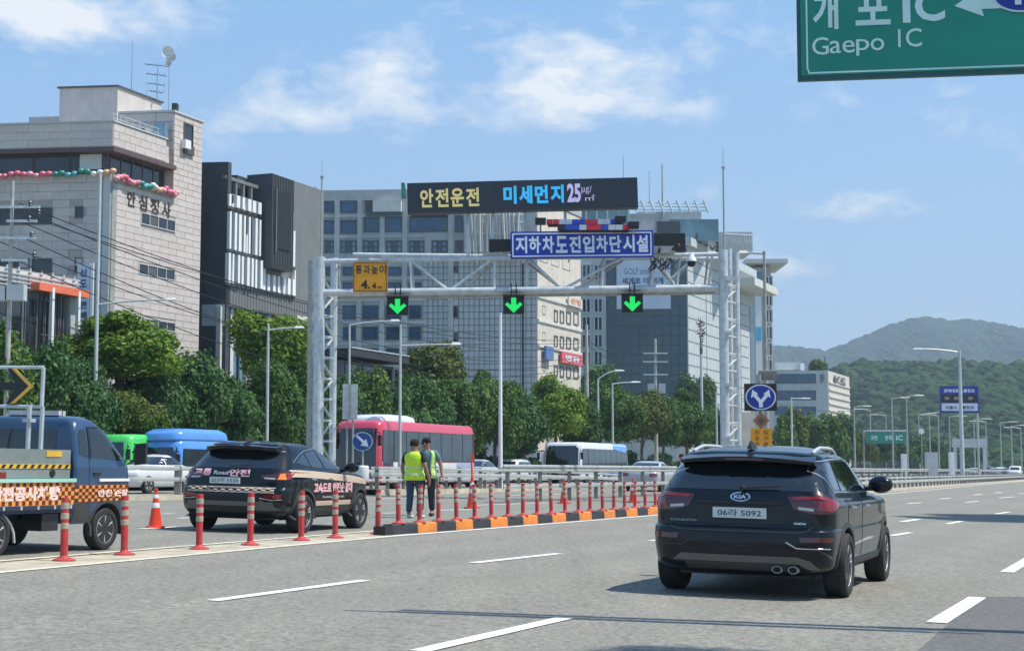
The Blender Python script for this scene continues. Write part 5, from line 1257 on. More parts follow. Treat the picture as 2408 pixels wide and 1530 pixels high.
def board(name, label, cat, tl, br, Y, th, face, edge=None, yawpx=0.0, frame=0.0, framem=None, parent=None, slope=0.0):
    """upright board given by picture corners at depth Y; returns thing and local frame (x right, z up, face at y=0)"""
    a, b = at(tl[0], tl[1], Y), at(br[0], br[1], Y); w = b.x-a.x; h = a.z-b.z; c = (a+b)/2
    t = thing(name, label, cat, (c.x, c.y, c.z)); t.rotation_euler = (0, -slope, 0)
    MB().b2((-w/2, 0.0, -h/2), (w/2, th, h/2)).obj('panel', edge or face, t)
    f = MB().b2((-w/2+frame, -0.012, -h/2+frame), (w/2-frame, 0.0, h/2-frame)).obj('face', face, t)
    return t, w, h
def bars(t, w, h, inset, wd, m, name='border', y=-0.02):
    b = MB(); x, z = w/2-inset, h/2-inset
    b.b2((-x,y,z-wd),(x,y+.006,z)); b.b2((-x,y,-z),(x,y+.006,-z+wd)); b.b2((-x,y,-z+wd),(-x+wd,y+.006,z-wd)); b.b2((x-wd,y,-z+wd),(x,y+.006,z-wd)); return b.obj(name, m, t)
def TX(x, y, z): return Matrix.Translation((x, y, z))
# top LED message board
t, w, h = board('message_board', 'long black message display on top of the gantry with yellow, blue and lilac writing', 'display board', (958,423.5), (1500,494.5), YG-0.2, 0.45, M_LED, M_BLACK, slope=0.026)
sx = w/542.0
def ltx(body, x0, x1, y0, y1, m, bold=0.03, face=t, ww=542.0, hh=71.0, ox=958, oy=423.5, yy=-0.022, k=None):
    k = k or sx; return lettering(body, (x1-x0)*k, (y1-y0)*k, TX(((x0+x1)/2-(ox+ww/2))*k, yy, -((y0+y1)/2-(oy+hh/2))*k), m, face, bold=bold)
for i, ch in enumerate('안전운전'): ltx(ch, 988+i*36, 1019+i*36, 438, 482, L_YEL)
for i, ch in enumerate('미세먼지'): ltx(ch, 1184+i*37, 1215+i*37, 436, 479, L_BLUE, 0.04)
ltx('25', 1334, 1366, 434, 479, L_LIL, 0.04); ltx('㎍/', 1368, 1392, 441, 460, L_LIL, 0.0); ltx('㎥', 1376, 1398, 462, 476, L_LIL, 0.0)
g = MB(); g.box((-w/2+.02,.1,h/2-.25),(.12,.5,.5)); g.obj('hood', mat('green_hood', (0.03,0.22,0.17), 0.5), t).location = (-.16,0,.0)
# blue sign with white lettering
t2_, w2, h2 = board('road_sign', 'wide blue sign with white lettering mounted on the gantry beam', 'sign', (1200.5,542.5), (1536.5,606), YG-0.55, 0.10, M_SBLUE, M_SBLUE, slope=0.012)
bars(t2_, w2, h2, 0.06, 0.045, M_SWHITE)
k2_ = w2/336.0
for i, ch in enumerate('지하차도진입차단시설'): lettering(ch, 27.5*k2_, 40*k2_, TX((1226.0+i*31.6-1368.5)*k2_, -.022, 0.3*k2_), M_SWHITE, t2_, bold=0.035)
# dark panels beside it
for tl, br, lb in (((1150,562),(1204,589),'left black flashing panel behind the blue gantry sign'),((1538,548),(1612,590),'right black panel behind the blue gantry sign')):
    tt, a, b = board('warning_panel', lb, 'panel', tl, br, YG-0.05, 0.3, M_INK, M_BLACK, slope=0.01)
tt, a, b = board('lamp_unit', 'grey floodlight unit under the right black panel', 'lamp', (1537,578),(1588,594), YG-0.5, 0.4, M_GALVD, M_GALVD)
MB().tube((-.2,0,-.1),(-.2,-.3,.0),.05).tube((.3,0,0),(.5,-.2,.15),.06).obj('bracket', M_BLACK, tt)
# strobe bars: red, white, blue segments with a speaker at each end
SB_R = mat('strobe_red', (0.62,0.02,0.05), 0.25, var=0.05); SB_B = mat('strobe_blue', (0.02,0.06,0.45), 0.25, var=0.05); SB_W = mat('strobe_clear', (0.55,0.60,0.62), 0.2, var=0.05)
def strobe(label, x0, x1, y, segs, Y):
    c = at((x0+x1)/2, y, Y); t = thing('light_bar', label, 'light bar', c); k = Y/FPX; n = len(segs); w = (x1-x0)*k/n
    MB().box((0,.05,-.09),((x1-x0)*k*.96,.22,.07)).obj('base', M_BLACK, t)
    for i, m in enumerate(segs): MB().box((-(x1-x0)*k/2+w*(i+.5),0,.03),(w-.01,.24,.18)).obj('lens', m, t)
strobe('upper red, white and blue strobe bar above the blue gantry sign', 1284, 1466, 524, [SB_R,SB_R,SB_W,SB_W,SB_B,SB_B,SB_R,SB_R,SB_W,SB_W,SB_B,SB_B], YG-.1)
strobe('lower strobe bar directly on the top edge of the blue gantry sign', 1310, 1482, 537, [M_BLACK,SB_B,SB_B,SB_W,SB_R,SB_R,SB_B,SB_W,SB_W,SB_R], YG-.75)
def horn(px, py, lb, Y):
    c = at(px, py, Y); t = thing('loudspeaker', lb, 'loudspeaker', c)
    MB().b2((-.19,-.25,-.11),(.19,.1,.11)).obj('horn', M_BLACK, t); MB().box((0,-.255,0),(.28,.02,.14)).obj('mouth', M_INK, t); MB().tube((0,.05,-.1),(0,.1,-.35),.03).obj('bracket', M_GALVD, t)
horn(1271,521,'black loudspeaker at the left end of the strobe bars', YG-.2); horn(1458,517,'black loudspeaker at the right end of the upper strobe bar', YG-.2); horn(1489,530,'black loudspeaker at the right end of the lower strobe bar', YG-.8)
# clearance sign
t3, w3, h3 = board('clearance_sign', 'square amber height limit sign reading 4.4 m at the left of the beam', 'sign', (830.5,616),(911.5,685), YG-0.35, 0.05, M_SORANGE, M_SORANGE)
k3 = w3/81; bars(t3, w3, h3, 0.02, 0.02, M_INK)
for i, ch in enumerate('통과높이'): lettering(ch, 15.5*k3, 20*k3, TX((844+i*18.5-871)*k3, -.022, 17*k3), M_INK, t3, bold=0.02)
lettering('4.', 21*k3, 21*k3, TX(-11*k3, -.022, -18*k3), M_INK, t3, bold=0.04, keep=False); lettering('4', 10*k3, 14*k3, TX(9*k3, -.022, -21*k3), M_INK, t3, bold=0.04); lettering('m', 10*k3, 6*k3, TX(22*k3, -.022, -25*k3), M_INK, t3, bold=0.02)
# lane arrows
for i, px in enumerate((935, 1208, 1487)):
    tt, a, b = board('lane_signal', 'black lane signal with glowing green down arrow, %s of three under the beam' % ('left','middle','right')[i], 'lane signal', (px-25,698-i*3),(px+25,740-i*3), YG-.25, 0.22, M_INK, M_BLACK)
    k = YG/FPX; pts = [(-6,17),(6,17),(6,-1),(15,6),(20.5,1),(0,-19),(-20.5,1),(-15,6),(-6,-1)]
    MB().slab([(x*k,-.03,z*k) for x, z in pts], (0,-1,0), .02).obj('arrow', L_GREEN, tt)
    for s in (-.09, .09): MB().box((s,.08,b/2+.22),(.04,.06,.45)).obj('hanger', M_BLACK, tt)
    MB().box((0,-.10,b/2+.02),(a+.06,.25,.02)).obj('visor', M_BLACK, tt)
# dome camera and cable tangle
c = gp_(1626, 614, -.4); t = thing('dome_camera', 'white and black dome camera hanging from the right end of the beam', 'camera', c)
m = MB(); m.lathe([(0,.30),(.08,.28),(.10,.18),(.17,.10),(.18,0)], 18); m.obj('housing', M_WHITE, t, smooth=True)
m = MB(); m.lathe([(.15,0),(.15,-.08),(.11,-.17),(0,-.21)], 18); m.obj('dome', M_INK, t, smooth=True)
m = MB(); rc = random.Random(11)
for k in range(9):
    x = 1530+k*6; P = [gp_(x, 606, -.3)]
    for j in range(4): P.append(gp_(x+rc.uniform(-10,12), 612+j*7+rc.uniform(-3,5), -.3))
    P.append(gp_(x+rc.uniform(0,20), 609, -.3)); m.path(P, .016, 5)
tag(m.obj('cable_tangle', M_BLACK), 'loose black cables drooping from the beam left of the dome camera', 'cables')

# ------------------------------------------------------------------ road signs on posts
M_NAVYSIGN = mat('navy_sign', (0.008,0.03,0.30), 0.4, var=0.05)
Y = 58.0
t, w, h = board('keep_either_side_sign', 'square black sign with blue disc and forked white arrow right of the gantry', 'sign', (1750.5,901),(1827,965), Y, 0.12, M_INK, M_BLACK)
k = Y/FPX; disc = [(36*k*cos(2*pi*i/48), 30*k*sin(2*pi*i/48)) for i in range(48)]; d2 = [(33*k*cos(2*pi*i/48), 27.3*k*sin(2*pi*i/48)) for i in range(48)]
MB().slab([(x,-.02,z) for x, z in disc], (0,-1,0), .006).obj('ring', M_SWHITE, t); MB().slab([(x,-.026,z) for x, z in d2], (0,-1,0), .006).obj('disc', M_NAVYSIGN, t)
fa = [(-4.5,-24),(4.5,-24),(4.5,-13),(17,2),(23,-2),(20,18),(5,7),(10.5,7),(0,-6),(-10.5,7),(-5,7),(-20,18),(-23,-2),(-17,2),(-4.5,-13)]
MB().slab([(x*k,-.034,z*k) for x, z in fa], (0,-1,0), .006).obj('forked_arrow', M_SWHITE, t)
cb = at(1788, 900, Y); MB().tube((0,.18,h/2+.35),(0,.18,-(cb.z)+h/2+gz(cb.x,Y)),.055,n=10).obj('post', M_GALVD, t)
sp = MB().box((.30,.25,h/2+.32),(.66,.05,.36), rx=R(20)).obj('solar_panel', mat('solar_panel_back', (0.26,0.26,0.26), 0.5, var=0.15), t)
MB().slab([(0+x*k,-.03,-h/2-(23*k)+z*k) for x, z in ((-20,0),(0,20),(20,0),(0,-20))], (0,-1,0), .02).obj('diamond_plate', mat('dull_orange_sheet', (0.30,0.13,0.05), 0.5, var=0.15), t)
MB().slab([(0+x*k,-.036,-h/2-(23*k)+z*k) for x, z in ((-9,0),(0,9),(9,0),(0,-9))], (0,-1,0), .006).obj('diamond_mark', M_RED_DEEP, t)
yb = MB().b2((-25*k,-.03,-h/2-88*k),(25*k,.0,-h/2-41*k)).obj('text_plate', M_SORANGE, t)
M_BROWN = mat('brown_print', (0.20,0.08,0.01), 0.5, var=0)
for j, line in enumerate(('진입', '금지', '차량')):
    for i, ch in enumerate(line): lettering(ch, 11*k, 10*k, TX((-10+i*21)*k, -.036, -h/2-(50+j*14)*k), M_BROWN, yb, bold=0.03)
# round blue arrow sign on the guardrail end
Y = 60.0; c = at(852, 1037, Y); k = Y/FPX
t = thing('keep_right_sign', 'round blue sign with white arrow pointing down right, on the guardrail end', 'sign', c)
MB().slab([(24*k*cos(2*pi*i/40),0,22*k*sin(2*pi*i/40)) for i in range(40)], (0,-1,0), .02).obj('ring', M_SWHITE, t)
MB().slab([(22.5*k*cos(2*pi*i/40),-.008,20.5*k*sin(2*pi*i/40)) for i in range(40)], (0,-1,0), .006).obj('disc', mat('mid_blue_sign', (0.01,0.07,0.27), 0.4, var=0.06), t)
ar = [(-15,12),(-12,15.5),(5,1.5),(9,6.5),(14.5,-12.5),(-4.5,-9),(0.5,-3.5)]
MB().slab([(x*k,-.016,z*k) for x, z in ar], (0,-1,0), .006).obj('arrow', M_SWHITE, t)
MB().tube((.02,.03,.1),(.02,.03,-1.2),.03).obj('post', M_GALV, t)
# green direction sign overhead at the top right
Y = 15.0; yw = R(8.5)
a = at(1876, 190, Y); t = thing('direction_sign', 'big green overhead direction sign with white lettering, cut off by the top right corner', 'sign', a, -yw)
WS, HS = 4.6, 2.6
MB().b2((0,0,0),(WS,.06,HS)).obj('panel', mat('dark_sign_edge', (0.02,0.10,0.10), 0.5), t)
MB().b2((0.035,-.008,0.045),(WS-.03,-.001,HS-.03)).obj('face', M_SGREEN, t)
b = MB(); q = .016
b.b2((.085,-.014,.11),(.085+q,-.009,HS-.07)); b.b2((.10,-.014,.06),(WS-.07,-.009,.06+q)); b.b2((WS-.08,-.014,.09),(WS-.08+q,-.009,HS-.07)); b.tube((.092,-.011,.112),(.112,-.011,.07),.008,n=6); b.obj('border', M_SGW, t)
k = Y/FPX                                              # metres per picture pixel here
def sgn(body, x0, x1, y0, y1, bold=0.03, m=M_SGW):      # picture box -> sign face
    dx = ((x0+x1)/2-1876)*k; dz = (190-(y0+y1)/2)*k - dx*0.041
    return lettering(body, (x1-x0)*k*1.0, (y1-y0)*k, TX(dx*1.0, -.016, dz+dx*0.045), m, t, bold=bold)
sgn('개', 1914, 1974, -25, 69, 0.03); sgn('포', 2014, 2096, -25, 63, 0.02); sgn('I', 2124, 2142, -20, 61, 0.02); sgn('C', 2152, 2222, -20, 60, 0.03)
for ch, x0, x1, y0, y1 in (('G',1911,1950,87,130),('a',1952,1979,97,128),('e',1982,2011,97,128),('p',2014,2045,96,136),('o',2048,2080,95,125),('I',2112,2118,76,119),('C',2130,2167,75,120)): sgn(ch, x0, x1, y0, y1, 0.005)
ap = [(0,0),(-62,-42),(-58,-5),(28,-8),(28,34),(-36,38),(-62,42)]
def sp_(x, y): return ((x-1876)*k, -.016, (190-y)*k)
MB().slab([sp_(*p) for p in ((2244,24),(2320,-28),(2309,-4),(2375,-6),(2370,34),(2306,34),(2311,52))], (0,-1,0), .006).obj('arrow', M_SGW, t)
el = [(2398+68*cos(2*pi*i/48), 2+44*sin(2*pi*i/48)) for i in range(48)]; el2 = [(2398+63*cos(2*pi*i/48), 2+39.5*sin(2*pi*i/48)) for i in range(48)]
MB().slab([(sp_(*p)[0],-.024,sp_(*p)[2]) for p in el[::-1]], (0,-1,0), .006).obj('route_ring', M_SWHITE, t); MB().slab([(sp_(*p)[0],-.030,sp_(*p)[2]) for p in el2[::-1]], (0,-1,0), .005).obj('route_shield', M_NAVYSIGN, t)
o = lettering('47', 100*k, 56*k, TX((2404-1876)*k, -.036, (190-2)*k), M_SWHITE, t, bold=0.03)
for zz in (0.5, 1.3, 2.1): MB().b2((.2,.07,zz),(WS-.2,.13,zz+.08)).obj('stiffener', M_GALV, t)
# its mast arm and pole stand right of the frame
pl = thing('sign_mast', 'steel mast with a long arm holding the green direction sign, outside the right edge', 'pole', (a.x+5.6*cos(yw), a.y-5.6*sin(yw)+.35, gz(a.x+5.6, a.y)))
H0 = a.z-pl.location.z
m = MB(); m.tube((0,0,0),(0,0,H0+3.2),.17,.12,14); m.obj('pole', M_GALV, pl)
for dz in (0.9, 1.9): MB().tube((0,0,H0+dz),(-5.4*cos(yw),5.4*sin(yw)-.1,H0+dz),.09,.07,10).obj('arm', M_GALV, pl)

# ------------------------------------------------------------------ buildings
def stonemat(name, col, var=0.10, rough=0.7, scale=1.2, jit=0.10):
    """stone or metal sheet whose tone differs a little from piece to piece"""
    m = bpy.data.materials.new(name); m.use_nodes = True; nt = m.node_tree; b = nt.nodes['Principled BSDF']; b.inputs['Roughness'].default_value = rough
    oi = N(nt, 'ShaderNodeObjectInfo'); t = N(nt, 'ShaderNodeTexCoord'); nz = N(nt, 'ShaderNodeTexNoise'); nz.inputs['Scale'].default_value = scale; nz.inputs['Detail'].default_value = 5
    nt.links.new(t.outputs['Object'], nz.inputs[0])
    st = N(nt, 'ShaderNodeTexNoise'); mp = N(nt, 'ShaderNodeMapping'); mp.inputs['Scale'].default_value = (2.5, 2.5, 0.12); nt.links.new(t.outputs['Object'], mp.inputs[0]); nt.links.new(mp.outputs[0], st.inputs[0]); st.inputs['Detail'].default_value = 4
    c = Ramp(nt, nz.outputs[0], [(0.3, tuple(v*(1-var) for v in col)), (0.7, tuple(min(1, v*(1+var)) for v in col))])
    k = Mth(nt, 'ADD', Mth(nt, 'MULTIPLY', oi.outputs['Random'], jit*2), 1-jit)
    k = Mth(nt, 'MULTIPLY', k, Mth(nt, 'ADD', Mth(nt, 'MULTIPLY', st.outputs[0], 0.30), 0.85))
    kk = N(nt, 'ShaderNodeCombineColor'); [nt.links.new(k, kk.inputs[i]) for i in range(3)]
    nt.links.new(MixC(nt, 1.0, c, kk.outputs[0], 'MULTIPLY'), b.inputs['Base Color']); return m
M_TRAV = stonemat('pale_stone', (0.56,0.50,0.465), jit=0.045)
M_JOINT = mat('stone_joint', (0.41,0.365,0.335), 0.8, var=0.1)
M_SOFFIT = mat('brown_soffit', (0.11,0.075,0.075), 0.6, var=0.1)
M_WIN = mat('window_glass', (0.020,0.028,0.035), 0.08, var=0.45, vscale=0.5, spec=0.8)
M_WINB = mat('blue_window_glass', (0.03,0.085,0.17), 0.10, var=0.35, vscale=0.6, spec=0.8)
M_WINC = mat('curtained_glass', (0.16,0.27,0.34), 0.2, var=0.3, vscale=1.5)
M_FRAME = mat('window_frame', (0.10,0.10,0.105), 0.5, var=0.05)
M_FRAMEW = mat('pale_window_frame', (0.50,0.51,0.51), 0.5, var=0.05)
M_DKCLAD = stonemat('dark_metal_cladding', (0.062,0.070,0.078), jit=0.05, rough=0.5)
M_MIDCLAD = stonemat('grey_metal_cladding', (0.17,0.178,0.175), jit=0.05, rough=0.55)
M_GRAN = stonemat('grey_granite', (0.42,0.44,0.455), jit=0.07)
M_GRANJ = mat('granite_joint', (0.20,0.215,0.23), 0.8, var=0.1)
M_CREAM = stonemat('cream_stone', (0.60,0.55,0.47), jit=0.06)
M_PANELG = stonemat('pale_grey_panel', (0.46,0.50,0.51), jit=0.05)
M_TEALG = mat('teal_curtain_glass', (0.035,0.082,0.105), 0.15, var=0.22, vscale=0.15, spec=0.7)
M_TEALL = mat('light_teal_glass', (0.13,0.24,0.29), 0.2, var=0.3, vscale=0.3)
M_ROOFD = mat('dark_roof', (0.035,0.036,0.040), 0.6, var=0.15)
M_BRONZE = mat('bronze_letters', (0.07,0.055,0.035), 0.5, 0.3, var=0.1)
M_WALLW = stonemat('white_wall', (0.60,0.60,0.57), jit=0.03)
M_BANNER = mat('white_banner', (0.58,0.63,0.74), 0.6, var=0.10, vscale=0.4)
M_REDB = mat('red_sign', (0.62,0.12,0.12), 0.5, var=0.1)

class Fac:
    """an upright facade: origin p0 (xy), horizontal unit direction d, outward normal n"""
    def __init__(s, p0, d, parent, org):
        s.p0 = Vector(p0); s.d = Vector(d).normalized(); s.n = Vector((s.d.y, -s.d.x)); s.t = parent; s.o = Vector(org)
        if s.n.dot(-s.p0) < 0: s.n = -s.n
    def hit(s, px, py):
        r = ray(px, py); den = r.x*s.n.x + r.y*s.n.y; k = s.p0.dot(s.n)/den
        q = Vector((r.x*k, r.y*k)); return (q-s.p0).dot(s.d), CAMZ + r.z*k
    def P(s, u, z, off=0.0):
        q = s.p0 + s.d*u + s.n*off; return Vector((q.x, q.y, z)) - s.o
    def boxv(s, u0, u1, z0, z1, o0, o1):
        vs = [s.P(u0,z0,o0), s.P(u1,z0,o0), s.P(u1,z0,o1), s.P(u0,z0,o1), s.P(u0,z1,o0), s.P(u1,z1,o0), s.P(u1,z1,o1), s.P(u0,z1,o1)]
        fs = [(0,3,2,1),(4,5,6,7),(0,1,5,4),(1,2,6,5),(2,3,7,6),(3,0,4,7)]
        c = sum(vs, Vector())/8; a = (vs[1]-vs[0]).cross(vs[3]-vs[0]); 
        if a.z < 0: fs = [f[::-1] for f in fs]
        return vs, fs
    def box(s, name, u0, u1, z0, z1, o0, o1, m, parent=None, label=None):
        mb = MB(); mb.add(*s.boxv(u0, u1, z0, z1, o0, o1)); return mb.obj(name, m, parent or s.t, label=label)
    def pxr(s, x0, y0, x1, y1):                       # picture rectangle -> u0,u1,z0,z1 measured at its middle
        ym, xm = (y0+y1)/2, (x0+x1)/2
        ua, _ = s.hit(x0, ym); ub, _ = s.hit(x1, ym); _, za = s.hit(xm, y1); _, zb = s.hit(xm, y0)
        return min(ua, ub), max(ua, ub), za, zb
    def window(s, r, glass=M_WIN, frame=M_FRAME, nx=1, nz=1, fw=0.07, proud=0.06, sill=False, label=None, px=True):
        u0, u1, z0, z1 = s.pxr(*r) if px else r
        fr = MB()
        fr.add(*s.boxv(u0, u0+fw, z0, z1, 0.0, proud)); fr.add(*s.boxv(u1-fw, u1, z0, z1, 0.0, proud)); fr.add(*s.boxv(u0+fw, u1-fw, z1-fw, z1, 0.0, proud)); fr.add(*s.boxv(u0+fw, u1-fw, z0, z0+fw, 0.0, proud))
        for i in range(1, nx): c = u0+(u1-u0)*i/nx; fr.add(*s.boxv(c-fw/2, c+fw/2, z0+fw, z1-fw, 0.0, proud*.9))
        for j in range(1, nz): c = z0+(z1-z0)*j/nz; fr.add(*s.boxv(u0+fw, u1-fw, c-fw/2, c+fw/2, 0.0, proud*.8))
        w = fr.obj('window', frame, s.t, label=label)
        for i in range(nx):
            for j in range(nz):
                a0 = u0+(u1-u0)*i/nx; a1 = u0+(u1-u0)*(i+1)/nx; b0 = z0+(z1-z0)*j/nz; b1 = z0+(z1-z0)*(j+1)/nz
                s.box('pane', a0+fw*.4, a1-fw*.4, b0+fw*.4, b1-fw*.4, 0.004, 0.02, glass if isinstance(glass, bpy.types.Material) else glass[(i+j*2) % len(glass)], w)
        return w
    def panels(s, u0, u1, z0, z1, nu, nz, m, gap=0.02, proud=0.03, name='panel', skip=(), limit=300, stagger=True):
        cnt = 0; rest = MB(); du = (u1-u0)/nu; dz = (z1-z0)/nz; cache = {}
        cells = []
        for j in range(nz-1, -1, -1):
            sh = (du/2 if (j % 2 and stagger) else 0.0); us = [u0] + [u0+sh+du*i for i in range(0 if sh else 1, nu+1) if u0+0.01 < u0+sh+du*i < u1-0.01] + [u1]
            for a, b in zip(us[:-1], us[1:]):
                c0, c1 = z0+dz*j, z0+dz*(j+1)
                if any(a < q[1]-.01 and b > q[0]+.01 and c0 < q[3]-.01 and c1 > q[2]+.01 for q in skip):
                    q = [q for q in skip if a < q[1]-.01 and b > q[0]+.01 and c0 < q[3]-.01 and c1 > q[2]+.01][0]
                    if q[0]-a > 0.15: b = q[0]
                    elif b-q[1] > 0.15: a = q[1]
                    else: continue
                cells.append((a, b, c0, c1))
        for (a, b, c0, c1) in cells:
            if cnt < limit:
                key = (round(b-a, 3), round(c1-c0, 3))
                if key not in cache:
                    mb = MB(); w, h = b-a-gap, c1-c0-gap; e = .006
                    p = lambda u, z, o: Vector(((s.d.x*u+s.n.x*o), (s.d.y*u+s.n.y*o), z))
                    vs = [p(-w/2,-h/2,0), p(w/2,-h/2,0), p(w/2,h/2,0), p(-w/2,h/2,0), p(-w/2+e,-h/2+e,proud), p(w/2-e,-h/2+e,proud), p(w/2-e,h/2-e,proud), p(-w/2+e,h/2-e,proud)]
                    fs = [(4,5,6,7),(0,1,5,4),(1,2,6,5),(2,3,7,6),(3,0,4,7)]
                    nn = (vs[5]-vs[4]).cross(vs[6]-vs[4])
                    if nn.x*s.n.x+nn.y*s.n.y < 0: fs = [f[::-1] for f in fs]
                    mb.add(vs, fs); cache[key] = mb.mesh(name, (m,))
                o = link(name, cache[key], s.t); o.location = s.P((a+b)/2, (c0+c1)/2, 0.001)
            else: rest.add(*s.boxv(a+gap/2, b-gap/2, c0+gap/2, c1-gap/2, 0.001, proud))
            cnt += 1
        if rest.v: stuff(rest.obj(name, m, s.t))
        return cnt
    def text(s, body, r, m, bold=0.03, depth=0.06, name='lettering', vertical=False):
        u0, u1, z0, z1 = s.pxr(*r)
        mb = text_mesh(body, abs(u1-u0), z1-z0, bold=bold); uc, zc_ = (u0+u1)/2, (z0+z1)/2
        left = s.d.x < 0; mb.v = [tuple(s.P(uc + (-p[0] if left else p[0]), zc_+p[2], depth)) for p in mb.v]
        return mb.obj(name, m, s.t)
def block(name, m, pts, z0, z1, t, org):
    mb = MB(); mb.prism([(p[0]-org[0], p[1]-org[1]) for p in pts], z0-org[2], z1-org[2]); return mb.obj(name, m, t)
def vpx(px, v): Y = PV(px, v); return Vector(((px-CX)/(FPX*1.002)*Y, Y))
def zat(py, Y): return at(0, py, Y).z

# --- pale stone building at the left
LDIR = Vector((-0.992, 0.125)).normalized()
C1 = vpx(248, -50.0); E1 = vpx(463, -50.0); L1 = (E1-C1).length; org = (C1.x, C1.y, 0.0)
t = thing('office_building', 'pale stone office building at the left with bronze lettering and a balloon garland', 'building', org)
ZT, ZG0, ZG1 = zat(287, C1.y), zat(408, C1.y), zat(356, C1.y)
Uc = (vpx(395, -50)-C1).length
def pl(u, l): q = C1 + RD*u + LDIR*l; return (q.x, q.y)
block('wall', M_JOINT, [pl(0,0), pl(L1,0), pl(L1,16), pl(0,16)], 0.0, ZG0, t, org)
block('upper_wall', M_FRAME, [pl(0.5,0.5), pl(Uc,0.5), pl(Uc,16), pl(0.5,16)], ZG0, ZG1, t, org)
block('roof_band', M_TRAV, [pl(-0.1,-0.12), pl(Uc-.9,-0.12), pl(Uc-.9,16), pl(-0.1,16)], ZG1+0.25, ZT, t, org)
block('soffit', M_SOFFIT, [pl(-0.15,-0.2), pl(Uc,-0.2), pl(Uc,16), pl(-0.15,16)], ZG1, ZG1+0.25, t, org)
block('coping', M_FRAMEW, [pl(-0.16,-0.2), pl(Uc-.85,-0.2), pl(Uc-.85,16), pl(-0.16,16)], ZT, ZT+0.08, t, org)
block('recess_wall', M_TRAV, [pl(Uc-.9,0.25), pl(Uc+.1,0.25), pl(Uc+.1,3), pl(Uc-.9,3)], ZG1+0.25, ZT-0.25, t, org)
ZS = zat(266, C1.y+5.5)
block('stair_tower', M_JOINT, [pl(Uc,0), pl(L1,0), pl(L1,4.2), pl(Uc,4.2)], ZG0, ZS, t, org)
block('tower_coping', M_FRAMEW, [pl(Uc-.1,-.1), pl(L1+.1,-.1), pl(L1+.1,4.3), pl(Uc-.1,4.3)], ZS, ZS+.12, t, org)
ZP = zat(224, C1.y+7.5)
block('penthouse', M_TRAV, [pl(Uc-.2,3.2), pl(L1+1.2,3.2), pl(L1+1.2,6.6), pl(Uc-.2,6.6)], ZT-1, ZP, t, org)
block('penthouse_coping', M_FRAME, [pl(Uc-.3,3.1), pl(L1+1.3,3.1), pl(L1+1.3,6.7), pl(Uc-.3,6.7)], ZP, ZP+.1, t, org)
block('low_roof_wall', M_TRAV, [pl(Uc+1,6), pl(L1,6), pl(L1,9.2), pl(Uc+1,9.2)], ZT-1, zat(272, C1.y+7), t, org)
FR1 = Fac(C1, RD, t, org); FL1 = Fac(C1, LDIR, t, org)
wr = [(330,508,411,536), (325,626,410,652), (330,752,411,775)]
rects = []
for r in wr:
    q = FR1.pxr(*r); rects.append(q); FR1.window(r, glass=(M_WIN, M_FRAME, M_WIN, M_WIN), frame=M_FRAMEW, nx=4, fw=0.05)
wl_ = [(0,489,123,527),(177,485,196,512),(-60,490,-4,527),(75,608,123,640),(176,605,195,640),(0,608,70,632)]
rl_ = []
for r in wl_:
    q = FL1.pxr(*r); rl_.append(q); FL1.window(r, glass=M_WIN, nx=2 if r[2]-r[0] > 60 else 1, fw=0.05)
tw = FR1.pxr(430,292,453,362)
FR1.panels(0.45, L1-.02, 5.6, ZG0, 5, 31, M_TRAV, gap=0.016, skip=rects, limit=212)
FR1.panels(Uc, L1-.02, ZG0, ZS, 3, 13, M_TRAV, gap=0.018, skip=[tw], limit=60)
FL1.panels(0.45, 13.0, 7.0, ZG0, 7, 22, M_TRAV, gap=0.018, skip=rl_, limit=10)
FT = Fac(C1+RD*Uc, LDIR, t, org); FT.panels(0.0, 4.2, ZT-.4, ZS, 2, 4, M_TRAV, gap=0.04, limit=8)
w = FR1.window((430,292,453,362), glass=M_WIN, frame=M_SOFFIT, nx=1, nz=2, fw=.06)
FR1.box('balcony_grille', tw[0], tw[1], tw[2]-.02, tw[2]+.5, .06, .14, M_SOFFIT)
# corner slit, column and glass storey
FR1.box('corner_slit', 0.06, 0.42, 4, ZG0, 0.0, 0.05, M_GALVD)
FL1.box('corner_pier', 0.02, 0.40, 4, ZG0, 0.0, 0.06, M_FRAMEW)
FG = Fac(C1+RD*.5+LDIR*.5, RD, t, org); FGL = Fac(C1+RD*.5+LDIR*.5, LDIR, t, org)
n = 5
for i in range(n): FG.window((0.1+i*(Uc-.7)/n, 0.1+(i+1)*(Uc-.7)/n, ZG0+.15, ZG1-.02), glass=M_WIN, fw=.05, px=False)
for i in range(6): FGL.window((0.15+i*2.0, 2.1+i*2.0, ZG0+.15, ZG1-.02), glass=M_WIN, fw=.05, px=False)
FGL.box('white_blind', 0.35, 1.55, ZG0+.35, ZG1-.03, .03, .07, M_WALLW)
FRB = Fac(C1+RD*-.1+LDIR*-.12, RD, t, org); FRB.panels(0.02, Uc-.85, ZG1+.3, ZT-.05, 5, 3, M_TRAV, gap=.02, proud=.02, limit=20)
FRC = Fac(C1+RD*-.1+LDIR*-.12, LDIR, t, org); FRC.panels(0.02, 14, ZG1+.3, ZT-.05, 6, 3, M_TRAV, gap=.02, proud=.02, limit=20)
# bronze letters
for i, ch in enumerate('안심정사'):
    x0 = 297+i*27.5; y0 = 450+i*8.5; FR1.text(ch, (x0, y0, x0+20, y0+36), M_BRONZE, bold=0.03, depth=0.06)
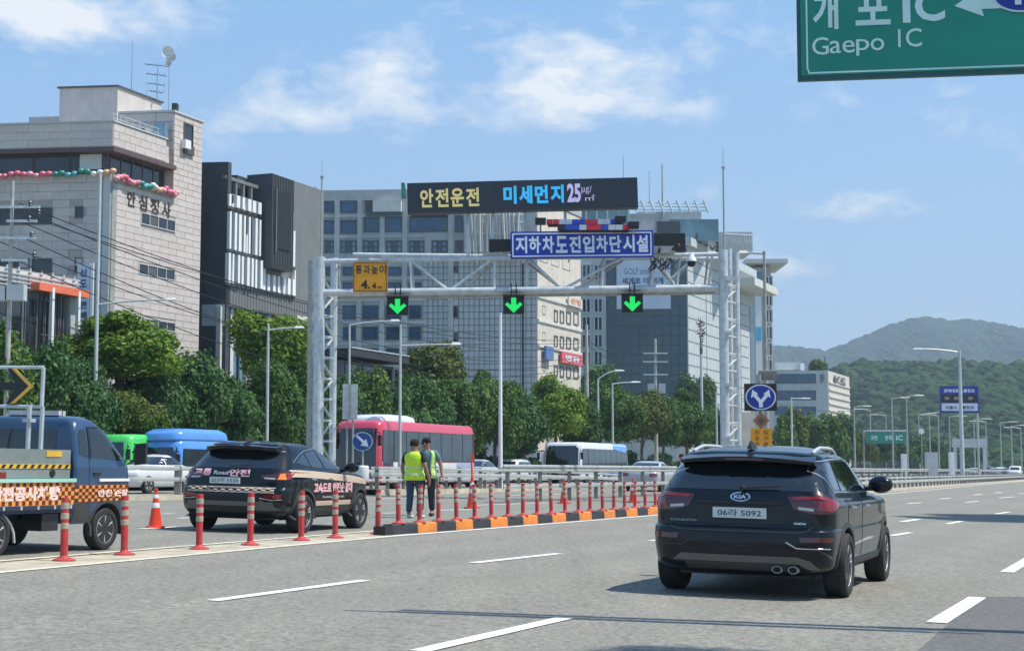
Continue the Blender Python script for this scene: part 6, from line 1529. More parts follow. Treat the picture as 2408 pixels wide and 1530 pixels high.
# vertical banner sign and its pole
vb = FL1.box('sign_panel', *(lambda q: (q[0], q[1], q[2], q[3]))(FL1.pxr(187,622,217,800)), 0.25, 0.40, M_BANNER)
for i, ch in enumerate('신도림편백'):
    q = FL1.pxr(195, 634+i*25, 211, 652+i*25); mb = text_mesh(ch, q[1]-q[0], q[3]-q[2], bold=0.03); mb.v = [tuple(FL1.P((q[0]+q[1])/2-p[0], (q[2]+q[3])/2+p[2], .42)) for p in mb.v]; mb.obj('lettering', mat('slate_ink', (0.05,0.07,0.13), 0.5, var=0), vb)
q = FL1.pxr(220,620,226,740); FL1.box('sign_post', q[0], q[1], 3, q[3], .3, .42, M_WHITE)
# roof equipment
def rb(name, px0, py0, px1, py1, Y, th, m, parent=t, o=org):
    a, b = at(px0, py0, Y), at(px1, py1, Y); mb = MB(); mb.b2((a.x-o[0], Y-o[1], b.z), (b.x-o[0], Y+th-o[1], a.z)); return mb.obj(name, m, parent)
rb('air_conditioner', 362, 288, 388, 322, C1.y+4.2, .8, M_WINC); rb('air_conditioner', 330, 300, 352, 318, C1.y+4.0, .7, M_GALV)
rb('roof_vent', 333, 300, 341, 312, C1.y+4.0, .4, M_BLACK)
m = MB()
for k in range(9):
    a = Vector(pl(0.3+k*(Uc-1.0)/8, 0.15)); m.tube((a.x-org[0], a.y-org[1], ZT), (a.x-org[0], a.y-org[1], ZT+.55), .02, n=5)
for zz in (.3, .55):
    a = Vector(pl(0.3, .15)); b = Vector(pl(Uc-.7, .15)); m.tube((a.x-org[0], a.y-org[1], ZT+zz), (b.x-org[0], b.y-org[1], ZT+zz), .018, n=5)
m.obj('roof_railing', M_FRAMEW, t)
rb('chimney', 404, 242, 416, 264, C1.y+7, .5, M_ROOFD)
q = FR1.box('window_unit', *FR1.pxr(424,330,437,350), .05, .35, M_WHITE)
# antennas: things of their own
def ant(label, px, y0, y1, Y, r=.03, yagi=False, dish=False):
    a, b = at(px, y1, Y), at(px, y0, Y); t_ = thing('antenna', label, 'antenna', a); h = b.z-a.z
    MB().tube((0,0,0),(0,0,h),r,r*.6,6).obj('mast', M_GALVD, t_)
    if yagi:
        m = MB()
        for k, zz in enumerate((.98, .70, .42, .2)):
            m.tube((-.75+.1*k,0,h*zz+.08),(.65-.1*k,0,h*zz-.08),.02,n=5)
            for j in range(5): x = -.6+.25*j; m.tube((x,-.25,h*zz+.04),(x,.25,h*zz+.04),.012,n=4)
        m.obj('elements', M_DARKMETAL, t_)
    if dish:
        m = MB(); 
        for sx_, zz, rr in ((-.05,-.15,.34),(.12,-.45,.30),(0,-.8,.18)): 
            m.lathe([(rr*.2,0),(rr*.7,-.08),(rr,-.22),(rr*.96,-.20),(rr*.6,-.05),(0,.02)], 16, ax='Y', c=(sx_,0,h+zz))
        m.obj('dish', M_WHITE, t_)
ant('tall thin aerial mast on the pale stone building, leftmost', 309, 98, 222, C1.y+8.0)
ant('dark many-armed television aerial on the pale stone building roof', 369, 152, 232, C1.y+8.5, .035, yagi=True)
ant('aerial mast with white dishes on the pale stone building roof', 396, 118, 264, C1.y+6.0, .03, dish=True)
# balloon garland
gt_ = thing('balloon_garland', 'string of pink, white, yellow and green balloons along the stone building eaves', 'garland', org)
GM = [mat('balloon_pink', (0.70,0.16,0.22), 0.4, var=0), mat('balloon_white', (0.72,0.70,0.66), 0.4, var=0), mat('balloon_green', (0.03,0.25,0.18), 0.4, var=0), mat('balloon_peach', (0.75,0.45,0.25), 0.4, var=0), mat('balloon_rose', (0.72,0.32,0.36), 0.4, var=0), mat('balloon_teal', (0.10,0.38,0.38), 0.4, var=0)]
sm = {}
for m_ in GM:
    mb = MB(); mb.lathe([(0,-.17),(.10,-.13),(.16,-.02),(.13,.10),(0,.15)], 10); sm[m_.name] = mb.mesh('balloon', (m_,), 'all')
rc = random.Random(5); seq = [0,4,0,2,5,2,1,3,4,0]
for k in range(64):
    f = k/63
    if k < 36: p = FL1.P(12.0-12.2*(k/35), ZG0+.02+.05*sin(k*1.3), .30)
    else: p = FR1.P(.1+(Uc-.1)*(k-36)/27, ZG0-.25+.06*sin(k)+.1, .25)
    o = link('balloon', sm[GM[seq[(k//2) % 10]].name], gt_); o.location = p + Vector((0,0,rc.uniform(-.06,.06))); o.scale = (1.15,1.15,1.0)
FR1.box('ledge', 0.0, Uc, ZG0-.42, ZG0-.30, 0.0, 0.12, M_GALVD)

# --- low building in front of it with the orange eaves
A0, A1 = vpx(-60, -46.5), vpx(172, -46.5); org = (A0.x, A0.y, 0.0); L = (A1-A0).length
t = thing('shop_building', 'low building with white balustrade and orange eaves at the far left', 'building', org); F = Fac(A0, RD, t, org)
z1 = zat(660, A1.y); z0 = zat(690, A1.y)
mb = MB(); q = [A0, A1, A1+LDIR*7, A0+LDIR*7]; block('wall', M_MIDCLAD, [(p.x, p.y) for p in q], 0, z0, t, org)
F.box('fascia', 0, L, z0, z1+.05, -6.9, .05, M_WALLW); F.box('eave', 3.2, L+.1, z0-.22, z0+.12, .05, .65, mat('orange_eave', (0.75,0.17,0.08), 0.5, var=0.1))
for k in range(5): F.box('rail_bar', 0, L, z1+.15+k*.18-.9, z1+.20+k*.18-.9, .16, .20, M_FRAMEW)
for k in range(9): F.box('rail_post', k*L/8.5, k*L/8.5+.07, z1-.85, z1+.15, .10, .16, M_FRAMEW)
a = F.hit(92, 740)[0]; b = F.hit(150, 740)[0]
for k in range(5):
    u0 = a+(b-a)*k/5; F.window((u0, u0+(b-a)/5-.06, 5.5, z0-.25), glass=M_WIN, frame=M_FRAME, nz=2, fw=.06, px=False)
for px in (95, 157): u = F.hit(px, 720)[0]; F.box('column', u, u+.16, 0, z0, .5, .66, M_WHITE)
F.box('pier', b+.2, b+1.0, 0, z0-.2, .0, .18, M_GRAN)
for k in range(4): u0 = 1.0+k*1.0; F.window((u0, u0+.85, 5.0, z0-.5), glass=M_WIN, px=False)

# --- dark building with white fins
C2 = vpx(527, -50.0); E2 = vpx(756, -50.0); L2 = (E2-C2).length; org = (C2.x, C2.y, 0.0)
t = thing('office_building', 'dark metal-clad building with rows of white vertical fins and a protruding box', 'building', org); F = Fac(C2, RD, t, org); FL = Fac(C2, LDIR, t, org)
def p2l(u, l): q = C2 + RD*u + LDIR*l; return (q.x, q.y)
def U(px): return F.hit(px, 600)[0]
zt0 = zat(380, C2.y); zb = zat(715, C2.y); z15 = zat(452, C2.y)
block('wall', M_MIDCLAD, [p2l(0,0), p2l(L2,0), p2l(L2,12), p2l(0,12)], zb, z15, t, org)
block('lower_wall', M_DKCLAD, [p2l(.9,.9), p2l(L2,.9), p2l(L2,12), p2l(.9,12)], 0, zb, t, org)
block('left_mass', M_DKCLAD, [p2l(-.02,0.0), p2l(.35,0.0), p2l(.35,12), p2l(-.02,12)], 0, zt0, t, org)
FL.box('side_lower', .1, 1.45, zat(765,C2.y), zb, 0.02, .06, M_PANELG); 
block('right_mass', M_MIDCLAD, [p2l(U(690),0), p2l(L2,0), p2l(L2,12), p2l(U(690),12)], z15, zat(430, vpx(700,-50).y), t, org)
block('mid_mass', M_DKCLAD, [p2l(U(600),1.2), p2l(U(690),1.2), p2l(U(690),12), p2l(U(600),12)], z15, zat(425, vpx(640,-50).y), t, org)
# protruding dark box
FB = Fac(C2+F.n*.75, RD, t, org); ub0, ub1 = FB.hit(637,600)[0], FB.hit(688,600)[0]; bz0, bz1 = zat(637, vpx(640,-50).y), zat(420, vpx(640,-50).y)
F.box('box_volume', ub0, ub1, bz0, bz1, -1.0, 0.75, M_DKCLAD); 
for k in range(14): uu = ub0+.05+(ub1-ub0-.1)*k/13; F.box('cladding_rib', uu-.03, uu+.03, bz0+.02, bz1-.02, .75, .79, M_DKCLAD)
F.box('box_window', ub0+.5, ub1-.35, bz0+1.25, bz1-1.0, .795, .83, M_INK)
F.box('window_reveal', ub0+.38, ub0+.46, bz0+1.0, bz1-.9, .79, .88, M_MIDCLAD)
# fins rows: (px0, px1, z0, z1)
rc = random.Random(2)
Yc = C2.y
rows = [(531,624,zat(484,Yc),zat(456,Yc),7),(531,624,zat(585,Yc),zat(497,Yc),8),(528,624,zat(664,Yc),zat(595,Yc),9),(624,690,zat(664,Yc),zat(620,Yc)-.1,6),(684,692,zat(590,Yc),zat(500,Yc),1),(684,692,zat(664,Yc),zat(600,Yc),1)]
for (a, b, z0_, z1_, n) in rows:
    u0, u1 = U(a), U(b); F.box('window_band', u0, u1, z0_, z1_, 0.0, 0.02, M_WIN)
    for i in range(n):
        w_ = (u1-u0)/n; x = u0+w_*i; F.box('white_fin', x+.04, x+w_*rc.choice((.42,.5,.62)), z0_, z1_, .02, rc.choice((.16,.22,.28)), M_WHITE)
        if n > 5 and rc.random() < .4: F.box('white_fin', x+w_*.7, x+w_*.96, z0_, z0_+(z1_-z0_)*rc.choice((.3,.5)), .02, .12, M_WHITE)
    F.box('floor_edge', u0-.05, u1, z0_-.16, z0_-.02, 0.0, .12, M_DKCLAD)
# roof pergola
for px in (536, 556, 574, 592): u = U(px); F.box('pergola_post', u, u+.18, z15, zat(410,Yc)-.05*(px-536)/20, -.3, -.12, M_MIDCLAD)
F.box('pergola_beam', U(531), U(608), zat(412,Yc)-.2, zat(404,Yc)-.2, -.35, -.08, M_MIDCLAD); F.box('roof_wall', U(531), U(634), z15, z15+.8, -1.3, -1.1, M_WIN)
F.box('roof_hatch', U(533), U(548), zat(408,Yc), zat(388,Yc), -2.5, -1.3, M_WALLW)
for k in range(34): u = .4+k*(L2-.5)/34; F.box('cladding_rib', u, u+.03, zb+.05, zat(672,Yc), 0.0, .03, M_MIDCLAD)
F.box('bottom_edge', 0, L2, zb-.12, zb, -.9, .03, M_DKCLAD)
for px in (520+8, 552, 590, 640): u = U(px); F.box('white_column', u, u+.35, 2, zb-.12, -.5, -.2, M_WALLW)
for k in range(5): F.window((U(545)+k*1.1, U(545)+k*1.1+1.0, 6, zb-.4), glass=M_WINC, px=False, proud=-.85) if False else F.box('shop_glass', U(545)+k*1.15, U(545)+k*1.15+1.0, 5.5, zb-.4, -.88, -.84, M_WINC)
sp_o = F.box('sign_panel', U(697), L2-.05, zat(790,Yc+8), zat(742,Yc+8), .0, .10, M_WALLW)
F.text('커피', (715,752,745,772), M_FRAME, depth=.12, bold=0.0)
ant('small roof aerial on the dark building with white fins', 741, 436, 445, C2.y+10, .05)

# --- small dark-roofed building seen through the gantry
A0 = vpx(800, -47.0); org = (A0.x, A0.y, 0); t = thing('shop_building', 'low building with a dark sloping eave between the trees behind the left gantry tower', 'building', org)
F = Fac(A0, RD, t, org); L = (vpx(925,-47)-A0).length
block('wall', M_MIDCLAD, [tuple(A0), tuple(A0+RD*L), tuple(A0+RD*L+LDIR*8), tuple(A0+LDIR*8)], 0, zat(845,A0.y), t, org)
F.box('roof', -.4, L+.5, zat(838,A0.y), zat(819,A0.y), -8, .9, M_ROOFD); F.box('eave_trim', -.4, L+.5, zat(819,A0.y), zat(816,A0.y), -8, .95, M_GALV)
for k in range(5): F.window((.5+k*2.4, 2.4+k*2.4, 4.0, zat(850,A0.y)), px=False, glass=M_WIN)

# --- grey granite building with the tile grid
C4 = vpx(1263, -50.0); E4 = vpx(1366, -50.0); org = (C4.x, C4.y, 0.0); D4 = Vector((-0.996, 0.085)).normalized()
t = thing('office_building', 'grey granite office block with square blue windows and a tiled wall behind the gantry', 'building', org)
FL = Fac(C4, D4, t, org); F = Fac(C4, RD, t, org); L4 = (E4-C4).length
W4 = FL.hit(735, 600)[0]; ZR = FL.hit(850, 448)[1]
def p4(u, l): q = C4 + RD*u + D4*l; return (q.x, q.y)
block('wall', M_GRAN, [p4(0,0), p4(L4,0), p4(L4,W4), p4(0,W4)], 0, ZR, t, org)
block('parapet', M_GRAN, [p4(-.15,-.15), p4(L4,-.15), p4(L4,W4), p4(-.15,W4)], ZR-.9, ZR+.05, t, org)
rects = []
def lw(x0, y0, x1, y1, g=M_WINB, nx=1, nz=1, fr=M_FRAME): rects.append(FL.pxr(x0,y0,x1,y1)); return FL.window((x0,y0,x1,y1), glass=g, frame=fr, nx=nx, nz=nz, fw=.10, proud=.10)
for (y0, y1) in ((467,500),(517,549)):
    lw(757,y0,786,y1); lw(801,y0,839,y1)
for (x0, x1) in ((757,786),(801,839),(855,890),(908,946),(962,998),(1015,1052),(1070,1089)): lw(x0,565,x1,594, (M_WINC, M_WINB), 3, 2)
lw(856,508,945,545,M_WINB,1); lw(963,508,1052,545,M_WINB,1); lw(1070,506,1089,545)
FL.box('roof_box', *FL.pxr(880,474,946,500), .02, .8, M_WALLW); FL.box('painted_shade', *FL.pxr(858,470,880,500), .0, .05, M_FRAME); FL.box('slanted_canopy', *FL.pxr(862,500,945,508), .1, .5, M_TEALG); FL.box('slanted_canopy', *FL.pxr(968,500,1052,508), .1, .5, M_TEALG)  # dark flat panel stands for the shade beside the roof box
for (y0, y1) in ((627,647),(663,682),(717,750),(767,799),(818,850)):
    for (x0, x1) in ((806,836),(853,889),(907,943),(961,991)): lw(x0,y0,x1,y1)
    lw(764,y0,792,y1)
for px in (792, 846, 899, 952, 1060): u = FL.hit(px, 600)[0]; FL.box('pilaster', u-.22, u+.22, 4, ZR-.9, .0, .18, M_GRAN)
for py in (507, 556, 606, 655, 705, 758, 808): z = FL.hit(900, py)[1]; FL.box('string_course', FL.hit(1000,600)[0], W4, z-.10, z+.10, .0, .14, M_GRAN)
# tiled wall
ut0, ut1 = 0.05, FL.hit(994,700)[0]; zt1 = FL.hit(1100,612)[1]
sm_w = [(1055,626,1077,640),(1055,719,1077,746),(1055,783,1077,805)]
for r in sm_w: FL.window(r, glass=M_WIN, fw=.08)
block_j = FL.box('joint_bed', ut0, ut1, 6.0, zt1, .002, .02, M_GRANJ)
FL_t = Fac(C4+FL.n*.02, D4, t, org); nt_ = FL_t.panels(ut0, ut1, 7.2, zt1, 22, 22, M_GRAN, gap=.07, proud=.03, name='tile', skip=[FL.pxr(*r) for r in sm_w], limit=290, stagger=False)
FL.box('expansion_joint', FL.hit(1230,700)[0]-.07, FL.hit(1230,700)[0]+.07, 5, zt1, .055, .08, M_INK)
# lit side of the block: its sunny look is put into a cream colour
F.box('sunny_facing', 0.03, L4, 3, ZR-1.0, .0, .05, M_CREAM)
for (y0, y1) in ((728,758),(788,816),(858,884)):
    for k, (x0, x1) in enumerate(((1301,1309),(1315,1324),(1330,1340),(1347,1358))): F.window((x0,y0+k*2,x1,y1+k*2), glass=M_WIN, fw=.12, proud=.12)
for py in (718, 780, 850): F.window((1274,py,1281,py+22), glass=M_WIN, fw=.08)
for py in (712, 766, 823): z = F.hit(1320, py)[1]; F.box('string_course', 0.05, L4, z-.12, z+.12, .05, .18, M_WALLW)
sg_ = F.box('red_signboard', *F.pxr(1312,830,1361,856), .2, .4, M_REDB); F.text('병원', (1320,836,1352,850), M_SWHITE, depth=.42)
sg_ = F.box('logo_board', *F.pxr(1330,700,1361,721), .2, .35, M_WALLW); F.text('은행', (1334,703,1358,717), mat('orange_print', (0.75,0.25,0.06), 0.5, var=0), depth=.37)
F.box('blue_signboard', *F.pxr(1272,814,1290,846), .3, .5, mat('steel_blue_board', (0.10,0.18,0.36), 0.5, var=0.1))
for k in range(3): F.window((.5+k*3.0, 2.6+k*3.0, ZR-6.5, ZR-4.5), glass=M_WIN, px=False)
# steel frames above the tiled wall
ft = thing('roof_frames', 'cluster of pale steel frames and pipes rising left of the blue gantry sign', 'steel frames', (0,0,0)); rc = random.Random(9); Yf = C4.y-1.5
m = MB()
for k in range(17):
    x = 1095+k*8.2; a, b = at(x+rc.uniform(-3,3), 592, Yf), at(x+rc.uniform(-5,5), 498, Yf); m.tube(a, b, rc.uniform(.06,.16), n=6)
for y in (505, 522, 548, 575): m.tube(at(1092,y,Yf), at(1232,y,Yf), .07, n=6)
m.obj('frames', M_FRAMEW, ft); MB().b2((at(1093,1,Yf).x, Yf+.3, at(1,592,Yf).z),(at(1100,1,Yf).x, Yf+.8, at(1,498,Yf).z)).b2((at(1224,1,Yf).x, Yf+.3, at(1,592,Yf).z),(at(1232,1,Yf).x, Yf+.8, at(1,498,Yf).z)).obj('cheek', M_PANELG, ft)
MB().b2((at(1100,1,Yf).x, Yf+.5, at(1,592,Yf).z),(at(1224,1,Yf).x, Yf+.8, at(1,498,Yf).z)).obj('screen', M_PANELG, ft)

# --- teal glass building
C5 = vpx(1621, -50.0); E5 = vpx(1776, -50.0); org = (C5.x, C5.y, 0.0)
t = thing('office_building', 'big teal glass office building with pale panelled side and cluttered roof', 'building', org)
D5 = Vector((-0.996, 0.085)).normalized(); FL = Fac(C5, D5, t, org); F = Fac(C5, RD, t, org); L5 = (E5-C5).length; W5 = FL.hit(1312, 600)[0]
def p5(u, l): q = C5 + RD*u + D5*l; return (q.x, q.y)
ZR5 = FL.hit(1600, 560)[1]; ZR5b = FL.hit(1500, 600)[1]
block('wall', M_PANELG, [p5(0,0), p5(L5,0), p5(L5,W5), p5(0,W5)], 0, ZR5, t, org)
ug = FL.hit(1425, 700)[0]
nx_, nz_ = 10, 17
zg0, zg1 = 8.0, ZR5-1.2
FL.box('glass_bed', 0.12, ug, zg0, zg1, .0, .02, M_FRAME)
for j in range(nz_):
    for i in range(nx_):
        a = .15+(ug-.2)*i/nx_; b = .15+(ug-.2)*(i+1)/nx_; z0_ = zg0+(zg1-zg0)*j/nz_; z1_ = zg0+(zg1-zg0)*(j+1)/nz_
        mbp = MB(); mbp.add(*FL.boxv(a+.04, b-.04, z0_+.05, z1_-.05, .02, .05)); mbp.obj('glass_pane', M_TEALG, t)
for (y0, y1) in ((620,660),(700,736),(742,778),(784,818),(824,860)):
    for (x0, x1) in ((1318,1340),(1345,1366),(1368,1390),(1396,1418)): FL.window((x0,y0,x1,y1), glass=M_WIN, frame=M_FRAMEW, nx=2, fw=.16, proud=.14)
for k in range(6): q = (FL.hit(1340+k*24,510)[0]); 
FL.box('upper_storey', FL.hit(1478,510)[0], FL.hit(1328,510)[0], ZR5-.5, FL.hit(1400,492)[1], -6, -.4, M_TEALL)
for k in range(7): u = FL.hit(1328+k*25,510)[0]; FL.box('mullion', u-.1, u+.1, ZR5, FL.hit(1400,494)[1], -.4, -.25, M_FRAMEW)
FL.box('white_shaft', *FL.pxr(1312,500,1328,540), -5, -.3, M_WALLW)
bn = FL.box('banner', *FL.pxr(1450,612,1577,726), .12, .16, M_BANNER); M_BI = mat('banner_ink', (0.10,0.17,0.27), 0.6, var=0)
FL.text('GOLF zone', (1468,630,1530,645), M_BI, depth=.18, bold=0); FL.text('세계로 더 넓게', (1462,652,1560,668), M_BI, depth=.18, bold=.04)
for k in range(14): z = 8+k*(ZR5-9)/14; F.box('panel_groove', .05, L5*.9, z, z+.10, .0, .03, M_GRANJ)
for px in (1660,1700,1740): u = F.hit(px,700)[0]; F.box('panel_groove', u, u+.10, 6, ZR5-.3, .03, .05, M_GRANJ)
u0 = F.hit(1762,700)[0]; F.box('glass_strip', u0, L5-.4, 8, ZR5-5, .02, .07, M_TEALG)
F.box('canopy', F.hit(1722,680)[0], F.hit(1775,680)[0]+1, F.hit(1740,672)[1]-.4, F.hit(1740,672)[1]+.6, .0, 3.0, M_WALLW)
F.box('cornice', -.2, L5, ZR5-.9, ZR5+.1, .0, .5, M_PANELG); FL.box('cornice', -.2, ug, ZR5-.9, ZR5+.1, .0, .5, M_PANELG)
F.text('CODE', (1626,556,1682,582), M_BRONZE, depth=.6, bold=.03)
# roof clutter
def rb5(nm, x0, y0, x1, y1, dY, th, m): return rb(nm, x0, y0, x1, y1, C5.y+dY, th, m, t, org)
rb5('plant_room', 1500, 497, 1650, 560, 3, 9, M_PANELG); rb5('plant_room', 1575, 515, 1690, 565, 2, 5, M_TEALL); rb5('dark_recess', 1545, 520, 1600, 545, 1.6, 1, M_WIN); rb5('roof_room', 1690, 545, 1770, 590, 10, 8, M_PANELG); rb5('plant_room', 1480, 502, 1545, 545, 2, 6, M_GRAN)
m = MB()
for k in range(9):
    x = 1486+k*21; a, b = at(x+12, 500, C5.y+2), at(x, 470, C5.y+2); m.tube(a-Vector(org), b-Vector(org), .12, n=6); 
for y in (476, 484, 492): m.tube(at(1486,y,C5.y+2.1)-Vector(org), at(1660,y+3,C5.y+2.1)-Vector(org), .06, n=5)
m.obj('roof_frame', M_GALV, t); m = MB()
for k in range(12):
    x = 1705+k*5.6; m.tube(at(x,572,C5.y+9)-Vector(org), at(x,549,C5.y+9)-Vector(org), .07, n=5)
m.tube(at(1703,549,C5.y+9)-Vector(org), at(1770,553,C5.y+9)-Vector(org), .08, n=5); m.obj('terrace_railing', M_GALV, t)
ant('thin mast behind the message board, upper right', 1466, 362, 420, C5.y+3, .05); ant('tall roof mast with fittings right of the message board', 1558, 385, 510, C5.y+3, .12); ant('thin roof mast between message board and fitted mast', 1527, 400, 480, C5.y+3, .05)
# --- slim tower with window column behind
Y6 = 235.0; a = at(1774, 620, Y6); b = at(1819, 1050, Y6); org = (a.x, Y6, 0.0)
t = thing('tower_block', 'slim tower with a white banner and a column of square windows right of the gantry', 'building', org)
MB().b2((0,0,0),(b.x-a.x, 12, zat(628,Y6))).obj('wall', M_GRAN, t); Fq = Fac((a.x, Y6), (1,0), t, org)
Fq.box('roof_slab', -1.5, b.x-a.x+2.2, zat(622,Y6), zat(612,Y6), -10, 2.0, M_FRAMEW)
for k in range(6): Fq.window((1799,648+k*39,1817,681+k*39), glass=M_WIN, frame=M_WALLW, nx=2, fw=.18, proud=.2)
Fq.box('banner', *Fq.pxr(1776,690,1791,880), .2, .3, M_WHITE); Fq.box('blue_graphic', *Fq.pxr(1777,768,1790,800), .3, .34, mat('sky_blue_print', (0.10,0.45,0.70), 0.5, var=0)); Fq.box('glass_panel', *Fq.pxr(1776,640,1796,688), .1, .2, M_TEALL)
# --- low office building on the right
Y7 = 272.0; c = at(1946, 870, Y7); org = (c.x, Y7, 0.0); d7 = Vector((-0.996, 0.085))
t = thing('office_building', 'low grey office building with three dark window bands in front of the hill', 'building', org); FL = Fac((c.x, Y7), d7, t, org); F = Fac((c.x, Y7), RD, t, org)
W7 = FL.hit(1815, 900)[0]; L7 = F.hit(1996, 900)[0]; ZR7 = c.z
q = [Vector((c.x,Y7)), Vector((c.x,Y7))+RD*L7, Vector((c.x,Y7))+RD*L7+d7*W7, Vector((c.x,Y7))+d7*W7]
block('wall', M_PANELG, [tuple(p) for p in q], 0, ZR7, t, org); F.box('lit_facing', .1, L7, 2, ZR7-.1, .0, .1, M_CREAM)  # paler facing puts the sunlight on this side into the colour
for y0, y1 in ((878,901),(917,940),(955,975)):
    r = FL.pxr(1822,y0,1919,y1)
    for i in range(6): FL.window((r[0]+(r[1]-r[0])*i/6, r[0]+(r[1]-r[0])*(i+1)/6, r[2], r[3]), glass=M_WINB, fw=.08, px=False)
for k in range(12): z = 3+k*1.2; F.box('louvre', .4, L7-.4, z, z+.25, .1, .3, M_WALLW)
FL.text('한국', (1928,878,1938,900), M_FRAME, depth=.2); F.text('KS', (1958,885,1985,905), M_FRAME, depth=.3)
rb('roof_room', 1822, 851, 1880, 869, Y7+5, 6, M_WALLW, t, org); rb('roof_tank', 1882, 853, 1892, 869, Y7+4, 3, M_WHITE, t, org)
# --- pale hoarding behind the forked arrow sign
a, b = at(1728, 968, 150), at(1778, 1060, 150); hb = MB().b2((a.x,150,0),(b.x,150.4,a.z)); tag(hb.obj('hoarding', M_CREAM), 'pale hoarding wall behind the forked arrow sign post', 'wall')

# ------------------------------------------------------------------ trees
def leafmat(name, c0, c1, c2, trans=0.25):
    m = bpy.data.materials.new(name); m.use_nodes = True; nt = m.node_tree; b = nt.nodes['Principled BSDF']
    t = N(nt, 'ShaderNodeTexCoord'); nz = N(nt, 'ShaderNodeTexNoise'); nz.inputs['Scale'].default_value = 5.0; nz.inputs['Detail'].default_value = 3
    nt.links.new(t.outputs['Object'], nz.inputs[0]); oi = N(nt, 'ShaderNodeObjectInfo'); geo = N(nt, 'ShaderNodeNewGeometry')
    f = Mth(nt, 'ADD', Mth(nt, 'MULTIPLY', nz.outputs[0], 0.7), Mth(nt, 'MULTIPLY', geo.outputs['Random Per Island'], 0.45))
    f = Mth(nt, 'ADD', f, Mth(nt, 'MULTIPLY', oi.outputs['Random'], 0.10))
    c = Ramp(nt, f, [(0.30, c0), (0.62, c1), (0.92, c2)])
    nt.links.new(c, b.inputs['Base Color']); b.inputs['Roughness'].default_value = 0.55; b.inputs['Specular IOR Level'].default_value = 0.28
    tr = N(nt, 'ShaderNodeBsdfTranslucent'); nt.links.new(c, tr.inputs[0]); mx = N(nt, 'ShaderNodeMixShader'); mx.inputs[0].default_value = trans
    nt.links.new(b.outputs[0], mx.inputs[1]); nt.links.new(tr.outputs[0], mx.inputs[2]); nt.links.new(mx.outputs[0], nt.nodes['Material Output'].inputs[0]); return m
M_LF_PLANE = leafmat('plane_tree_leaves', (0.05,0.125,0.012), (0.15,0.27,0.028), (0.32,0.42,0.06), 0.4)
M_LF_DARK = leafmat('dark_leaves', (0.020,0.065,0.018), (0.050,0.13,0.034), (0.13,0.24,0.065), 0.3)
M_LF_YEL = leafmat('olive_leaves', (0.045,0.08,0.012), (0.095,0.135,0.022), (0.17,0.20,0.04), 0.3)
M_LF_MID = leafmat('mid_green_leaves', (0.026,0.078,0.014), (0.068,0.15,0.028), (0.16,0.26,0.05), 0.32)
M_BARK = mat('bark', (0.10,0.075,0.055), 0.9, var=0.3, vscale=6, bump=0.4)
def crown_mesh(seed, n=8000, leaf=0.055, nlobe=22, flat=1.0, ragged=0.16, weep=0.0):
    """unit crown: radius 1 across, from z=-1 to z=1"""
    rs = np.random.RandomState(seed); cs = []; rr = []
    for i in range(nlobe):
        th = rs.uniform(0, 2*pi); z = rs.uniform(-.75, .8); r = sqrt(max(0, 1-z*z))*rs.uniform(.25, .74)
        if z < 0: r *= 1.05
        cs.append((r*cos(th), r*sin(th), z*.78)); rr.append(rs.uniform(.24, .42))
    cs = np.array(cs); rr = np.array(rr); k = rs.randint(0, nlobe, n)
    d = rs.normal(size=(n, 3)); d /= np.linalg.norm(d, axis=1)[:, None]
    rad = rr[k]*(1 + rs.normal(0, ragged, n)); p = cs[k] + d*rad[:, None]*np.array([1, 1, flat])
    # drop leaves deep inside
    keep = np.ones(n, bool)
    for i in range(nlobe):
        q = np.linalg.norm((p-cs[i]), axis=1) < rr[i]*.70; keep &= ~(q & (k != i))
    p = p[keep]; d = d[keep]; m = len(p)
    if weep: p[:, 2] -= rs.uniform(0, weep, m)
    nrm = d + rs.normal(0, .55, (m, 3)) + np.array([0, 0, .35]); nrm /= np.linalg.norm(nrm, axis=1)[:, None]
    a = np.cross(nrm, rs.normal(size=(m, 3))); a /= np.linalg.norm(a, axis=1)[:, None]; b = np.cross(nrm, a)
    s = leaf*rs.uniform(.6, 1.35, m)[:, None]
    v = np.stack([p-a*s, p-b*s*.62+nrm*s*.12, p+a*s, p+b*s*.62+nrm*s*.12], axis=1).reshape(-1, 3)
    verts = [tuple(x) for x in v]; faces = [(4*i, 4*i+1, 4*i+2, 4*i+3) for i in range(m)]
    # solid inner blobs added to stop light passing straight through
    for i in range(nlobe):
        bm = bmesh.new(); bmesh.ops.create_icosphere(bm, subdivisions=2, radius=rr[i]*.74)
        o = len(verts)
        for q in bm.verts: q.co *= 1+rs.uniform(-.14, .14); verts.append((q.co.x+cs[i][0], q.co.y+cs[i][1], q.co.z*flat+cs[i][2]))
        faces += [tuple(q.index+o for q in f.verts) for f in bm.faces]; bm.free()
    me = bpy.data.meshes.new('crown'); me.from_pydata(verts, [], faces); me.update(); return me
CROWNS = [crown_mesh(s, 17000, lf, nl, fl) for s, lf, nl, fl in ((1,.052,26,1.0),(2,.046,28,.9),(3,.055,24,1.05),(4,.044,30,1.0),(5,.048,26,.85),(6,.052,24,1.0))]
FAR_CROWNS = [crown_mesh(s, 2600, .10, 16, 1.0) for s in (11, 12, 13)]
def trunk_mesh(seed):
    rs = random.Random(seed); m = MB(); P = [(0,0,0),(rs.uniform(-.06,.06),0,.35),(rs.uniform(-.08,.08),rs.uniform(-.05,.05),.7),(0,0,1.0)]
    m.path(P, lambda i: (.095,.075,.06,.03)[i], 8)
    for k in range(6):
        a = rs.uniform(0, 2*pi); z = rs.uniform(.45, .85); m.tube((0,0,z), (cos(a)*.35, sin(a)*.35, z+.35), .04, .015, 6)
    return m.mesh('trunk', (M_BARK,), True)
TRUNKS = [trunk_mesh(s) for s in (1, 2, 3)]
CM = {}
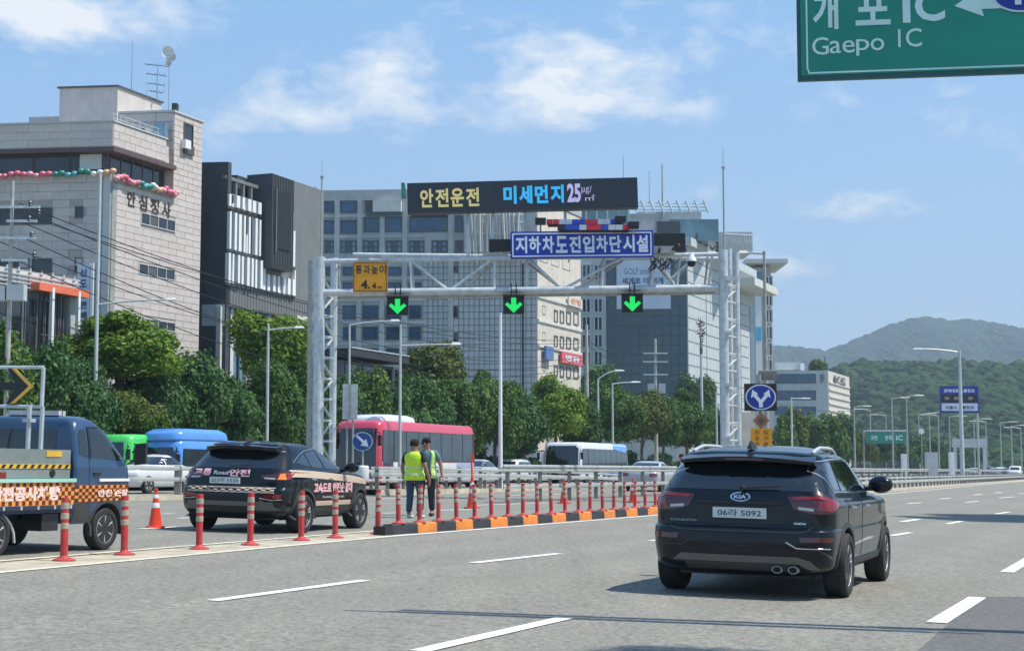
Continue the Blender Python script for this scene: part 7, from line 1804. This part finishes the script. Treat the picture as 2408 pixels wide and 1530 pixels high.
def tree(px, ytop, halfpx, v, m, label, group='street trees along the far pavement', ybot=None, seed=0, kind='street_tree', Y=None, x=None, far=False):
    Y = PV(px, v) if Y is None else Y
    X = (px-CX)/(FPX*1.002)*Y if x is None else x; g = gz(X, Y)+.1; zt_ = zat(ytop, Y) if not isinstance(ytop, tuple) else ytop[0]
    r = halfpx*Y/FPX; h = zt_-g; zb_ = g+h*.28 if ybot is None else zat(ybot, Y)
    t = thing(kind, label, 'tree', (X, Y, g), group=group)
    T = link('trunk', TRUNKS[seed % 3], t); th = (zb_-g)+(zt_-zb_)*.55; T.scale = (max(1.6, h*.22), max(1.6, h*.22), th)
    cme = (FAR_CROWNS if far else CROWNS)[seed % (3 if far else 6)]; key = (cme.name, m.name)
    if key not in CM: q = cme.copy(); q.materials.append(m); CM[key] = q
    c = link('crown', CM[key], t); c.location = (0, 0, (zt_+zb_)/2-g); c.scale = (r, r, (zt_-zb_)/2*1.0); c.rotation_euler = (0, 0, (seed*1.7) % 6.28)
    return t
TL = [ # px, top, half width, v, material, bottom, label
 (-15,760,95,-44.5,M_LF_MID,1060,'green tree at the left edge behind the arrow board'),
 (275,722,138,-44.5,M_LF_PLANE,905,'big bright green plane tree in front of the pale stone building'),
 (85,800,95,-43.6,M_LF_DARK,1075,'dark tree behind the arrow board truck'),
 (190,845,90,-43.2,M_LF_DARK,1080,'dark tree below the left side of the big plane tree'),
 (300,905,80,-42.6,M_LF_YEL,1085,'olive tinged tree low behind the blue bus'),
 (345,850,90,-44.2,M_LF_DARK,1080,'dark tree below the right side of the big plane tree'),
 (452,828,82,-43.6,M_LF_DARK,1085,'dark tree left of the second lamp post'),
 (540,850,80,-43.2,M_LF_DARK,1085,'dark tree in front of the white-finned building'),
 (632,733,100,-45.5,M_LF_PLANE,905,'bright green tree rising before the white-finned building'),
 (620,850,85,-43.4,M_LF_MID,1085,'mid green tree below the bright tree and behind a lamp post'),
 (705,835,78,-43.6,M_LF_MID,1085,'mid green tree just left of the left gantry tower'),
 (790,880,60,-43.8,M_LF_DARK,1080,'dark tree behind the left gantry tower'),
 (868,872,66,-43.6,M_LF_MID,1080,'round green tree above the rear of the pink bus roof pod'),
 (925,900,60,-43.0,M_LF_DARK,1085,'dark tree above the middle of the pink bus'),
 (1028,802,82,-46.0,M_LF_YEL,1010,'tall olive green tree in front of the tiled wall'),
 (985,885,70,-43.0,M_LF_DARK,1085,'dark tree left of the tall olive tree above the bus'),
 (1085,880,72,-43.2,M_LF_MID,1085,'green tree right of the tall olive tree above the bus rear'),
 (1165,865,66,-43.8,M_LF_MID,1080,'green tree around the tall white pole'),
 (1228,930,55,-42.8,M_LF_DARK,1080,'low dark tree right of the tall white pole'),
 (1303,874,72,-43.8,M_LF_PLANE,1040,'bright round tree in front of the red signboard'),
 (1365,940,52,-42.8,M_LF_DARK,1075,'low dark tree above the coach'),
 (1412,862,58,-45.5,M_LF_DARK,1030,'tall dark tree right of the bright round tree'),
 (1448,905,58,-43.8,M_LF_MID,1050,'green tree above the rear end of the coach'),
 (1510,915,58,-43.6,M_LF_YEL,1050,'olive tree left of the pole with crossarms'),
 (1560,935,48,-43.2,M_LF_MID,1060,'green tree by the transformer pole'),
 (1612,905,56,-44.5,M_LF_MID,1060,'green tree left of the right gantry tower'),
 (1640,880,46,-47.0,M_LF_DARK,1040,'dark tree against the pale panelled wall'),
 (1670,960,46,-43.4,M_LF_DARK,1070,'low dark tree at the foot of the right gantry tower'),
]
for i, (px, yt, hw, v, m, yb_, lb) in enumerate(TL): tree(px, yt-(8 if i > 10 else 4), hw*1.12, v, m, lb, ybot=yb_, seed=i)
TR = [(1838,968,40,M_LF_MID),(1872,962,44,M_LF_YEL),(1915,960,46,M_LF_MID),(1955,964,44,M_LF_MID),(1992,972,38,M_LF_DARK),(2022,1000,30,M_LF_YEL),(2050,1030,26,M_LF_YEL),(2085,1015,30,M_LF_DARK),(2120,1030,28,M_LF_DARK),(2160,1020,32,M_LF_DARK),(2195,1028,30,M_LF_DARK),(2230,1045,26,M_LF_DARK),(2265,1050,26,M_LF_MID),(2300,1048,28,M_LF_DARK),(2340,1050,28,M_LF_MID),(2380,1052,28,M_LF_DARK),(2415,1055,28,M_LF_MID)]
PL_ = ['behind the forked arrow sign','below the left end of the low office','below the window bands of the low office','below the vertical lettering of the low office','below the lit end of the low office','left of the small green gantry sign','low and yellowish under the green gantry sign','under the green gantry sign','right of the green gantry sign','beside the small white disc sign','left of the message sign post','just left of the right lamp post','behind the right lamp post','right of the right lamp post','far right, second from the edge group','far right, near the edge','at the very right edge']
for i, (px, yt, hw, m) in enumerate(TR): tree(px, yt, hw, -44-(i % 3), m, 'distant street tree ' + PL_[i], group='distant street trees at the right', ybot=1088, seed=i, far=True)
tree(1928, 845, 30, 0, M_LF_MID, 'broad tree standing above the low office roof', Y=330, ybot=900, seed=1, far=True, group='trees behind the low office'); tree(1948, 868, 34, 0, M_LF_MID, 'lower tree right of the one above the low office roof', Y=320, ybot=940, seed=2, far=True, group='trees behind the low office')
# low shrubs and verge under the far trees
hb = crown_mesh(31, 5000, .09, 14, .8)
hb.materials.append(M_LF_DARK)
for i, (px, hw, yt) in enumerate(((620,60,1010),(720,40,1030),(1120,50,1045),(1215,45,1050),(1480,40,1060),(1560,45,1066),(1650,40,1066),(500,60,1015),(2190,40,1050),(1900,50,1062))):
    Y = PV(px, -46); X = (px-CX)/FPX*Y; t = thing('shrub', 'dense dark shrub under the street trees, ' + ['left of the gantry','beside the left gantry tower','behind the pink bus tail','left of the coach','right of the coach','below the transformer pole','by the right gantry tower','behind the patrol SUV','near the small white disc sign','right of the forked arrow sign'][i], 'shrub', (X, Y, gz(X, Y)), group='shrubs under the street trees')
    c = link('foliage', hb, t); h = zat(yt, Y)-gz(X, Y); c.scale = (hw*Y/FPX*1.3, 1.5, h*.62); c.location = (0,0,h*.45)
# trees and lamp outside the frame on the right whose shade falls on the road
for i, (X, Y, h, r, lb) in enumerate(((11.8, 10.1, 16.5, 1.9, 'roadside tree outside the right edge whose shade touches the bottom of the view'),(9.9, 10.5, 17.0, 1.5, 'second roadside tree outside the right edge near the camera'),(17.8, 46.5, 9.0, 2.3, 'roadside tree outside the right edge shading the far lanes'),(19.8, 49.5, 9.5, 2.6, 'farther roadside tree outside the right edge shading the far lanes'))):
    g = gz(X, Y); t = thing('street_tree', lb, 'tree', (X, Y, g), group='roadside trees right of the frame'); T = link('trunk', TRUNKS[i % 3], t); T.scale = (2, 2, h*.7)
    key = (CROWNS[i].name, M_LF_MID.name); 
    if key not in CM: q = CROWNS[i].copy(); q.materials.append(M_LF_MID); CM[key] = q
    c = link('crown', CM[key], t); c.location = (0, 0, h-r*1.1); c.scale = (r, r, r*1.1)

# ------------------------------------------------------------------ hills and woods
def forestmat(name, a, b_, sc):
    m = bpy.data.materials.new(name); m.use_nodes = True; nt = m.node_tree; b = nt.nodes['Principled BSDF']; b.inputs['Roughness'].default_value = .9; b.inputs['Specular IOR Level'].default_value = .1
    t = N(nt, 'ShaderNodeTexCoord'); nz = N(nt, 'ShaderNodeTexNoise'); nz.inputs['Scale'].default_value = sc; nz.inputs['Detail'].default_value = 6; nz.inputs['Roughness'].default_value = .65
    nt.links.new(t.outputs['Object'], nz.inputs[0]); lo = N(nt, 'ShaderNodeTexNoise'); lo.inputs['Scale'].default_value = sc*.16; lo.inputs['Detail'].default_value = 5; nt.links.new(t.outputs['Object'], lo.inputs[0]); nt.links.new(MixC(nt, .6, Ramp(nt, nz.outputs[0], [(.35, a), (.65, b_)]), Ramp(nt, lo.outputs[0], [(.38, (.28,.33,.30)), (.62, (.72,.66,.55))]), 'OVERLAY'), b.inputs['Base Color'])  # broad noise puts darker, shaded-looking folds into the colour
    vo = N(nt, 'ShaderNodeTexVoronoi'); vo.inputs['Scale'].default_value = sc*1.6; nt.links.new(t.outputs['Object'], vo.inputs[0]); bp = N(nt, 'ShaderNodeBump'); bp.inputs['Strength'].default_value = 1.0; bp.inputs['Distance'].default_value = 6.0; bp.invert = True
    nt.links.new(vo.outputs[0], bp.inputs['Height']); nt.links.new(bp.outputs[0], b.inputs['Normal']); return m
M_FOR = forestmat('forest', (0.006,0.026,0.015), (0.022,0.056,0.028), .045)
def hill(name, sky_, Y, depth, m, jit, step=8, seed=0, rows=26):
    rs = np.random.RandomState(seed); xs = [p[0] for p in sky_]; ys = [p[1] for p in sky_]
    cols = np.arange(xs[0], xs[-1]+step, step); n = len(cols); V = []
    ph = rs.uniform(0, 6, 12)
    for j in range(rows+1):
        f = j/rows; Yj = Y - depth*f
        for c in cols:
            yy = np.interp(c, xs, ys); zr = zat(yy, Y); X = (c-CX)/FPX*Y*(1-0.02*f)
            u = X/90.0
            prof = (1-f)**1.25; rid = 0.10*sin(u*1.7+f*3+ph[0]) + 0.07*sin(u*4.1-f*5+ph[1]) + .05*sin(u*9.3+f*9+ph[2])
            z = zr*prof*(1+rid*min(1, f*4)*(1-f)) + rs.uniform(-jit, jit)*(1 if j else .55)
            V.append((X + rs.uniform(-1,1)*jit, Yj, max(-.3, z)))
    # back side
    for c in cols: X = (c-CX)/FPX*Y; V.append((X, Y+depth*.4, -.3))
    F_ = [(j*n+i, (j+1)*n+i, (j+1)*n+i+1, j*n+i+1) for j in range(rows) for i in range(n-1)] + [((rows+1)*n+i, i, i+1, (rows+1)*n+i+1) for i in range(n-1)]
    mb = MB(); mb.add(V, F_); return struct(mb.obj(name, m))
hill('hills', [(-2200,1090),(200,1088),(1500,1060),(1650,830),(1760,812),(1830,811),(1900,817),(1945,823),(2000,802),(2050,782),(2100,760),(2150,747),(2200,744),(2238,753),(2280,750),(2330,755),(2380,764),(2430,775),(2520,800),(2700,830),(3100,900),(3800,1020)], 2600, 900, M_FOR, 3.0, seed=3)
hill('wooded_slope', [(1760,1060),(1850,950),(1930,885),(1985,868),(2050,862),(2110,866),(2170,860),(2260,861),(2350,866),(2430,870),(2600,880),(2900,930),(3300,1020)], 900, 420, M_FOR, 1.6, seed=5, rows=30)
# crowns of the near wooded slope: one mass of tree tops
def woods():
    rs = np.random.RandomState(8); bm = bmesh.new(); bmesh.ops.create_icosphere(bm, subdivisions=2, radius=1.0); bv = np.array([v.co[:] for v in bm.verts]); bf = [tuple(v.index for v in f.verts) for f in bm.faces]; bm.free()
    V = []; F_ = []; sky_x = [1760,1850,1930,1985,2050,2110,2170,2260,2350,2430,2600,2900,3300]; sky_y = [1060,950,885,868,862,866,860,861,866,870,880,930,1020]
    n = 0
    for k in range(4600):
        c = rs.uniform(1800, 2700); f = rs.uniform(0, 1)**.8; Y = 900-420*f; zr = zat(np.interp(c, sky_x, sky_y), 900); z = zr*(1-f)**1.25
        X = (c-CX)/FPX*900*(1-.02*f); r = rs.uniform(2.8, 5.2)*(1-.2*f)
        p = bv*(1+rs.uniform(-.10, .10, (len(bv), 1)))*np.array([r, r, r*rs.uniform(.7, 1.1)]) + np.array([X, Y, z+r*.25]); o = len(V); V += [tuple(q) for q in p]; F_ += [tuple(i+o for i in f_) for f_ in bf]
    me = bpy.data.meshes.new('woods'); me.from_pydata(V, [], F_); me.materials.append(forestmat('woods_leaves', (0.008,0.030,0.010), (0.045,0.088,0.028), .09)); me.polygons.foreach_set('use_smooth', [True]*len(me.polygons)); me.update()
    o = link('woods', me); stuff(o); o['label'] = 'dense wooded slope of round tree crowns at the right'; return o
woods()

# ------------------------------------------------------------------ poles, lamps, wires
def lampglow(): pass
M_LAMPG = mat('lamp_glass', (0.55,0.58,0.58), 0.2, var=0)
def pole(label, px, ytop, Y, w=9.0, arm=None, kind='street_lamp', m=M_POLE, base=None, cat='street lamp', group=None, arm2=None):
    """arm: (px of lamp end, y at the end)"""
    a = at(px, ytop, Y); g = gz(a.x, Y) if base is None else base; h = a.z-g; r = w/2*Y/FPX
    t = thing(kind, label, cat, (a.x, Y, g), group=group)
    MB().tube((0,0,0),(0,0,h), r*1.15, r*.62, 12).obj('pole', m, t, smooth=True)
    for ar in (arm, arm2):
        if not ar: continue
        e = at(ar[0], ar[1], Y); ys = ar[2] if len(ar) > 2 else ytop+4; s = at(px, ys, Y); dx, dz = e.x-a.x, e.z-g; z0_ = s.z-g
        mb = MB(); P = [(dx*f, 0, z0_+(dz-z0_)*(1-(1-f)**2)) for f in (0,.25,.5,.75,1)]; mb.path(P, max(.025, r*.45), 6); mb.obj('arm', m, t, smooth=True)
        L = 22*Y/FPX*(1 if dx > 0 else -1); l = MB(); l.add([(dx-.3*L,-.12,dz-.02),(dx+L*.8,-.10,dz-.01),(dx+L*.8,.10,dz-.01),(dx-.3*L,.12,dz-.02),(dx-.2*L,-.08,dz+.10),(dx+L*.55,-.06,dz+.09),(dx+L*.55,.06,dz+.09),(dx-.2*L,.08,dz+.10)], [(0,1,2,3),(4,7,6,5),(0,4,5,1),(1,5,6,2),(2,6,7,3),(3,7,4,0)])
        lo = l.obj('lamp_head', M_WHITE if True else m, t); MB().box((dx+L*.3,0,dz-.03),(abs(L)*.7,.14,.03)).obj('lens', M_LAMPG, lo)
    return t
pole('tall lamp post left of the pale stone building corner, its arm reaching right', 236, 408, PV(236,-42.3), 10, arm=(398,704,716))
t = pole('thick concrete utility pole with crossarms at the far left', 30, 425, PV(30,-43.0), 13, kind='utility_pole', m=M_CONC, cat='utility pole')
YU = PV(30,-43.0); kU = YU/FPX; g0 = t.location.z
def zl(py): return at(0, py, YU).z-g0
for py, x0, x1 in ((487,-40,68),(520,-10,62),(560,-36,60),(612,-20,40)): MB().box(((x0+x1)/2*kU,-.1,zl(py)),((x1-x0)*kU,.1,.1)).obj('crossarm', M_GALV, t)
for px, py in ((-34,482),(45,480),(66,500),(44,515),(-30,552),(50,552),(58,600)): MB().lathe([(.05,-.12),(.09,-.05),(.05,0),(.09,.06),(.04,.13)],10,c=((px)*kU,-.1,zl(py))).obj('insulator', M_DARKMETAL, t)
MB().box((22*kU,-.35,zl(690)),(.75,.5,.65)).obj('transformer', M_PANELG, t); MB().box((-14*kU,-.35,zl(692)),(.6,.5,.6)).obj('transformer', M_PANELG, t)
for px, w in ((104,5),(158,5)): pass
pole('lamp post before the bright tree left of the gantry', 631, 760, PV(631,-42.2), 9, arm=(700,770,776))
pole('lamp post just right of the left gantry tower', 822, 762, PV(822,-42.2), 8, arm=(925,754,764))
pole('lamp post above the pink bus, arm to the right', 942, 762, PV(942,-29.5), 8, arm=(1068,809,812))
pole('tall slim pale pole standing in front of the tiled wall', 1177, 735, PV(1177,-29.5), 10, kind='utility_pole', m=M_WHITE, cat='pole', arm=None)
pole('thick pale pole left of the tall dark tree', 1379, 762, PV(1379,-42.5), 12, kind='utility_pole', m=M_CONC, cat='pole')
pole('lamp post with its arm over the tall dark tree', 1406, 890, PV(1406,-41.8), 7, arm=(1452,871,892))
pole('lamp post whose head hangs above the olive tree', 1440, 900, PV(1440,-40.5), 6, arm=(1490,898,902))
t = pole('utility pole with crossarms and transformer boxes before the teal glass building', 1541, 796, PV(1541,-43.0), 9, kind='utility_pole', m=M_CONC, cat='utility pole'); Yq = PV(1541,-43); kq = Yq/FPX
for py in (830, 850, 880): MB().box((0,-.1,at(0,py,Yq).z-t.location.z),(58*kq,.1,.12)).obj('crossarm', M_GALV, t)
for s in (-12, 14): MB().box((s*kq,-.4,at(0,913,Yq).z-t.location.z),(.6,.5,.9)).obj('transformer', M_PANELG, t)
t = pole('pole with a thorny decorated top before the pale panelled wall', 1648, 760, PV(1648,-43.0), 8, kind='decorated_pole', cat='pole'); Yq = PV(1648,-43); rc = random.Random(4); kq = Yq/FPX
m = MB(); zt_ = at(0,752,Yq).z-t.location.z
for k in range(60):
    a = rc.uniform(0, 2*pi); f = rc.uniform(0, 1); z = zt_-f*70*kq; r = (4+9*sin(pi*min(1, f*1.3)))*kq; m.tube((0,0,z), (cos(a)*r, sin(a)*r, z+rc.uniform(-.3,.6)), .07, .03, 5)
m.tube((0,0,zt_-80*kq),(0,0,zt_+8*kq),.16,.03,6); m.obj('thorn_cluster', mat('rusty_branches', (0.10,0.07,0.06), 0.8, var=.3), t)
pole('slim pole left of the right gantry tower', 1684, 920, PV(1684,-42), 6, kind='utility_pole', cat='pole')
pole('dark lamp post behind the right gantry tower, arm reaching left', 1797, 590, PV(1797,-14.8), 11, arm=(1752,594,596), m=M_GALVD)
pole('lamp post right of the forked arrow sign', 1861, 933, PV(1861,-42), 5, arm=(1890,936,936))
pole('tall lamp post at the right standing on the median guardrail, arm to the left', 2256, 822, PV(2256,-15.2), 10, arm=(2163,820,828), m=M_POLE)
RL = [(1908,960,.8,'below the low office'),(1950,962,.8,'below the lit end of the low office'),(2008,955,-42,'right of the low office'),(2046,962,1,'left end of the green gantry sign'),(2097,935,-30,'tall and pale through the green gantry sign'),(2131,930,-25,'tall at the right end of the green gantry sign'),(2083,975,1,'short, behind the green gantry sign'),(2160,972,1,'right of the green gantry sign'),(2185,970,1,'by the small white disc sign'),(2206,975,1,'left of the message sign'),(2232,978,1,'just left of the right lamp post'),(2290,985,1,'under the message sign'),(2318,990,1,'right of the message sign'),(2352,992,1,'third from the right edge'),(2378,1000,1,'second from the right edge'),(2400,1005,1,'at the right edge')]
for i, (px, yt, v, lb) in enumerate(RL):
    Y = PV(px, v) if v < 0 else 300+i*6; pole('distant slim lamp post ' + lb, px, yt, Y, 3.6 if v > 0 else 4.5, arm=(px+(26 if i % 3 else -24), yt-1, yt+2), group='distant lamp posts at the right', m=M_GALVD)
# message sign, green gantry sign, small signs at the right
Ys = 190.0; t, w, h = board('message_sign', 'navy roadside message sign with a dark display strip behind the right lamp post', 'sign', (2210,907),(2302,970), Ys, .5, M_NAVYSIGN, M_GALVD); t.children[1].data.materials[0] = mat('deep_navy', (0.015,0.035,0.10), 0.4, var=0.05)
MB().b2((-w/2+.15,-.05,-.30),(w/2-.15,-.02,h/2-1.0)).obj('display', M_INK, t); MB().b2((-w/2+.15,-.05,-h/2+.25),(w/2-.15,-.02,-.45)).obj('lower_panel', M_BANNER, t)
lettering('양재대로 소통정보', w*.8, .42, TX(0,-.06,h/2-.55), M_SWHITE, t, bold=.03)
for x in (-1.5,-.4,1.3): lettering('30', .55, .36, TX(x,-.07,h/2-1.45), mat('pale_amber_led', (0.45,0.42,0.35), 0.5, var=0), t)
lettering('서울시 교통정보', w*.75, .40, TX(0,-.07,-h/2+.65), mat('deep_navy', (0,0,0)), t, bold=.03)
MB().tube((w/2-.1,.3,h/2),(w/2-.1,.3,-at(1,938,Ys).z+.2),.13,n=8).obj('post', M_GALV, t)
Ys = 260.0; t, w, h = board('direction_sign', 'distant small green direction sign on a gantry at the right', 'sign', (2036,1016),(2130,1041), Ys, .3, mat('teal_sign_sheet', (0.01,0.22,0.17), 0.5, var=.05), M_GALVD)
for i, (x, s) in enumerate(((-1.9,'과천'),(.4,'양재'),(2.2,'IC'))): lettering(s, 1.1, .8, TX(x,-.03,0), M_SGW, t, bold=.02)
MB().box((0,.3,h/2+.3),(w*1.1,.2,.25)).obj('beam', M_GALV, t); MB().tube((-w/2-.3,.3,h/2+.3),(-w/2-.3,.3,-at(1,1028,Ys).z),.15).obj('post', M_GALVD, t); MB().tube((w/2+.3,.3,h/2+.3),(w/2+.3,.3,-at(1,1028,Ys).z),.15).obj('post', M_GALVD, t)
c = at(2167, 1013, 200); t = thing('round_sign', 'small white disc sign far off right of the green gantry sign', 'sign', c); MB().lathe([(.36,0),(.36,.05),(0,.05)],20,ax='Y').obj('disc', M_WHITE, t); MB().tube((0,.1,0),(0,.1,-c.z),.05).obj('post', M_GALVD, t)
c = at(2280, 1045, 240); t = thing('sign_gantry', 'distant grey portal gantry behind the right lamp post', 'gantry', (c.x, 240, 0))
for x in (-2.2, 2.2): MB().box((x,0,3.0),(.4,.4,6.2)).obj('leg', M_GALV, t)
MB().box((0,0,5.4),(5.2,.6,1.3)).obj('beam', M_PANELG, t)
# bus-stop like cabinets along the far barrier
for i, (px, w_, y0, m_, lb) in enumerate(((2192,26,1062,M_PANELG,'pale roadside cabinet beside the shrub at right'),(2128,10,1066,M_WHITE,'small white box on the far barrier'),(2240,9,1062,M_WHITE,'white marker box left of the right lamp post'))):
    a = at(px, y0, 150); o = MB().b2((-w_/2*.04,0,0),(w_/2*.04,.8,a.z-.3)).obj('cabinet', m_); o.location = (a.x,150,.3); tag(o, lb, 'cabinet')
# grey back of a road sign beside the left gantry tower
t, w, h = board('road_sign', 'grey back of a tall road sign beside the left gantry tower', 'sign', (806,902),(840,985), 64, .06, M_GALV, M_GALV)
for x in (-.12,.12): MB().tube((x,.1,h/2),(x,.1,-at(1,943,64).z),.04).obj('post', M_GALVD, t)
MB().b2((-.05,-.03,-h/2),(.05,-.012,h/2)).obj('stiffener', M_GALVD, t)
# overhead wires
def wire(a, b, sag, label, r=.022, grp='overhead wires across the left buildings'):
    m = MB(); n = 16; P = [a.lerp(b, i/n) - Vector((0,0,4*sag*(i/n)*(1-i/n))) for i in range(n+1)]; m.path([p-a for p in P], r, 5); o = m.obj('overhead_wire', M_INK); o.location = a; tag(o, label, 'wire', grp)
far_ = lambda px, py: at(px, py, PV(px, -43))
W_ = [((-40,470),(1378,800)),((45,478),(1378,806)),((66,500),(1378,815)),((44,518),(1378,838)),((-30,556),(1378,846)),((50,556),(1378,858)),((40,612),(1378,880))]
WL_ = ['topmost','second','third','fourth','fifth','sixth','lowest']
for i, (a, b) in enumerate(W_): wire(at(*a, YU), far_(*b), 1.6+.25*i, WL_[i] + ' dark wire running from the left utility pole past the pale stone building')
for i, (a, b) in enumerate((((1382,800),(1541,832)),((1382,812),(1541,852)),((1382,870),(1541,882)),((1541,832),(1684,930)),((1541,852),(1700,950)))): wire(far_(*a), far_(*b), .8, 'thin wire before the teal glass building, ' + ['top left','middle left','lower left','upper right','lower right'][i], .03, 'overhead wires before the teal glass building')
for i, (a, b) in enumerate((((1541,852),(2008,965)),((1541,880),(2090,985)))): wire(far_(*a), far_(*b), 1.5, ('upper','lower')[i] + ' far wire running right towards the low office', .03, 'overhead wires before the teal glass building')

# ------------------------------------------------------------------ air
m = bpy.data.materials.new('haze_air'); m.use_nodes = True; nt = m.node_tree; nt.nodes.clear(); o_ = N(nt, 'ShaderNodeOutputMaterial'); pv = N(nt, 'ShaderNodeVolumePrincipled')
pv.inputs['Color'].default_value = (0.72,0.87,1.0,1); pv.inputs['Density'].default_value = 0.00026; pv.inputs['Anisotropy'].default_value = 0.2
nt.links.new(pv.outputs[0], o_.inputs['Volume'])
stuff(MB().b2((-2700,-450,-2.0),(2900,4300,330)).obj('haze', m))
